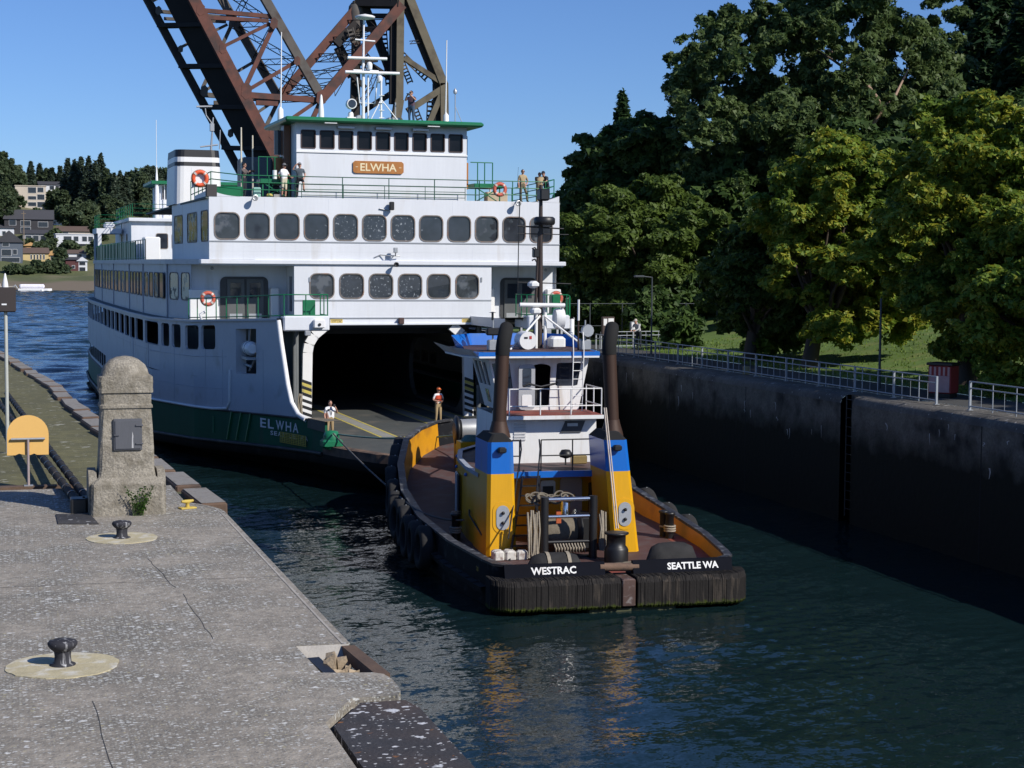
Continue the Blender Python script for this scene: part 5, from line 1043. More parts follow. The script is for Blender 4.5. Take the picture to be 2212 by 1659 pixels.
def bitts(x, y, rz, label):
    o = thing('mooring_bitts', label, 'bollard', onT(x, y, tk(y)), R(-3)+rz, 'double mooring bitts on the tug deck')
    for dx in (-.2,.2): MB().lathe([(.13,0),(.13,.75),(.17,.78),(.17,.84),(.1,.86)], 12, (dx,0,0)).build('post', BLACK, o)
    b = MB(); 
    for z in (.25,.32,.4): b.tube([(-.2+.17*math.cos(t),.17*math.sin(t),z) for t in np.linspace(0, 6.3, 14)], .035, 6)
    b.tube([(-.2,-.15,.3),(.2,.16,.35)], .035, 6); b.build('rope_turns', ROPE, o); return o
bitts(-3.3,6.9,R(75),'black double bitts with pale rope turns on the left deck of the tug'); bitts(3.45,5.9,R(100),'black double bitts with pale rope on the right bulwark of the tug')
b = MB(); 
for k in range(5): x, y = -2.95+(k % 3)*.36, 3.3+(k//3)*.2; b.bbox(x,x+.33,y-.25,y,.9+.0*k,1.22,.05)
place(b.build('white_bundle', mat('white_bundle_cloth', (.6,.58,.53), .8, var=.3, sc=5, grime=(.2,.12,.10), gamt=.3, gsc=6)), 'white wrapped bundles on deck at the foot of the left yellow casing', 'bundle')
# steep ladder
b = MB()
for dx in (-.36,.36): b.beam((-2.13+dx,3.0,.88),(-1.12+dx*.75,5.7,3.28),.06,.10)
for k in range(9): t = (k+.6)/9.2; x = -2.13+1.01*t; b.beam((x-.34+.08*t,3.0+2.7*t,.88+2.4*t),(x+.34-.08*t,3.0+2.7*t,.88+2.4*t),.16,.03)
for dx in (-.40,.36): b.tube([(-2.13+dx,3.0,1.6),(-1.25+dx*.8,5.3,4.0),(-1.15+dx*.8,5.8,4.25)], .025, 6)
b.build('ladder', BLACK, TG)
def rail_t(pts, hs, m, name='railing', sp=.9, r=.022):
    pts = [Vector(p) for p in pts]; b = MB()
    for h in hs: b.tube([p+Vector((0,0,h)) for p in pts], r, 6)
    o = b.build(name, m, TG)
    for i in range(len(pts)-1):
        d = pts[i+1]-pts[i]; n = max(1, round(d.length/sp))
        for k in range(n+(1 if i == len(pts)-2 else 0)): q = MB(); q.tube([(0,0,0),(0,0,hs[-1])], r, 6); q.build('railing_post', m, o, pts[i]+d*(k/n))
rail_t([(-.85,5.6,3.28),(1.2,5.6,3.28)], (.48,.98), BLACK); rail_t([(-1.8,5.6,3.28),(-1.55,5.6,3.28)], (.48,.98), BLACK)
# upper house, balcony and wheelhouse
b = MB(); b.loft([[(-1.55,8,3.24),(1.70,8,3.24),(1.6,12.2,3.24),(-1.5,12.2,3.24)],[(-1.5,8,4.74),(1.66,8,4.74),(1.55,12.2,4.74),(-1.45,12.2,4.74)]], sm=False); b.build('upper_house', WHITET, TG)
b = MB(); b.box(-1.5,1.78,7.5,9.6,4.72,4.84); b.build('balcony', WHITET, TG); MB().box(-1.46,1.74,7.55,9.5,4.842,4.856).build('balcony_floor', OXIDE, TG)
b = MB(); pr = [(.42,4.22),(1.12,4.22),(1.28,4.62),(.60,4.62)]; b.prism(pr, 0, .02, f=lambda x, z, d: (x, 7.985-d, z)); o = b.build('name_plate', mat('dark_plate', (.05,.055,.065), .5), TG); MB().box(.66,1.02,7.955,7.962,4.44,4.54).build('plate_marking', ALUM, o)
for k in range(6): MB().box(-1.15,-.75,7.96,8.0,4.0+k*.1,4.06+k*.1).build('louvre', mat('white_louvre', (.6,.6,.6), .5) if k == 0 else bpy.data.materials['white_louvre'], TG)
b = MB(); b.box(.30,.34,6.9,6.95,3.28,3.5); b.lathe([(.04,3.5),(.2,3.55),(.22,3.66),(.14,3.78),(0,3.8)], 14, (.32,6.9,0)); b.build('searchlight', BLACK, TG)
MB().bbox(.55,1.05,6.9,7.2,3.30,3.58,.03).build('brass_box', mat('brass', (.45,.33,.14), .4, .7), TG)
def wh(z):
    f = (z-4.84)/1.8; return [(-1.25-.42*f,9.5),(1.48+.37*f,9.5),(1.42+.5*f,12),(.9+.3*f,13.2+.3*f),(-.75-.25*f,13.2+.3*f),(-1.22-.5*f,12)]
def whP(i, u, z):
    r = wh(z); a = r[i]; c = r[(i+1) % 6]; return (a[0]+(c[0]-a[0])*u, a[1]+(c[1]-a[1])*u, z)
sides = {0: [(.02,.20,5.6,6.45,.03),(.42,.62,4.95,6.42,.12),(.68,.93,5.66,6.45,.05)], 1: [(.1,.45,5.7,6.45,.03),(.55,.92,5.7,6.45,.03)], 2: [(.1,.9,5.7,6.45,.03)], 3: [(.05,.48,5.7,6.45,.03),(.52,.95,5.7,6.45,.03)], 4: [(.1,.9,5.7,6.45,.03)], 5: [(.08,.28,5.65,6.45,.03),(.32,.52,5.65,6.45,.03),(.56,.76,5.65,6.45,.03)]}
b = MB()
for i in range(6):
    va = 4.90 if i == 0 else 5.6; dirn = Vector(whP(i,.6,5.5))-Vector(whP(i,.4,5.5)); nn = Vector((-dirn.y, dirn.x, 0)).normalized()
    holed(b, lambda u, v, i=i: whP(i,u,v), [0,1], 4.84, 6.66, sides[i], (va,6.5), depth=.06, N=lambda u, nn=nn: nn)
b.build('wheelhouse', WHITET, TG)
for i in range(6):
    for j, h in enumerate(sides[i]):
        if i == 0 and j == 1: continue
        pts = [Vector(whP(i,u,z)) for u, z in ((h[0],h[2]),(h[1],h[2]),(h[1],h[3]),(h[0],h[3]))]; dirn = pts[1]-pts[0]; nn = Vector((-dirn.y, dirn.x, 0)).normalized()*.05
        q = MB(); q.add([p+nn for p in pts], [(0,1,2,3)]); q.build('window_pane', GLASS, TG)
MB().box(-1.2,1.4,9.9,12.9,4.85,5.5).build('console', DARKINT, TG); MB().box(-1.4,1.5,12.6,12.65,5.5,6.6).build('inner_bulkhead', DARKINT, TG)
d = MB(); L = rrect(.56,1.52,.14,4,-.42,5.66); d.prism(L, 0, .05, f=lambda x, z, dd: (x, 9.2-dd*1.0, z)); o = d.build('open_door', GD, TG)
q = MB(); L = rrect(.30,.62,.05,3,-.42,5.98); q.prism(L, 0, .01, f=lambda x, z, dd: (x, 9.145-dd, z)); q.build('pane', GLASS, o); q = MB(); L = rrect(.34,.42,.05,3,-.42,5.20); q.prism(L, 0, .01, f=lambda x, z, dd: (x, 9.145-dd, z)); q.build('panel', WHITET, o)
q = MB(); pts = [Vector(whP(5,u,z)) for u, z in ((.36,5.05),(.55,5.05),(.55,5.5),(.36,5.5))]; dirn = pts[1]-pts[0]; nn = Vector((dirn.y,-dirn.x,0)).normalized()*.012; q.add([p+nn for p in pts], [(0,1,2,3)]); q.build('side_pane', GLASS, TG)
r0 = [(-2.15,8.75),(1.98,8.75),(2.3,12.2),(1.4,13.9),(-1.4,13.9),(-2.6,12.2),(-2.55,9.6)]
b = MB(); b.prism(r0, 6.66, 6.72); b.build('roof_soffit', WHITET, TG)
b = MB(); b.prism([(x*1.01, y) for x, y in r0], 6.72, 6.86); b.build('roof_edge', BLUE, TG)
b = MB(); b.prism([(x*.93, y*.99+.12) for x, y in r0], 6.86, 6.875); b.build('roof_deck', OXDIRT, TG)
b = MB(); pp = [(-2.3,10.2),(-2.2,12.2),(-1.3,13.6),(1.3,13.6),(2.0,12.2),(1.9,10.4)]
b.loft([[(x,y,6.86),(x*1.06,y*1.012,7.05 if i in (0,5) else 7.28),(x*1.06-.03,y*1.012-.05,7.05 if i in (0,5) else 7.28),(x-.03,y-.06,6.86)] for i, (x, y) in enumerate(pp)], closed=False, sm=False); b.build('roof_screen', BLUE, TG)
b = MB(); b.add([(-2.17,8.75,6.73),(-2.57,9.6,6.73),(-2.95,9.7,7.0),(-2.42,8.8,6.95)], [(0,1,2,3),(3,2,1,0)]); b.add([(-2.57,9.6,6.73),(-2.62,12.2,6.73),(-3.0,12.3,7.05),(-2.95,9.7,7.0)], [(0,1,2,3),(3,2,1,0)]); b.build('roof_visor', WHITET, TG)
rail_t([(-1.4,7.6,4.85),(1.72,7.6,4.85),(1.72,9.4,4.85)], (.30,.86), mat('white_rail', (.7,.7,.7), .4), sp=1.05)
b = MB()
for x in (1.06,1.42): b.tube([(x,8.85,4.85),(x,8.70,6.9),(x,8.8,7.5),(x,9.3,7.5)], .02, 6)
for z in np.arange(5.1,6.9,.28): b.tube([(1.06,8.80,z),(1.42,8.80,z)], .015, 5)
b.build('roof_ladder', WHITET, TG)
MB().tube([(-1.0,7.4,5.82),(-.8,7.4,5.9),(-.4,7.4,5.8),(.1,7.4,5.9)], .04, 6).build('antenna_fitting', BLACK, TG)
# mast and roof gear
b = MB(); b.tube([(.50,11,6.86),(.50,11,9.6),(.50,11,12.5)], [.10,.09,.06], 8); b.tube([(.30,11,6.86),(.34,11,8.4),(.45,11,10.9)], .055, 8); b.build('mast', mat('brown_black_mast', (.05,.035,.03), .5, .2), TG)
b = MB()
for x in (.34,.66): b.tube([(x,10.9,6.86),(x,10.9,8.2)], .06, 8)
b.tube([(.45,10.8,8.0),(-.75,10.2,6.86)], .04, 6); b.tube([(.6,10.8,8.0),(2.0,10.2,6.86)], .04, 6); b.build('mast_foot', WHITET, TG)
b = MB(); b.lathe([(.33,11.12),(.37,11.18),(.37,11.34),(.30,11.40)], 16, (.58,10.8,0)); b.build('radar_drum', BLACK, TG)
b = MB(); b.tube([(-.32,11,11.08),(1.32,11,11.0)], .03, 6); b.tube([(-.32,11,10.82),(1.5,11,10.8)], .02, 6); b.tube([(-.28,11,10.75),(-.22,11,12.6)], .02, 5); b.tube([(-.28,11,10.75),(-.3,11,8.9)], .018, 5); b.tube([(-.3,11,9.15),(1.6,11,9.1)], .022, 6); b.bbox(.40,.75,10.7,11.2,11.95,12.35,.05); b.tube([(.2,11,10.3),(.3,11,10.35),(.4,11,10.2)], .03, 6); b.tube([(.2,11,9.9),(.3,11,9.95),(.4,11,9.8)], .03, 6); b.bbox(.22,.42,10.8,11.1,10.0,10.3,.03); b.build('mast_fittings', BLACK, TG)
b = MB(); b.tube([(-.3,10.7,8.38),(1.3,10.7,8.36)], .075, 8); b.bbox(.1,.42,10.5,10.9,8.05,8.28,.06); b.bbox(.0,.35,10.5,10.9,8.95,9.2,.08); b.build('radar_scanner', WHITET, TG)
b = MB(); b.lathe([(.30,9.95),(.31,10.0),(.31,10.7)], 20, (-.18,0,7.18), 0, 'y'); o = b.build('raft_canister', WHITET, TG)
text('RAFT', .3, o, (-.18,9.94,7.24), (R(90),0,0), BLACK, .07) if False else None
MB().box(-.14,-.06,9.935,9.945,7.24,7.34).build('red_mark', RED, o); MB().box(-.32,-.2,9.935,9.945,7.25,7.31).build('dark_mark', BLACK, o)
b = MB(); b.bbox(.72,1.25,10.3,10.9,6.87,7.3,.08); b.lathe([(.33,.9),(.36,1.0),(.36,1.2)], 14, (.1,10.9,7.9), 0, 'x'); b.build('white_housing', WHITET, TG)
for x, g in ((-1.58,0),(1.62,1)):
    b = MB(); b.bbox(x-.18,x+.18,9.1,9.4,6.88,7.25,.04); b.tube([(x,9.25,7.2),(x,9.25,7.9)], .03, 6); b.build('light_bracket', STEEL, TG)
    b = MB(); b.lathe([(.2,8.95),(.22,9.0),(.2,9.15),(.08,9.3)], 12, (x+.02,0,7.55), 0, 'y') if g else b.bbox(x-.25,x+.5,9.05,9.3,7.4,7.65,.05); b.build('floodlight', ALUM if g else BLACK, TG)
b = MB(); b.tube([(-1.58,9.3,7.9),(-1.58,9.3,8.15)], .04, 6); b.lathe([(.14,8.15),(.02,8.18)], 8, (-1.58,9.3,0)); b.build('horn_cone', BLACK, TG)
MB().tube([(1.28,8.9,6.9),(1.28,8.9,8.6)], .03, 6).build('whip_aerial', RUST, TG); MB().tube([(1.28,8.9,7.9),(1.28,8.9,8.6)], .04, 6).build('aerial_sleeve', WHITET, TG)
for i in (0, 1): MB().tube([(.50+.06*i,3.3,5.45),(.92+.07*i,3.3,1.75)], .022, 6).build('boat_hook', mat('pale_pole', (.6,.52,.45), .5) if i == 0 else bpy.data.materials['pale_pole'], TG)
# port side door and blue lamps, bow gear
d = MB(); d.bbox(-.05,.03,-.42,.42,1.15,2.85,.02); d.build('side_door', GD, TG, (-2.80,9.1,0), (0,0,R(-8))); d = MB(); d.box(-.03,.02,-.16,.16,1.15,2.85); d.build('doorway', DARKINT, TG, (-2.90,8.45,0), (0,0,R(-6)))
for y, z in ((11.2,3.15),(9.9,2.95),(6.9,3.05)): MB().ball((-np.interp(y,[7,9.5,11.7],[2.99,2.75,2.25]),y,z), .06, 0, 8).build('blue_lamp', BLUE, TG)
MB().tube([(-3.0,6.3,2.0),(-3.08,5.9,1.9),(-3.02,4.4,1.5)], .03, 6).build('hand_rail', DARKINT, TG)
b = MB(); b.lathe([(.3,-.75),(.55,-.7),(.55,-.62),(.38,-.58),(.38,.5),(.55,.55),(.55,.62),(.3,.7)], 18, (-.35,17.8,3.4), 0, 'x'); b.bbox(-1.0,.4,17.2,18.4,1.6,3.0,.1); b.build('bow_winch', BLACK, TG)
b = MB(); b.lathe([(.40,-.5),(.42,.0),(.40,.45)], 18, (-.35,17.8,3.4), 0, 'x'); b.build('bow_winch_rope', ALUM, TG)
b = MB()
for i in range(5): b.tube([(-1.15+(.32-.03*i)*math.cos(t),14.6+(.28-.02*i)*math.sin(t),3.32+.04*i) for t in np.linspace(0, 6.3, 16)], .035, 6)
b.tube([(-1.0,14.7,3.45),(-.6,16,3.3),(-.2,17.5,3.0)], .035, 6)
MB().box(-1.6,-.7,14.2,15.0,1.4,3.3).build('bow_locker', YEL, TG); place(b.build('rope_coil', ROPEG), 'pale green rope coiled on the yellow locker at the tug bow', 'rope')
# lines between tug and ferry
def line(name, pts, r, m, label, sag=0):
    pts = [Vector(p) for p in pts]; out = []
    for i in range(len(pts)-1):
        for k in range(12): t = k/12; p = pts[i].lerp(pts[i+1], t); p.z -= sag*4*t*(1-t); out.append(p)
    out.append(pts[-1]); return tag(MB().tube(out, r, 6).build(name, m), label, 'rope')
fl = fw_(-5.75,-13.2,2.35)
line('mooring_line', [fl, onT(-TB(9),9,tr(9)+.05), onT(-3.2,6.2,1.7)], .035, mat('dark_line', (.10,.095,.09), .8), 'dark mooring line running from the ferry bow to the tug left bitts', .12)
line('mooring_line', [fw_(-5.5,-13.1,2.3), onT(-.3,19.5,3.05), onT(0,18,3.1)], .04, ROPEG, 'green mooring line running across the ferry apron to the tug bow', .18)
# ================================================================ raised railway bridge behind the ferry
BR = thing('bascule_bridge', 'raised rusty red-brown railway bascule bridge towering behind the ferry', 'bridge', at(760,380,Y=300))
B0 = Vector(BR.location); OFF = Vector((-6.7, 6.5, .4))
def bp(px, py, back=0): return at(px, py, Y=300)-B0+OFF*back
def bm(p, q, w, m, name, h=None, back=0, back2=None):
    b = MB(); b.beam(bp(*p, back), bp(*q, back if back2 is None else back2), w, h or w, upv=(0,1,0)); return b.build(name, m, BR)
def lat(p, q, w, m, back=0, back2=None, n=None, name='lattice_brace'):
    P = bp(*p, back); Q = bp(*q, back if back2 is None else back2); d = Q-P; L = d.length; n = n or max(3, int(L/(w*1.3))); side = d.cross(Vector((0,1,0))).normalized()*(w/2); b = MB()
    for s in (-1, 1): b.beam(P+side*s, Q+side*s, .14, .2, upv=(0,1,0))
    for i in range(n):
        a = P+d*(i/n)+side*(1 if i % 2 else -1); c = P+d*((i+1)/n)+side*(-1 if i % 2 else 1); b.beam(a, c, .09, .09, upv=(0,1,0))
    return b.build(name, m, BR)
def ladderlat(p, q, w, m, back=0, n=9):
    P = bp(*p, back); Q = bp(*q, back); d = Q-P; side = d.cross(Vector((0,1,0))).normalized()*(w/2); b = MB()
    for s in (-1, 1): b.beam(P+side*s, Q+side*s, .16, .3, upv=(0,1,0))
    for i in range(n): c = P+d*((i+.5)/n); b.beam(c-side, c+side, d.length/n*.45, .12, upv=(0,1,0))
    return b.build('batten_plate_strut', m, BR)
# leaf: bottom chords, deck, top chords, web
bm((395,-45),(640,425),1.9,BRG_R,'bottom_chord',2.0)
bm((398,-45),(648,425),1.3,BRG_D,'bottom_chord',1.6,1.12)
bm((548,-45),(695,212),1.5,BRG_G,'top_chord',1.5); bm((548,-45),(695,212),1.4,BRG_G,'top_chord',1.4,1)
b = MB(); P0, P1 = bp(392,-45,.06), bp(636,425,.06); A0, A1 = bp(392,-45,.66), bp(636,425,.66)
dn = Vector((.5,-.2,.35)); b.add([P0,P1,A1,A0,P0+dn,P1+dn,A1+dn,A0+dn], [(0,1,2,3),(7,6,5,4),(0,4,5,1),(1,5,6,2),(2,6,7,3),(3,7,4,0)]); b.build('deck_floor', BRG_D, BR)
for t in np.linspace(.02,.97,6): p = (395+245*t, -45+470*t); bm(p, p, .75, BRG_D, 'floor_beam', 1.6, 0, 1.12)
K_ = .82
for p, q, w, m in (((432,22),(588,36),.9,BRG_R), ((445,38),(580,45),.8,BRG_R), ((529,190),(592,52),.95,BRG_R), ((475,104),(583,51),.7,BRG_R), ((533,196),(640,133),.8,BRG_R), ((533,205),(690,217),1.25,BRG_R), ((553,222),(600,224),1.0,BRG_R), ((588,285),(690,215),.8,BRG_R), ((640,330),(695,215),1.0,BRG_R), ((418,0),(500,-45),.9,BRG_R)):
    bm(p, q, w*K_, m, 'web_member'); bm(p, q, w*.68, BRG_G if m is BRG_R else m, 'web_member', back=1)
for p, q in (((590,50),(600,52)),((640,132),(645,134)),((692,212),(697,216)),((560,-20),(566,-18))): lat(p, q, 1.0, BRG_D, 0, 1, 6)
for p, q in (((592,52),(640,133)),((640,133),(692,212)),((550,-40),(592,52))): lat(p, q, .9, BRG_D, 0, 1, 10); lat(p, q, .9, BRG_D, 1, 0, 10)
for p, w in (((432,22),2.6),((480,106),2.2),((531,198),3.4),((588,290),2.6),((590,52),2.4),((640,133),2.0),((692,212),3.2)):
    for bk in (0, 1): b = MB(); c = bp(*p, bk); w = w*.72; b.prism([(-w*.5,-w*.3),(-w*.1,-w*.62),(w*.42,-w*.4),(w*.5,w*.3),(w*.1,w*.62),(-w*.4,w*.4)], -1.05, -.95, f=lambda x, z, y: (c.x+x*.8, c.y+y, c.z+z)); b.build('gusset_plate', BRG_R if bk == 0 else BRG_G, BR)
# operating links
bm((868,10),(694,214),1.75,BRG_R,'operating_link',1.4); bm((868,10),(694,214),1.6,BRG_R,'operating_link',1.3,1)
for t in (.2,.38,.56,.74,.9): p = (868-174*t, 10+204*t); lat(p, (p[0]+2,p[1]), 1.5, BRG_D, 0, 1, 5)
for t in (.28,.46,.64,.82): p = (868-174*t, 10+204*t); q = (868-174*(t+.14), 10+204*(t+.14)); lat(p, q, .7, BRG_D, 0, 1, 6)
# counterweight tower
bm((864,-10),(862,215),1.35,BRG_O,'tower_post'); bm((864,-10),(862,225),1.3,BRG_D,'tower_post',back=.14); bm((864,0),(858,225),1.3,BRG_D,'tower_post',back=1)
bm((874,-30),(958,183),1.5,BRG_O,'tower_leg',1.3); bm((958,180),(960,300),1.5,BRG_O,'tower_leg',1.3); bm((874,-25),(958,183),1.4,BRG_D,'tower_leg',1.3,.12); bm((866,-30),(948,183),1.4,BRG_D,'tower_leg',1.3,1); bm((958,180),(960,300),1.4,BRG_D,'tower_leg',1.3,.15)
bm((872,125),(952,178),.9,BRG_O,'tower_brace'); bm((957,190),(880,240),1.1,BRG_O,'tower_brace'); bm((952,205),(925,270),1.0,BRG_O,'tower_brace'); bm((850,240),(880,290),1.1,BRG_O,'tower_brace'); bm((862,215),(850,290),1.6,BRG_O,'tower_post')
bm((872,125),(952,178),.9,BRG_D,'tower_brace',back=1); bm((957,190),(880,240),1.0,BRG_D,'tower_brace',back=1)
lat((885,92),(920,88),.5,BRG_D); ladderlat((875,95),(952,172),1.0,BRG_O,.3,12); ladderlat((890,118),(915,180),1.0,BRG_O,.3,9); ladderlat((866,50),(877,185),.9,BRG_D,.4,14); ladderlat((905,232),(922,275),.9,BRG_D,.1,6); ladderlat((938,215),(936,275),.9,BRG_D,.1,6); ladderlat((812,60),(845,160),1.1,BRG_G,.6,12); ladderlat((843,90),(875,130),.8,BRG_R,.8,6)
lat((775,205),(830,110),.9,BRG_D,.6); lat((790,130),(850,60),.9,BRG_D,.8); lat((838,210),(862,150),.8,BRG_D,.5); lat((842,225),(870,185),.8,BRG_D,.7); lat((812,135),(862,128),.8,BRG_D,.5)
bm((806,135),(862,128),.9,BRG_D,'tower_strut',back=.5); bm((815,150),(855,190),.8,BRG_D,'tower_strut',back=.7); bm((845,50),(800,95),1.6,BRG_D,'tower_strut',back=.8); bm((815,100),(846,165),1.6,BRG_D,'tower_strut',back=.9)
bm((868,8),(872,4),1.5,BRG_D,'top_beam',2.4,0,1.05); bm((868,35),(864,32),.8,BRG_D,'top_beam',.9,0,1.0); bm((862,60),(862,62),.8,BRG_D,'top_beam',.8,0,1)
b = MB(); c = bp(868,36,1.05); b.lathe([(1.3,-3.5),(1.35,-1),(1.55,.9),(1.4,2.0),(.9,2.7),(.4,2.9)], 14, tuple(c)); b.build('sheave_housing', BRG_G, BR)
b = MB(); b.beam(bp(868,60,1.05), bp(866,260,1.05), 1.4, 1.4); b.build('tower_post', BRG_D, BR)
b = MB(); c = bp(850,268,.2); b.box(c.x-4,c.x+2.0,c.y,c.y+5,c.z-9,c.z+.6); b.build('machinery_house', BRG_D, BR)
b = MB(); c = bp(640,330,.5); b.box(c.x-3,c.x+6,c.y-1,c.y+3,c.z-14,c.z+4); b.build('pivot_frame', BRG_D, BR)
for x, w in ((690,5),(900,8)):
    b = MB(); c = bp(x,400,.5); b.box(c.x-w,c.x+w,c.y-4,c.y+4,-B0.z-1,c.z-2); b.build('pier_base', CONCL, BR)
# ================================================================ trees
def leafcloud(name, P, N, size, m, parent=None, asp=.55, sizevar=.45):
    """leaf-sized faces at points P with facing N"""
    n = len(P); P = np.asarray(P, float); N = N/np.linalg.norm(N, axis=1, keepdims=True)
    t = rng.normal(size=(n,3)); t -= N*(t*N).sum(1, keepdims=True); t /= np.linalg.norm(t, axis=1, keepdims=True); bt = np.cross(N, t)
    s = size*np.exp(sizevar*.9*rng.normal(size=(n,1)).clip(-1.6,1.4)); a = t*s; bb = bt*s*asp; dr = N*s*.18
    V = np.stack([P-a*1.15, P+a*.75-bb*1.25+dr, P+a*.75+bb*1.25+dr], 1).reshape(-1,3)
    me = bpy.data.meshes.new(name); me.vertices.add(3*n); me.vertices.foreach_set('co', V.ravel()); me.loops.add(3*n); me.loops.foreach_set('vertex_index', np.arange(3*n, dtype=np.int32)); me.polygons.add(n); me.polygons.foreach_set('loop_start', np.arange(0,3*n,3, dtype=np.int32)); me.materials.append(m); me.update(calc_edges=True); me.validate(); return obj(name, me, parent)
def shell(c, r, n, up=.25, fill=.25):
    d = rng.normal(size=(n,3)); d[:,2] += up; d /= np.linalg.norm(d, axis=1, keepdims=True)
    f = np.where(rng.random(n) < fill, rng.random(n)**.5, rng.uniform(.82,1.06,n))[:,None]
    P = np.array(c)+d*np.array(r)*f; N = d*.8+rng.normal(size=(n,3))*.6+np.array([0,0,.75]); return P, N
def crown_pts(clumps, dens, sub=8):
    """each clump is a handful of flat sprays of leaves of different size"""
    Ps, Ns = [], []
    for c, r in clumps:
        r = np.array(r); n = int(dens*(r[0]*r[1]+r[0]*r[2]+r[1]*r[2])*4.2)
        for k in range(sub):
            d = rng.normal(size=3); d /= np.linalg.norm(d); cc = np.array(c)+d*r*rng.uniform(.35,1.05); rr = r*rng.uniform(.26,.60)*np.array([1,1,.5]); p, q = shell(cc, rr, max(4, n//sub), .3, .35); t = rng.normal(size=2)*.35; p[:,2] += (p[:,0]-cc[0])*t[0]+(p[:,1]-cc[1])*t[1]-.10*((p[:,0]-cc[0])**2+(p[:,1]-cc[1])**2)/max(rr[0],.1); Ps.append(p); Ns.append(q)
    return np.concatenate(Ps), np.concatenate(Ns)
def trunk_mesh(h, r, limbs, m, parent, lean=(0,0)):
    b = MB(); b.tube([(0,0,-.3),(0,0,.3),(lean[0]*.5,lean[1]*.5,h*.5),(lean[0],lean[1],h)], [r*1.5,r*1.1,r*.8,r*.35], 9); b.build('trunk', m, parent)
    for p, q, w in limbs:
        b = MB(); p = Vector(p); q = Vector(q); mid = (p+q)/2+Vector((random.uniform(-.3,.3),random.uniform(-.3,.3),(q-p).length*.08)); b.tube([p, mid, q], [w,w*.7,w*.3], 7); b.build('limb', m, parent)
def round_tree(label, base, z0, crown, nclump, rc, leaf, dens, lsize, kind='broadleaf_tree', bark=None, tr_=.32, seed=0, squash=.8, group='broadleaf trees on the right bank'):
    """crown = (dx,dy,zc,rx,ry,rz): clumps spread over an ellipsoid"""
    rg = np.random.default_rng(seed+11); o = thing(kind, label, 'tree', (base[0], base[1], z0), 0, group); dx, dy, zc, rx, ry, rz = crown; zc -= z0; cl = []; lim = []
    for i in range(nclump):
        d = rg.normal(size=3); d[2] += .15; d /= np.linalg.norm(d); f = rg.uniform(.62,.98) if i % 4 else rg.uniform(.1,.6); c = np.array([dx+d[0]*rx*f, dy+d[1]*ry*f, zc+d[2]*rz*f]); s = rc*rg.uniform(.65,1.3); cl.append((c, (s, s, s*squash)))
        if i % 3 == 0: lim.append(((dx*.3,dy*.3,max(1.2,zc-rz*.85)), tuple(c*np.array([.85,.85,.95])), tr_*.35))
    trunk_mesh(max(2, zc), tr_, lim, bark or BARK, o, (dx*.4,dy*.4)); P, N = crown_pts(cl, dens); leafcloud('crown', P, N, lsize, leaf, o); return o
def px_tree(label, px, pyc, Y, wpx, hpx, gx=None, **k):
    """place a crown whose middle is seen at (px,pyc) at distance Y"""
    c = at(px, pyc, Y=Y); s = (c-EYE).length/FPX; z0 = bankz(c.x, Y); return round_tree(label, (c.x if gx is None else gx, Y), z0, (0 if gx is None else c.x-gx, 0, c.z, wpx*s/2, wpx*s/2, hpx*s/2), **k)
# lindens by the right wall, yellowing
px_tree('yellowing bushy linden, nearest tree at the right edge above the red box', 2110,500,60,430,560, nclump=125, rc=1.0, leaf=LF_LIND, dens=155, lsize=.104, seed=1, tr_=.40, gx=37.6)
px_tree('tall yellow-green linden left of the nearest one above the lawn', 1850,530,72,400,500, nclump=110, rc=1.15, leaf=LF_LIND, dens=135, lsize=.115, seed=2, tr_=.36, gx=36.6)
px_tree('dark green linden in the shade in front of the madrona tree', 1660,615,78,270,270, nclump=55, rc=1.1, leaf=LF_MAPLE, dens=110, lsize=.125, seed=3, tr_=.30, gx=36.2)
px_tree('low leafy branches of a linden hanging at the right edge behind the railing', 2270,640,54,330,420, nclump=60, rc=.95, leaf=LF_LIND, dens=130, lsize=.105, seed=14, tr_=.36)
# maples left of them
px_tree('broad green maple with lit leaves beside the ferry right side', 1400,590,104,330,420, nclump=95, rc=1.5, leaf=LF_MAPLE, dens=85, lsize=.155, seed=4, tr_=.4)
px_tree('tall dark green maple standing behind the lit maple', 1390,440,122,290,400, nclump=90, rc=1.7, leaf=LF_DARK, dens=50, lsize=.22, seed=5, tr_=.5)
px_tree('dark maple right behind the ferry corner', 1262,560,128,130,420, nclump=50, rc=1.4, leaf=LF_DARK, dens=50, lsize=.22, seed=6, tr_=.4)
px_tree('dull olive maple between the tall dark maple and the madrona', 1540,560,116,200,280, nclump=60, rc=1.5, leaf=LF_MAPLE, dens=55, lsize=.2, seed=7, tr_=.4)
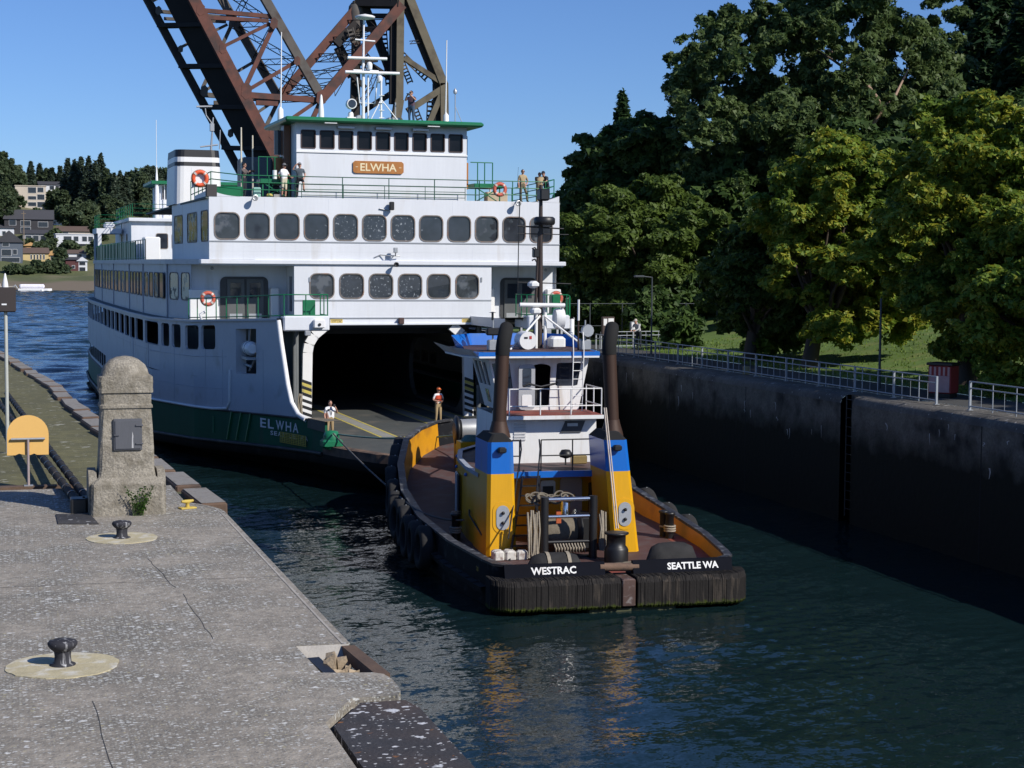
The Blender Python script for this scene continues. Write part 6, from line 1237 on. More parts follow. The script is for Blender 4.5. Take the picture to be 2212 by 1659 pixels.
# big madrona with pale limbs and hanging clumps of leaves
mc = at(1770,260,Y=112); ms = (mc-EYE).length/FPX
mb = thing('madrona_tree', 'huge dark madrona with pale bare limbs and sky showing between leaf clumps', 'tree', (mc.x+2,112,bankz(mc.x+2,112)))
mz = mb.location.z; cl = []; rg = np.random.default_rng(5)
for px, py, w, h in ((1620,45,150,110),(1700,20,170,110),(1790,30,150,130),(1900,20,170,140),(1990,40,150,170),(1560,60,90,120),(1520,150,110,110),(1600,150,110,90),(1500,230,90,110),(1590,225,130,110),(1660,260,120,110),(1740,180,130,120),(1830,130,120,130),(1930,130,150,150),(2020,150,110,150),(1540,320,100,100),(1620,350,120,110),(1700,330,140,120),(1800,270,150,130),(1900,240,170,150),(2000,250,130,140),(1580,420,110,110),(1660,430,130,120),(1750,430,150,140),(1850,370,170,140),(1960,350,160,140),(1630,490,110,90),(1720,510,130,110),(1680,80,110,90),(1480,290,60,80),(1850,-20,200,110),(1700,-50,200,90),(1640,200,120,110),(1700,250,130,120),(1760,220,120,120),(1570,270,100,100),(1650,300,110,100),(1720,400,130,110),(1600,480,90,90),(1690,560,120,110),(1560,110,90,90),(1660,110,110,90),(1740,100,110,100),(1510,250,70,110),(1525,380,70,80)):
    Y = 112+rg.uniform(-4.5,4.5); c = at(px, py, Y=Y); s = (c-EYE).length/FPX
    for k in range(6):
        o3 = rg.normal(size=3)*np.array([w*s*.26, 1.6, h*s*.26]); r = min(w,h)*s*.30*rg.uniform(.75,1.2); cl.append((np.array([c.x-mb.location.x, Y-112, c.z-mz])+o3, (r, r, r*1.05)))
P, N = crown_pts(cl, 46); N[:,2] -= .35; leafcloud('crown', P, N, .185, LF_EUC, mb, .42)
b = MB(); rz0 = at(1790,520,Y=112); b.tube([(0,0,-.5),(-.5,0,4),(rz0.x-mb.location.x,0,rz0.z-mz)], [.8,.65,.5], 10); b.build('trunk', BARK, mb)
def limb(pts, w, m=BARKP):
    v = [at(px,py,Y=Y)-Vector((mb.location.x,112,mz)) for px, py, Y in pts]; v = [Vector((p.x, p.y, p.z)) for p in v]; n = len(v); MB().tube(v, [w*(1-.6*i/(n-1)) for i in range(n)], 8).build('limb', m, mb)
limb([(1790,520,112),(1812,440,111.6),(1852,350,110.5),(1880,280,109.6),(1905,235,108.9),(1893,210,108.7),(1868,178,108.7),(1836,140,109),(1806,118,109.5),(1790,108,110.3)], .24)
limb([(1905,235,108.9),(1935,205,109.4),(1948,178,110.2),(1962,150,111.2)], .13); limb([(1868,178,108.7),(1846,172,109.2),(1818,176,110.2)], .09)
limb([(1852,350,110.5),(1822,318,109.5),(1790,300,109),(1764,310,108.9),(1738,322,109.6)], .11); limb([(1790,520,112),(1778,450,111.5),(1765,380,110),(1745,352,109),(1705,346,108.8),(1672,352,109.5)], .15); limb([(1745,352,109),(1722,325,108.9),(1698,312,109.3)], .08); limb([(1812,440,111.6),(1700,345,111.5),(1610,270,111.5),(1570,215,111.8)], .2, BARK); limb([(1868,178,109.6),(1800,130,110.5),(1750,100,111.3)], .13, BARK)
# conifers
def conifer(label, x, y, z0, h, r, leaf, n, ls, group=None, kind='conifer_tree', droop=.35):
    o = thing(kind, label, 'tree', (x, y, z0), 0, group); MB().tube([(0,0,-.3),(0,0,h*.97)], [r*.07+.08,.04], 7).build('trunk', BARK, o)
    t = rng.random(n)**.75; zz = h*(.10+.90*(1-t)); k = rng.integers(0, 9999, n); wh_ = np.floor(zz/(h*.055))+rng.random(n)*.0; ang = (wh_*2.4+np.floor(rng.random(n)*6)*2*np.pi/6+rng.normal(size=n)*.20); rad = r*(1-zz/h)**.85*(.15+.85*rng.random(n)**.6)+.1
    P = np.stack([np.cos(ang)*rad, np.sin(ang)*rad, zz-rad*droop+rng.normal(size=n)*h*.006], 1); N = np.stack([np.cos(ang)*.35, np.sin(ang)*.35, np.ones(n)], 1)+rng.normal(size=(n,3))*.5
    leafcloud('crown', P, N, ls, leaf, o, .4); return o
c = at(1345,200,Y=140); conifer('slim dark spruce tip rising above the maples', c.x, 140, 7, c.z-7, 3.2, LF_CON, 9000, .30, 'conifers on the right bank')
c = at(2150,-60,Y=125); conifer('big dark fir at the top right corner', c.x, 125, 10, c.z-10+6, 8.5, LF_CON, 48000, .28, 'conifers on the right bank', droop=.5)
c = at(2245,-20,Y=112); conifer('dark fir at the right edge beside the big fir', c.x, 112, 10, c.z-10+4, 7.5, LF_CON, 36000, .28, 'conifers on the right bank', droop=.5)
# darker trees further back, unseen ones added at right to shade the bank
for i, (x, y, h, r) in enumerate(((62,128,12,5.5),(70,118,14,6),(76,106,16,6),(56,142,11,5),(60,88,14,5.5),(66,76,16,6),(72,62,18,7),(66,58,17,5.5),(64,44,17,5.5),(53,98,11,4.5),(48,112,10,4.5),(46,128,9,4.2),(50,36,17,5.5),(86,92,20,7))):
    round_tree('dark leafy tree backing and shading the right bank', (x, y), bankz(x, y), (0,0,bankz(x,y)+h*.56,r,r,h*.44), nclump=46, rc=r*.34, leaf=LF_DARK, dens=26, lsize=.23, seed=40+i, tr_=.35, group='dark trees at the back of the right bank')
def shrub(label, x, y, r, h, leaf, n, ls, group=None, kind='shrub', z0=None):
    z0 = bankz(x, y) if z0 is None else z0; o = thing(kind, label, 'shrub', (x, y, z0), 0, group); cl = [((random.uniform(-.5,.5)*r, random.uniform(-.5,.5)*r, random.uniform(.3,.75)*h), (r*.5,r*.5,h*.33)) for _ in range(9)]
    MB().tube([(0,0,-.2),(.1,0,h*.6)], [.06,.03], 5).build('stem', BARK, o); P, N = crown_pts(cl, n); leafcloud('foliage', P, N, ls, leaf, o); return o
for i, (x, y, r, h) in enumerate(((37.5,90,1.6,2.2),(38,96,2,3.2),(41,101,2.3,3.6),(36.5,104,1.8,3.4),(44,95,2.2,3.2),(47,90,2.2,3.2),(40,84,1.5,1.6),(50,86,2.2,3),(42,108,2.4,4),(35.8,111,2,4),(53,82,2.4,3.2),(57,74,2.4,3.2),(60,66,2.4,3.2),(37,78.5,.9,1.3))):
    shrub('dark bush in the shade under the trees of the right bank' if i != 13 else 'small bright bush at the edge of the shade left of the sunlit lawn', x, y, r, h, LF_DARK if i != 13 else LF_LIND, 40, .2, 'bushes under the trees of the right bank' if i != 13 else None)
# ================================================================ the far shore
def far_z(x, y):
    t = y-(0 if x < 85 else min(500,(x-85)*26)); z = float(np.interp(t, [600,612,640,652,700,870,960,1200], [-1.0,0,3.6,5.0,14,51,58,60])); return z+(0 if t < 655 else 1.2*math.sin(x*.11+y*.05)+.8*math.sin(x*.05-y*.09))
def farm():
    m = mat('hillside_ground', (.09,.105,.04), .95, var=.4, sc=.08, grime=(.16,.14,.08), gamt=.35, gsc=.05, fine=.2)
    n = m.node_tree.nodes; l = m.node_tree.links; b = n['Principled BSDF']; ge = n.new('ShaderNodeNewGeometry'); s = n.new('ShaderNodeSeparateXYZ'); l.new(ge.outputs['Position'], s.inputs[0]); no = n.new('ShaderNodeTexNoise'); no.inputs['Scale'].default_value = .12; l.new(ge.outputs['Position'], no.inputs[0])
    a = n.new('ShaderNodeMath'); a.operation = 'MULTIPLY_ADD'; a.inputs[1].default_value = 2.2; l.new(no.outputs[0], a.inputs[0]); l.new(s.outputs[2], a.inputs[2]); r = n.new('ShaderNodeMapRange'); r.inputs[1].default_value = 3.7; r.inputs[2].default_value = 4.6; l.new(a.outputs[0], r.inputs[0])
    x = n.new('ShaderNodeMix'); x.data_type = 'RGBA'; l.new(r.outputs[0], x.inputs[0]); x.inputs[6].default_value = (.15,.12,.085,1); l.new(b.inputs['Base Color'].links[0].from_socket, x.inputs[7]); l.new(x.outputs[2], b.inputs['Base Color']); return m
grid('hillside', list(np.linspace(-160,150,50)), list(np.linspace(600,1200,70)), far_z, farm())
def bluff(px, py):
    d = at(px, py, Y=1)-EYE
    for Y in np.arange(600,1150,1.0):
        p = EYE+d*Y
        if p.z <= far_z(p.x, p.y): return p
    return EYE+d*900
def far_house(name, label, x0, x1, yb, yt, wall, roof, rk='gable', wins=(), depth=9, cat='house', rh=.35):
    p = bluff((x0+x1)/2, yb); s = p.y/FPX*1.0; w = (x1-x0)*s; h = (yb-yt)*s; z = p.z-1.0; o = thing(name, label, cat, (p.x, p.y, z), R(random.uniform(-4,4))); hh = h+1.0; rhh = h*rh if rk != 'flat' else .35; wh_ = hh-rhh
    MB().box(-w/2,w/2,0,depth,-2,wh_).build('wall', wall, o); b = MB(); ov = .5
    if rk == 'gable': b.prism([(-.6,wh_),(depth+.6,wh_),(depth/2,hh)], -w/2-ov, w/2+ov, f=lambda y, zz, x: (x, y, zz))
    elif rk == 'front': b.prism([(-w/2-ov,wh_-.2),(w/2+ov,wh_-.2),(0,hh)], -.6, depth, f=lambda x, zz, y: (x, y, zz))
    else: b.bbox(-w/2-.3,w/2+.3,-.3,depth+.3,wh_,hh,.04)
    b.build('roof', roof, o)
    if rk == 'front': b = MB(); b.prism([(-w/2,wh_-.2),(w/2,wh_-.2),(0,hh-.3)], -.02, .2, f=lambda x, zz, y: (x, y, zz)); b.build('gable_wall', wall, o)
    for u0, u1, v0, v1 in wins:
        xa, xb = -w/2+w*u0, -w/2+w*u1; za, zb = 1+h*v0, 1+h*v1; f = MB(); f.box(xa-.12,xb+.12,-.10,.02,za-.12,zb+.12); q = f.build('window', FRW, o); MB().box(xa,xb,-.13,-.09,za,zb).build('pane', FGL, q)
    return o
FRW = mat('white_window_frame', (.6,.6,.6), .6); FGL = mglass('far_window_glass', (.03,.035,.045), .1)
def hm(n, c): return mat(n, c, .8, var=.1, sc=.3)
CRM = hm('cream_stucco', (.52,.45,.37)); CHA = hm('charcoal_siding', (.04,.038,.042)); SLT = hm('slate_roof', (.05,.05,.058)); WHT = hm('white_siding', (.62,.63,.66)); YLW = hm('yellow_siding', (.55,.42,.20)); ORG = hm('orange_stucco', (.55,.33,.14)); BRN = hm('brown_roof', (.11,.075,.06)); BLG = hm('blue_grey_siding', (.10,.12,.15)); MAR = hm('maroon_siding', (.10,.035,.035)); GRY = hm('grey_stucco', (.30,.30,.31))
far_house('apartment_house', 'cream flat-roofed apartment house high on the far hillside', 36,97,451,403,CRM,CRM,'flat',[(.42,.68,.68,.92),(.73,.92,.72,.92),(.42,.68,.40,.54),(.42,.68,.12,.28),(.72,.95,.40,.62),(.72,.95,.08,.30)],12,rh=.1)
far_house('house', 'white house with dark roof at the top of the far hillside', 86,129,414,392,WHT,SLT,'gable',[(.12,.30,.2,.55),(.5,.7,.2,.55),(.78,.92,.2,.55)])
far_house('house', 'cream house half hidden by conifers on the far hillside', 164,204,446,411,CRM,CRM,'flat',[(.1,.2,.2,.6),(.4,.62,.3,.5),(.75,.9,.5,.8)],rh=.1)
far_house('house', 'small pale house at the hilltop behind the ferry rear deck', 272,290,434,415,WHT,CRM,'flat',[(.2,.5,.3,.6)],rh=.1)
far_house('house', 'long charcoal house with big white windows on the far hillside', 14,110,506,455,CHA,SLT,'gable',[(.10,.24,.36,.56),(.34,.54,.34,.54),(.34,.54,.08,.28),(.70,.90,.3,.5)],rh=.40)
far_house('house', 'low grey house front with dark openings below the charcoal house', 52,109,522,497,GRY,SLT,'gable',[(.1,.3,.05,.5),(.36,.55,.05,.5),(.62,.85,.05,.5)],rh=.35)
far_house('house', 'dark roofed house behind the white flat-roofed one', 126,202,508,489,CRM,BRN,'gable',[(.1,.3,.1,.4)],rh=.6)
far_house('house', 'white house with pale flat roof and wide windows near the ferry', 124,202,534,506,WHT,WHT,'flat',[(.2,.4,.45,.8),(.46,.58,.45,.8),(.68,.80,.45,.8),(.84,.96,.45,.8),(.3,.9,.02,.25)],rh=.12)
far_house('house', 'blue-grey gabled house with dark balcony at the left edge', -6,46,566,501,BLG,SLT,'front',[(.25,.5,.50,.66),(.22,.58,.20,.40),(.65,.8,.25,.40),(.2,.9,.0,.14)],rh=.36)
far_house('house', 'yellow bungalow with brown roof above the far beach', 50,103,566,536,YLW,BRN,'gable',[(.32,.37,.2,.5),(.44,.49,.2,.5),(.56,.61,.2,.5),(.68,.73,.2,.5),(.80,.85,.2,.5)],rh=.40)
far_house('house', 'yellow gabled wing with square window right of the bungalow', 100,129,566,541,YLW,ORG,'front',[(.35,.68,.2,.52)],rh=.4)
far_house('house', 'small orange house just above the yellow bungalow', 53,80,540,524,ORG,ORG,'front',[(.55,.8,.1,.5)],rh=.4)
far_house('house', 'pale house with brown roof above the maroon boathouse', 138,185,560,540,WHT,BRN,'gable',[(.6,.8,.1,.5)],rh=.4)
far_house('boathouse', 'maroon boathouse near the far beach beside the ferry', 143,169,586,556,MAR,SLT,'gable',[(.5,.7,.2,.4)],rh=.2,cat='boathouse')
far_house('house', 'small white waterside house touching the ferry outline', 168,188,587,556,WHT,WHT,'front',[(.2,.8,.45,.65),(.2,.8,.05,.3)],rh=.25)
far_house('house', 'white house with grey roof at the far left edge', -4,29,510,485,WHT,SLT,'gable',[(.3,.5,.1,.4)],rh=.35)
far_house('house', 'pale house with grey roof partly behind the dark tree at the left edge', 2,24,476,458,CRM,SLT,'gable',[(.3,.5,.15,.45),(.65,.85,.15,.45)],rh=.4)
far_house('house', 'small white house with dark roof right of the charcoal house', 112,134,486,468,WHT,SLT,'gable',[(.2,.4,.15,.45),(.6,.8,.15,.45)],rh=.4)
far_house('house', 'narrow cream house between the apartment house and the conifers', 134,158,428,408,CRM,BRN,'gable',[(.2,.4,.15,.45),(.6,.8,.15,.45)],rh=.35)
far_house('house', 'low white garage beside the yellow gabled wing', 128,140,560,548,WHT,WHT,'flat',[(.2,.8,.1,.6)],rh=.15)
p = bluff(52,535); s_ = thing('utility_pole', 'thin wooden utility pole on the far hillside', 'pole', p); MB().tube([(0,0,-1),(0,0,15)], [.22,.14], 6).build('pole', mat('pole_wood', (.25,.19,.13), .9), s_); MB().tube([(-.9,0,14),(.9,0,14)], .12, 5).build('cross_arm', bpy.data.materials['pole_wood'], s_)
# boats and buoy off the far beach
p = at(75,612,Z=0); s_ = thing('moored_boat', 'long white covered boat moored off the far beach', 'boat', (at(77,606,Y=612).x, 612, 0))
b = MB(); b.prism([(-6,-1.2),(4,-1.3),(5.5,0),(4,1.3),(-6,1.2)], -.3, .8); b.build('hull', WHITE2, s_); b = MB(); b.bbox(-5.6,3,-1.0,1.0,.8,2.3,.4); b.build('cover', mat('white_cover', (.8,.78,.85), .7), s_); b = MB(); b.box(-30,-7,-.8,.8,1.0,1.6); 
for x in (-28,-20,-12): b.tube([(x,0,-1.5),(x,0,2.5)], .25, 6)
tag(b.build('dock', mat('pale_dock', (.42,.38,.31), .8), None, s_.location), 'narrow pale dock left of the white covered boat', 'dock')
p = at(91,629,Z=0); s_ = thing('mooring_buoy', 'small white mooring buoy on the blue water', 'buoy', (p.x, p.y, 0)); MB().ball((0,0,.2), .55, 0, 10).build('float', WHITE2, s_)
# far trees
MARKS = [(66,427,'cream apartment house'),(107,403,'white hilltop house'),(184,428,'half-hidden cream house'),(60,480,'long charcoal house'),(160,518,'white flat-roofed house'),(20,535,'blue-grey gabled house'),(85,552,'yellow bungalow'),(66,531,'small orange house'),(156,570,'maroon boathouse'),(281,425,'small pale hilltop house')]
SEEN = {}
def tree_label(px, pm, h, con):
    mx_, my_, nm = min(MARKS, key=lambda m: abs(m[0]-px)+1.3*abs(m[1]-pm)); dx, dy = px-mx_, pm-my_
    side = ('above' if dy < -14 else 'below' if dy > 14 else 'level with')+('' if abs(dx) < 9 else ' and left of' if dx < 0 else ' and right of')
    t = ('tall ' if h > 95 else 'mid-sized ' if h > 55 else 'low ')+('dark conifer ' if con else 'round green tree ')+side+' the '+nm; SEEN.setdefault(t, []).append(1); k = len(SEEN[t])
    return t if k == 1 else t+(', further right' if k == 2 else ', furthest right' if k == 3 else ', behind the ferry')
def far_tree(px, py0, py1, w, con, i):
    lb = tree_label(px, (py0+py1)/2, py1-py0, con)
    p = bluff(px, min(py1, 590)); s = p.y/FPX; h = (py1-py0)*s; r = w*s/2
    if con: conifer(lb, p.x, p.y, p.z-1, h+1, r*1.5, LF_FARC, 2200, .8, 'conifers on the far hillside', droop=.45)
    else:
        o = thing('broadleaf_tree', lb, 'tree', (p.x, p.y, p.z-.5), 0, 'broadleaf trees on the far hillside'); MB().tube([(0,0,-.5),(0,0,h*.7)], [.35,.12], 6).build('trunk', BARK, o)
        cl = []
        for k in range(14): d = rng.normal(size=3); d /= np.linalg.norm(d); cl.append((np.array([0,0,h*.55])+d*np.array([r*.65,r*.65,h*.32]), (r*.42,r*.42,h*.2)))
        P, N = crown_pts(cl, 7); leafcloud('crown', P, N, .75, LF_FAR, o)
for i, a in enumerate(((10,336,440,44,0),(-4,350,480,50,0),(38,360,425,40,0),(25,410,470,52,0),(5,420,500,50,0),(67,352,412,22,1),(86,356,405,20,1),(101,366,405,30,0),(113,365,405,24,1),(130,362,405,14,1),(147,347,440,40,1),(162,352,450,46,1),(176,344,455,50,1),(193,343,460,46,1),(219,335,450,42,1),(207,352,460,44,1),(232,372,465,30,0),(247,378,470,36,1),(260,373,460,34,1),(272,380,460,34,1),(150,438,490,60,0),(178,436,490,54,0),(197,440,490,36,0),(303,372,450,40,0),(318,362,440,44,1),(333,362,440,44,1),(348,368,440,44,1),(365,372,440,40,1),(118,410,455,34,0),(135,405,460,36,0),(105,430,455,22,0),(80,450,470,22,0),(60,512,530,24,0),(88,522,545,30,0),(112,512,540,26,0),(130,535,580,30,0),(118,560,592,38,0),(100,566,592,34,0),(80,562,590,30,0),(140,575,595,30,0),(60,575,592,34,0),(30,575,592,40,0),(215,470,520,40,0),(118,495,520,30,0),(40,520,545,26,0),(205,520,560,26,0),(150,520,540,40,0),(165,355,440,40,1),(228,420,480,40,0),(250,430,490,50,0))): far_tree(*a, i)

# woods on the part of the far slope that the ferry hides from here
cl = []
for i in range(150):
    y = random.uniform(660,900); x = random.uniform(58,86)+(y-780)*.03; z = far_z(x, y)
    if z > 4: cl.append(((x, y, z+2.5), (4.0,4.0,3.6)))
P, N = crown_pts(cl, 1.6); leafcloud('far_woodland', P, N, .9, LF_FAR)['kind'] = 'stuff'
# ================================================================ people
def cloth(n, c): return mat(n, c, .85, var=.12, sc=6)
SHOE = cloth('dark_shoes', (.02,.02,.02)); KHAKI = cloth('khaki_cloth', (.36,.26,.14)); TAN = cloth('tan_uniform', (.38,.29,.17)); JEANS = cloth('blue_jeans', (.045,.075,.13)); WSH = cloth('white_shirt', (.74,.74,.76)); GSH = cloth('grey_blue_tshirt', (.075,.095,.115)); PLUM = cloth('plum_shirt', (.085,.05,.075)); BROWNS = cloth('grey_brown_sweater', (.12,.095,.09)); DKT = cloth('dark_tshirt', (.03,.035,.045)); CREAMS = cloth('cream_shorts', (.60,.55,.42)); DKJ = cloth('dark_trousers', (.02,.026,.035)); HAIR = cloth('dark_hair', (.022,.015,.011)); GCAP = cloth('grey_cap', (.16,.16,.17)); NAVY = cloth('navy_cap', (.015,.018,.035)); LIFEV = cloth('orange_life_vest', (.55,.06,.02)); HELM = mat('orange_helmet', (.75,.14,.02), .4); PATT = cloth('grey_patterned_shirt', (.45,.45,.46)); DSH = cloth('dark_shorts', (.02,.022,.028))
BASE = dict(pelvis=(0,0,.96), spine=(0,0,1.16), chest=(0,.0,1.37), neck=(0,-.005,1.50), skull=(0,-.02,1.57), shL=(.185,0,1.42), elL=(.25,.03,1.14), wrL=(.25,-.07,.90), haL=(.25,-.10,.82), shR=(-.185,0,1.42), elR=(-.25,.03,1.14), wrR=(-.25,-.07,.90), haR=(-.25,-.10,.82), hiL=(.10,0,.90), knL=(.115,-.02,.50), anL=(.12,.03,.09), toL=(.14,-.15,.035), hiR=(-.10,0,.90), knR=(-.115,-.02,.50), anR=(-.12,.03,.09), toR=(-.14,-.15,.035))
BONES = [('pelvis','spine','b'),('spine','chest','s'),('chest','neck','s'),('neck','skull','k'),('chest','shL','s'),('shL','elL','u'),('elL','wrL','f'),('wrL','haL','k'),('chest','shR','s'),('shR','elR','u'),('elR','wrR','f'),('wrR','haR','k'),('pelvis','hiL','p'),('hiL','knL','p'),('knL','anL','c'),('anL','toL','o'),('pelvis','hiR','p'),('hiR','knR','p'),('knR','anR','c'),('anR','toR','o')]
RAD = dict(pelvis=.15, spine=.14, chest=.15, neck=.055, skull=.06, sh=.072, el=.047, wr=.034, ha=.038, hi=.105, kn=.066, an=.048, to=.038)
def person(label, loc, rz, shirt, pants, pose=None, sleeve=False, calf=None, head=(0,0,0), hair=HAIR, cap=None, extra=None, fat=1.0, h=1.75):
    J = {k: Vector(v) for k, v in BASE.items()}
    for k, v in (pose or {}).items(): J[k] = Vector(v)
    names = list(J); me = bpy.data.meshes.new('body'); me.from_pydata([J[n] for n in names], [(names.index(a), names.index(b)) for a, b, _ in BONES], [])
    ob = bpy.data.objects.new('body', me); col.objects.link(ob); sk = ob.modifiers.new('skin', 'SKIN'); sk.use_smooth_shade = True; sv = me.skin_vertices[0].data
    for i, n in enumerate(names):
        r = RAD[n] if n in RAD else RAD[n[:2]]; f = fat if n in ('pelvis','spine','chest') else 1; sv[i].radius = (r*f*1.12, r*f*.82) if n in ('pelvis','spine','chest') else (r, r)
        sv[i].use_root = n == 'pelvis'
    sb = ob.modifiers.new('sub', 'SUBSURF'); sb.levels = 1; sb.render_levels = 1
    dg = bpy.context.evaluated_depsgraph_get(); em = bpy.data.meshes.new_from_object(ob.evaluated_get(dg)); bpy.data.objects.remove(ob); bpy.data.meshes.remove(me)
    mats = [shirt, SKIN, pants, calf or pants, SHOE, BLACK]; mi = {'s':0,'u':0,'b':0,'f':0 if sleeve else 1,'k':1,'p':2,'c':3,'o':4}
    B = MB(); V = [v.co.copy() for v in em.vertices]; B.v = [tuple(v) for v in V]
    seg = [(J[a], J[b], t) for a, b, t in BONES]
    for p in em.polygons:
        c = p.center; best = None
        for a, b, t in seg:
            d = b-a; k = max(0, min(1, (c-a).dot(d)/d.length_squared)); q = (c-a-d*k).length
            if best is None or q < best[0]: best = (q, t, k)
        t, k = best[1], best[2]; m = mi[t]
        if t == 'u' and not sleeve and k > .75: m = 1
        if t == 'b' and k < .35: m = 2
        if t == 'p' and k > .97 and calf: m = 2
        B.f.append(list(p.vertices)); B.m.append(m); B.s.append(True)
    bpy.data.meshes.remove(em)
    # head with a face, turned by `head` (pitch, yaw)
    hc = J['skull']+Vector((0,-.01,.085)); Rm = Matrix.Rotation(head[1],3,'Z') @ Matrix.Rotation(head[0],3,'X'); H = MB(); H.ball((0,0,0), .105, 1, 12, (.80,.98,1.16)); H.ball((0,-.03,-.075), .062, 1, 8, (.9,.95,.75))
    H.add([(-.018,-.095,-.02),(.018,-.095,-.02),(0,-.125,-.025),(0,-.095,.025)], [(0,1,2),(1,3,2),(3,0,2)], 1)
    for s in (-1, 1): H.ball((s*.034,-.088,.018), .011, 5, 6); H.ball((s*.084,.005,-.005), .022, 1, 6, (.4,.8,1.2))
    H.box(-.022,.022,-.098,-.088,-.064,-.058,5); B.add([hc+Rm @ Vector(v) for v in H.v], H.f, 1, True); n0 = len(B.m)-len(H.f)
    for i, m in enumerate(H.m): B.m[n0+i] = m
    for sd in ('L','R'):      # fingers and thumb
        w, ha = J['wr'+sd], J['ha'+sd]; d = (ha-w).normalized(); sx = d.cross(Vector((0,1,.2))).normalized(); nn = d.cross(sx)
        for k, (o, L) in enumerate(((-.028,.06),(-.010,.072),(.010,.068),(.027,.052))): B.tube([ha+sx*o-d*.01, ha+sx*o+d*L*.6+nn*.004, ha+sx*o+d*L+nn*.02], [.011,.010,.008], 5, 1)
        B.tube([w+(ha-w)*.5+sx*.02*(1 if sd == 'L' else -1), ha+sx*.052*(1 if sd == 'L' else -1), ha+sx*.055*(1 if sd == 'L' else -1)+d*.03], [.013,.012,.009], 5, 1)
    o = thing('person', label, 'person', loc, rz); o.scale = (h/1.75,)*3; bd = B.build('body', mats, o)
    def onhead(mbx, name, m): q = MB(); q.add([hc+Rm @ Vector(v) for v in mbx.v], mbx.f, 0, True); return q.build(name, m, o)
    g = MB(); prof = [(.112*math.cos(a), .108*math.sin(a)) for a in np.linspace(-.35, math.pi/2, 7)]; g.lathe([(r, z) for r, z in prof][:-1]+[(0,.110*1.08)], 12, (0,.016,.022), 0, 'z', .80, .98)
    if cap is None or cap in (GCAP, NAVY): onhead(g, 'hair', hair)
    if cap is not None:
        k = 1.12 if cap is HELM else 1.06; c2 = MB(); c2.lathe([(.112*k*math.cos(a), .112*k*math.sin(a)) for a in np.linspace(.05, math.pi/2-.01, 6)]+[(0,.113*k)], 12, (0,.01,.035), 0, 'z', .84, 1.0); c2.prism([(-.07,-.08),(.07,-.08),(.06,-.18),(0,-.20),(-.06,-.18)], .035, .05); onhead(c2, 'helmet' if cap is HELM else 'cap', cap)
    if extra: extra(o, J, onhead)
    return o
def sunglasses(o, J, onhead): g = MB(); g.box(-.075,.075,-.105,-.085,.005,.035); onhead(g, 'sunglasses', BLACK)
def camera_(pos, sz=.10):
    def f(o, J, onhead): b = MB(); b.bbox(pos[0]-sz*.8,pos[0]+sz*.8,pos[1]-.05,pos[1]+.05,pos[2]-sz*.5,pos[2]+sz*.5,.01); b.lathe([(sz*.4,-.16),(sz*.42,-.05)], 10, (pos[0],pos[1],pos[2]), 0, 'y'); b.build('camera', BLACK, o); sunglasses(o, J, onhead)
    return f
UD = 13.1
# on the pilothouse roof, photographing
person('person in plum shirt and jeans standing on the pilothouse roof holding up a camera', fw_(2.35,4.6,17.3), R(-40), PLUM, JEANS, dict(elR=(-.30,-.12,1.28), wrR=(-.12,-.28,1.50), haR=(-.07,-.30,1.54), elL=(.30,-.12,1.28), wrL=(.12,-.28,1.50), haL=(.07,-.30,1.54)), head=(-.1,0), extra=camera_((0,-.34,1.58),.07), h=1.9)
# by the funnel with a camera
person('person in grey-brown sweater and jeans aiming a camera beside the funnel', fw_(-7.35,1.2,UD), R(55), BROWNS, DKJ, dict(elR=(-.26,-.16,1.24), wrR=(-.10,-.36,1.34), haR=(-.05,-.42,1.36), elL=(.26,-.16,1.24), wrL=(.10,-.36,1.34), haL=(.05,-.42,1.36)), sleeve=True, extra=camera_((0,-.46,1.36),.12))
person('person in white shirt and cream shorts with grey cap leaning on the ferry rail', fw_(-5.35,.9,UD), R(35), WSH, CREAMS, dict(elR=(-.27,.16,1.18), wrR=(-.12,.12,.98), haR=(-.08,.08,.95), elL=(.24,-.15,1.16), wrL=(.22,-.34,1.06), haL=(.20,-.42,1.06)), calf=SKIN, cap=GCAP, extra=sunglasses, fat=1.25)
person('person in grey t-shirt and shorts shading the eyes with one foot on the rail', fw_(-4.55,.8,UD+.05), R(-8), GSH, DSH, dict(elR=(-.36,-.10,1.44), wrR=(-.20,-.16,1.66), haR=(-.12,-.17,1.70), knL=(.17,-.34,.80), anL=(.20,-.26,.38), toL=(.24,-.40,.34), hiL=(.11,-.05,.92), elL=(.28,-.05,1.15), wrL=(.22,-.25,1.0), haL=(.18,-.32,.95)), calf=SKIN, cap=GCAP, hair=HAIR)
def radio(o, J, onhead): b = MB(); b.bbox(-.30,-.22,-.05,.05,.85,1.05,.01); b.tube([(-.28,0,1.05),(-.29,0,1.45),(-.25,0,1.9)], .008, 4); b.build('radio', BLACK, o); sunglasses(o, J, onhead)
person('person in tan uniform standing upright at the right end of the upper rail', fw_(7.55,.9,UD), R(10), TAN, cloth('olive_trousers', (.15,.13,.08)), dict(elL=(.36,.08,1.16), wrL=(.24,.0,.98), haL=(.17,-.05,.95), anR=(-.05,.03,.09), toR=(-.06,-.15,.035), anL=(.26,-.05,.09), toL=(.30,-.22,.035), knL=(.2,-.08,.5)), extra=radio)
person('person in tan uniform seen from behind bending over the upper right rail', fw_(8.45,.7,UD), R(150), TAN, KHAKI, dict(spine=(.0,-.06,1.14), chest=(.05,-.20,1.30), neck=(.07,-.29,1.41), skull=(.08,-.34,1.45), shL=(.23,-.22,1.34), shR=(-.13,-.22,1.34), elL=(.27,-.34,1.10), wrL=(.2,-.44,.98), haL=(.17,-.50,.96), elR=(-.2,-.36,1.10), wrR=(-.1,-.46,.98), haR=(-.08,-.52,.96)), head=(.5,.2), sleeve=False)
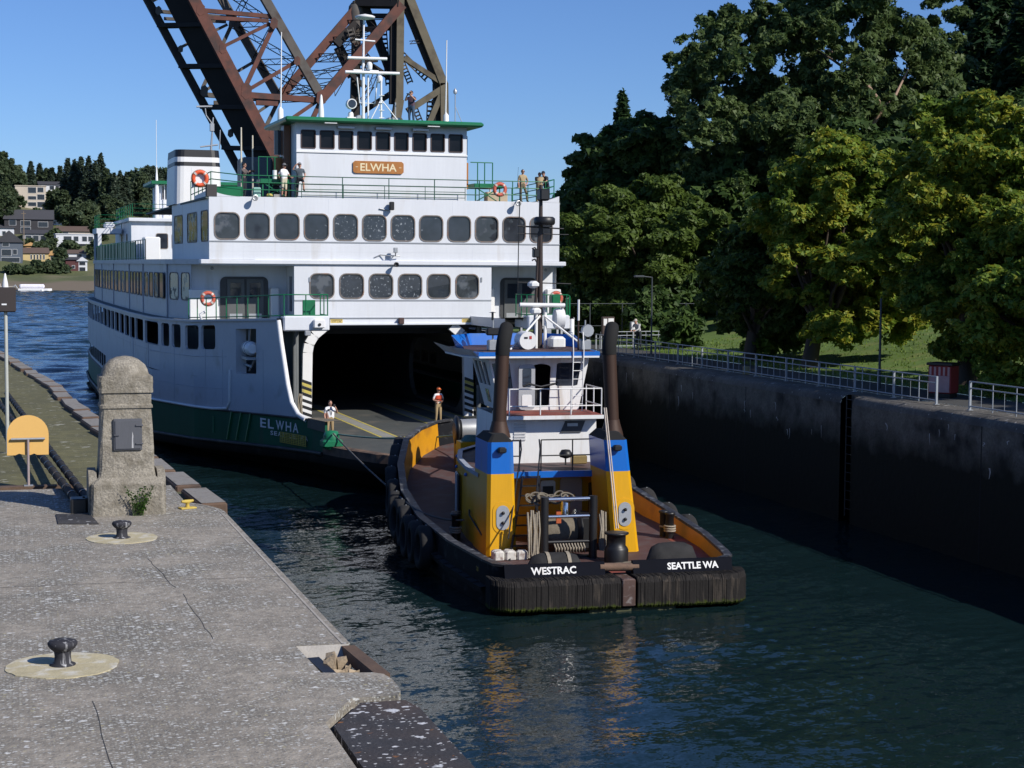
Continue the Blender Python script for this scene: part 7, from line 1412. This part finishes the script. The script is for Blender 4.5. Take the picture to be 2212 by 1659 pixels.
person('person in dark t-shirt and navy cap leaning on the rail at the ferry right corner', fw_(8.95,.95,UD), R(-60), DKT, DKJ, dict(spine=(.0,-.05,1.15), chest=(.0,-.16,1.32), neck=(.0,-.24,1.44), skull=(.0,-.28,1.49), shL=(.18,-.18,1.37), shR=(-.18,-.18,1.37), elL=(.24,-.30,1.14), wrL=(.16,-.46,1.10), haL=(.12,-.53,1.10), elR=(-.24,-.30,1.14), wrR=(-.16,-.46,1.10), haR=(-.12,-.53,1.10)), head=(.35,0), cap=NAVY)
# on the car deck
def phone(o, J, onhead):
    b = MB(); b.bbox(.05,.13,-.30,-.20,1.50,1.62,.01); b.build('radio', BLACK, o); b = MB(); b.tube([(-.06,-.12,1.42),(-.02,-.16,1.20),(.0,-.15,1.12),(.04,-.13,1.3),(.07,-.12,1.42)], .012, 4); b.build('lanyard', BLACK, o); b = MB(); b.box(-.17,-.07,-.135,-.125,1.33,1.40); b.build('badge', BLACK, o)
person('person in white short-sleeved shirt holding a radio to the mouth at the ferry bow', fw_(-5.3,-10.3,1.75), R(15), WSH, KHAKI, dict(elL=(.34,-.06,1.20), wrL=(.17,-.26,1.44), haL=(.11,-.27,1.52)), extra=phone, fat=1.3, h=1.8)
def vest(o, J, onhead):
    b = MB(); b.loft([[(.205*math.cos(a)*s, .155*math.sin(a)*s-.005, z) for a in np.linspace(0, 2*math.pi, 17)[:-1]] for z, s in ((1.12,.98),(1.2,1.06),(1.32,1.06),(1.41,.9))], sm=True); b.build('life_vest', LIFEV, o)
    b = MB(); b.box(-.21,.21,-.172,-.165,1.20,1.225); b.box(-.01,.01,-.175,-.168,1.12,1.40); b.build('vest_strap', BLACK, o); sunglasses(o, J, onhead)
person('person in orange helmet and life vest standing on the ferry car deck', fw_(1.6,-3.8,1.75), R(20), WSH, KHAKI, dict(elL=(.30,.02,1.18), wrL=(.15,-.18,1.12), haL=(.08,-.21,1.12), elR=(-.30,.02,1.18), wrR=(-.18,-.17,1.13), haR=(-.12,-.21,1.13), anL=(.16,.03,.09), toL=(.20,-.15,.035)), cap=HELM, extra=vest, h=1.80)
# leaning on the rail of the right bank
gp = at(1388,722,Y=90); person('person in grey patterned shirt and light cap leaning on the rail of the right bank', (gp.x,90.6,4.95), R(-55), PATT, DKJ, dict(spine=(.0,-.06,1.14), chest=(.0,-.20,1.30), neck=(.0,-.29,1.42), skull=(.0,-.33,1.47), shL=(.18,-.22,1.36), shR=(-.18,-.22,1.36), elL=(.22,-.36,1.12), wrL=(.14,-.56,1.04), haL=(.1,-.63,1.04), elR=(-.22,-.36,1.12), wrR=(-.14,-.56,1.04), haR=(-.1,-.63,1.04)), sleeve=True, head=(.1,0), cap=cloth('pale_cap', (.45,.40,.36)), h=1.8)
# bag and small things beside the people on the upper deck
o = thing('tote_bag', 'pale green bag standing beside the person with the camera', 'bag', fw_(-6.7,1.2,UD)); MB().bbox(-.2,.2,-.12,.12,0,.55,.04).build('bag', cloth('mint_bag', (.25,.45,.40)), o); MB().tube([(-.12,0,.55),(-.1,0,.75),(.1,0,.75),(.12,0,.55)], .015, 5).build('handle', BLACK, o)
tag(MB().ball((0,0,.12), .14, 0, 8, (1.3,1,.8)).build('yellow_float', YLINE, None, fw_(-6.15,.6,UD)), 'small yellow float lying on the upper deck at the green platform', 'float')
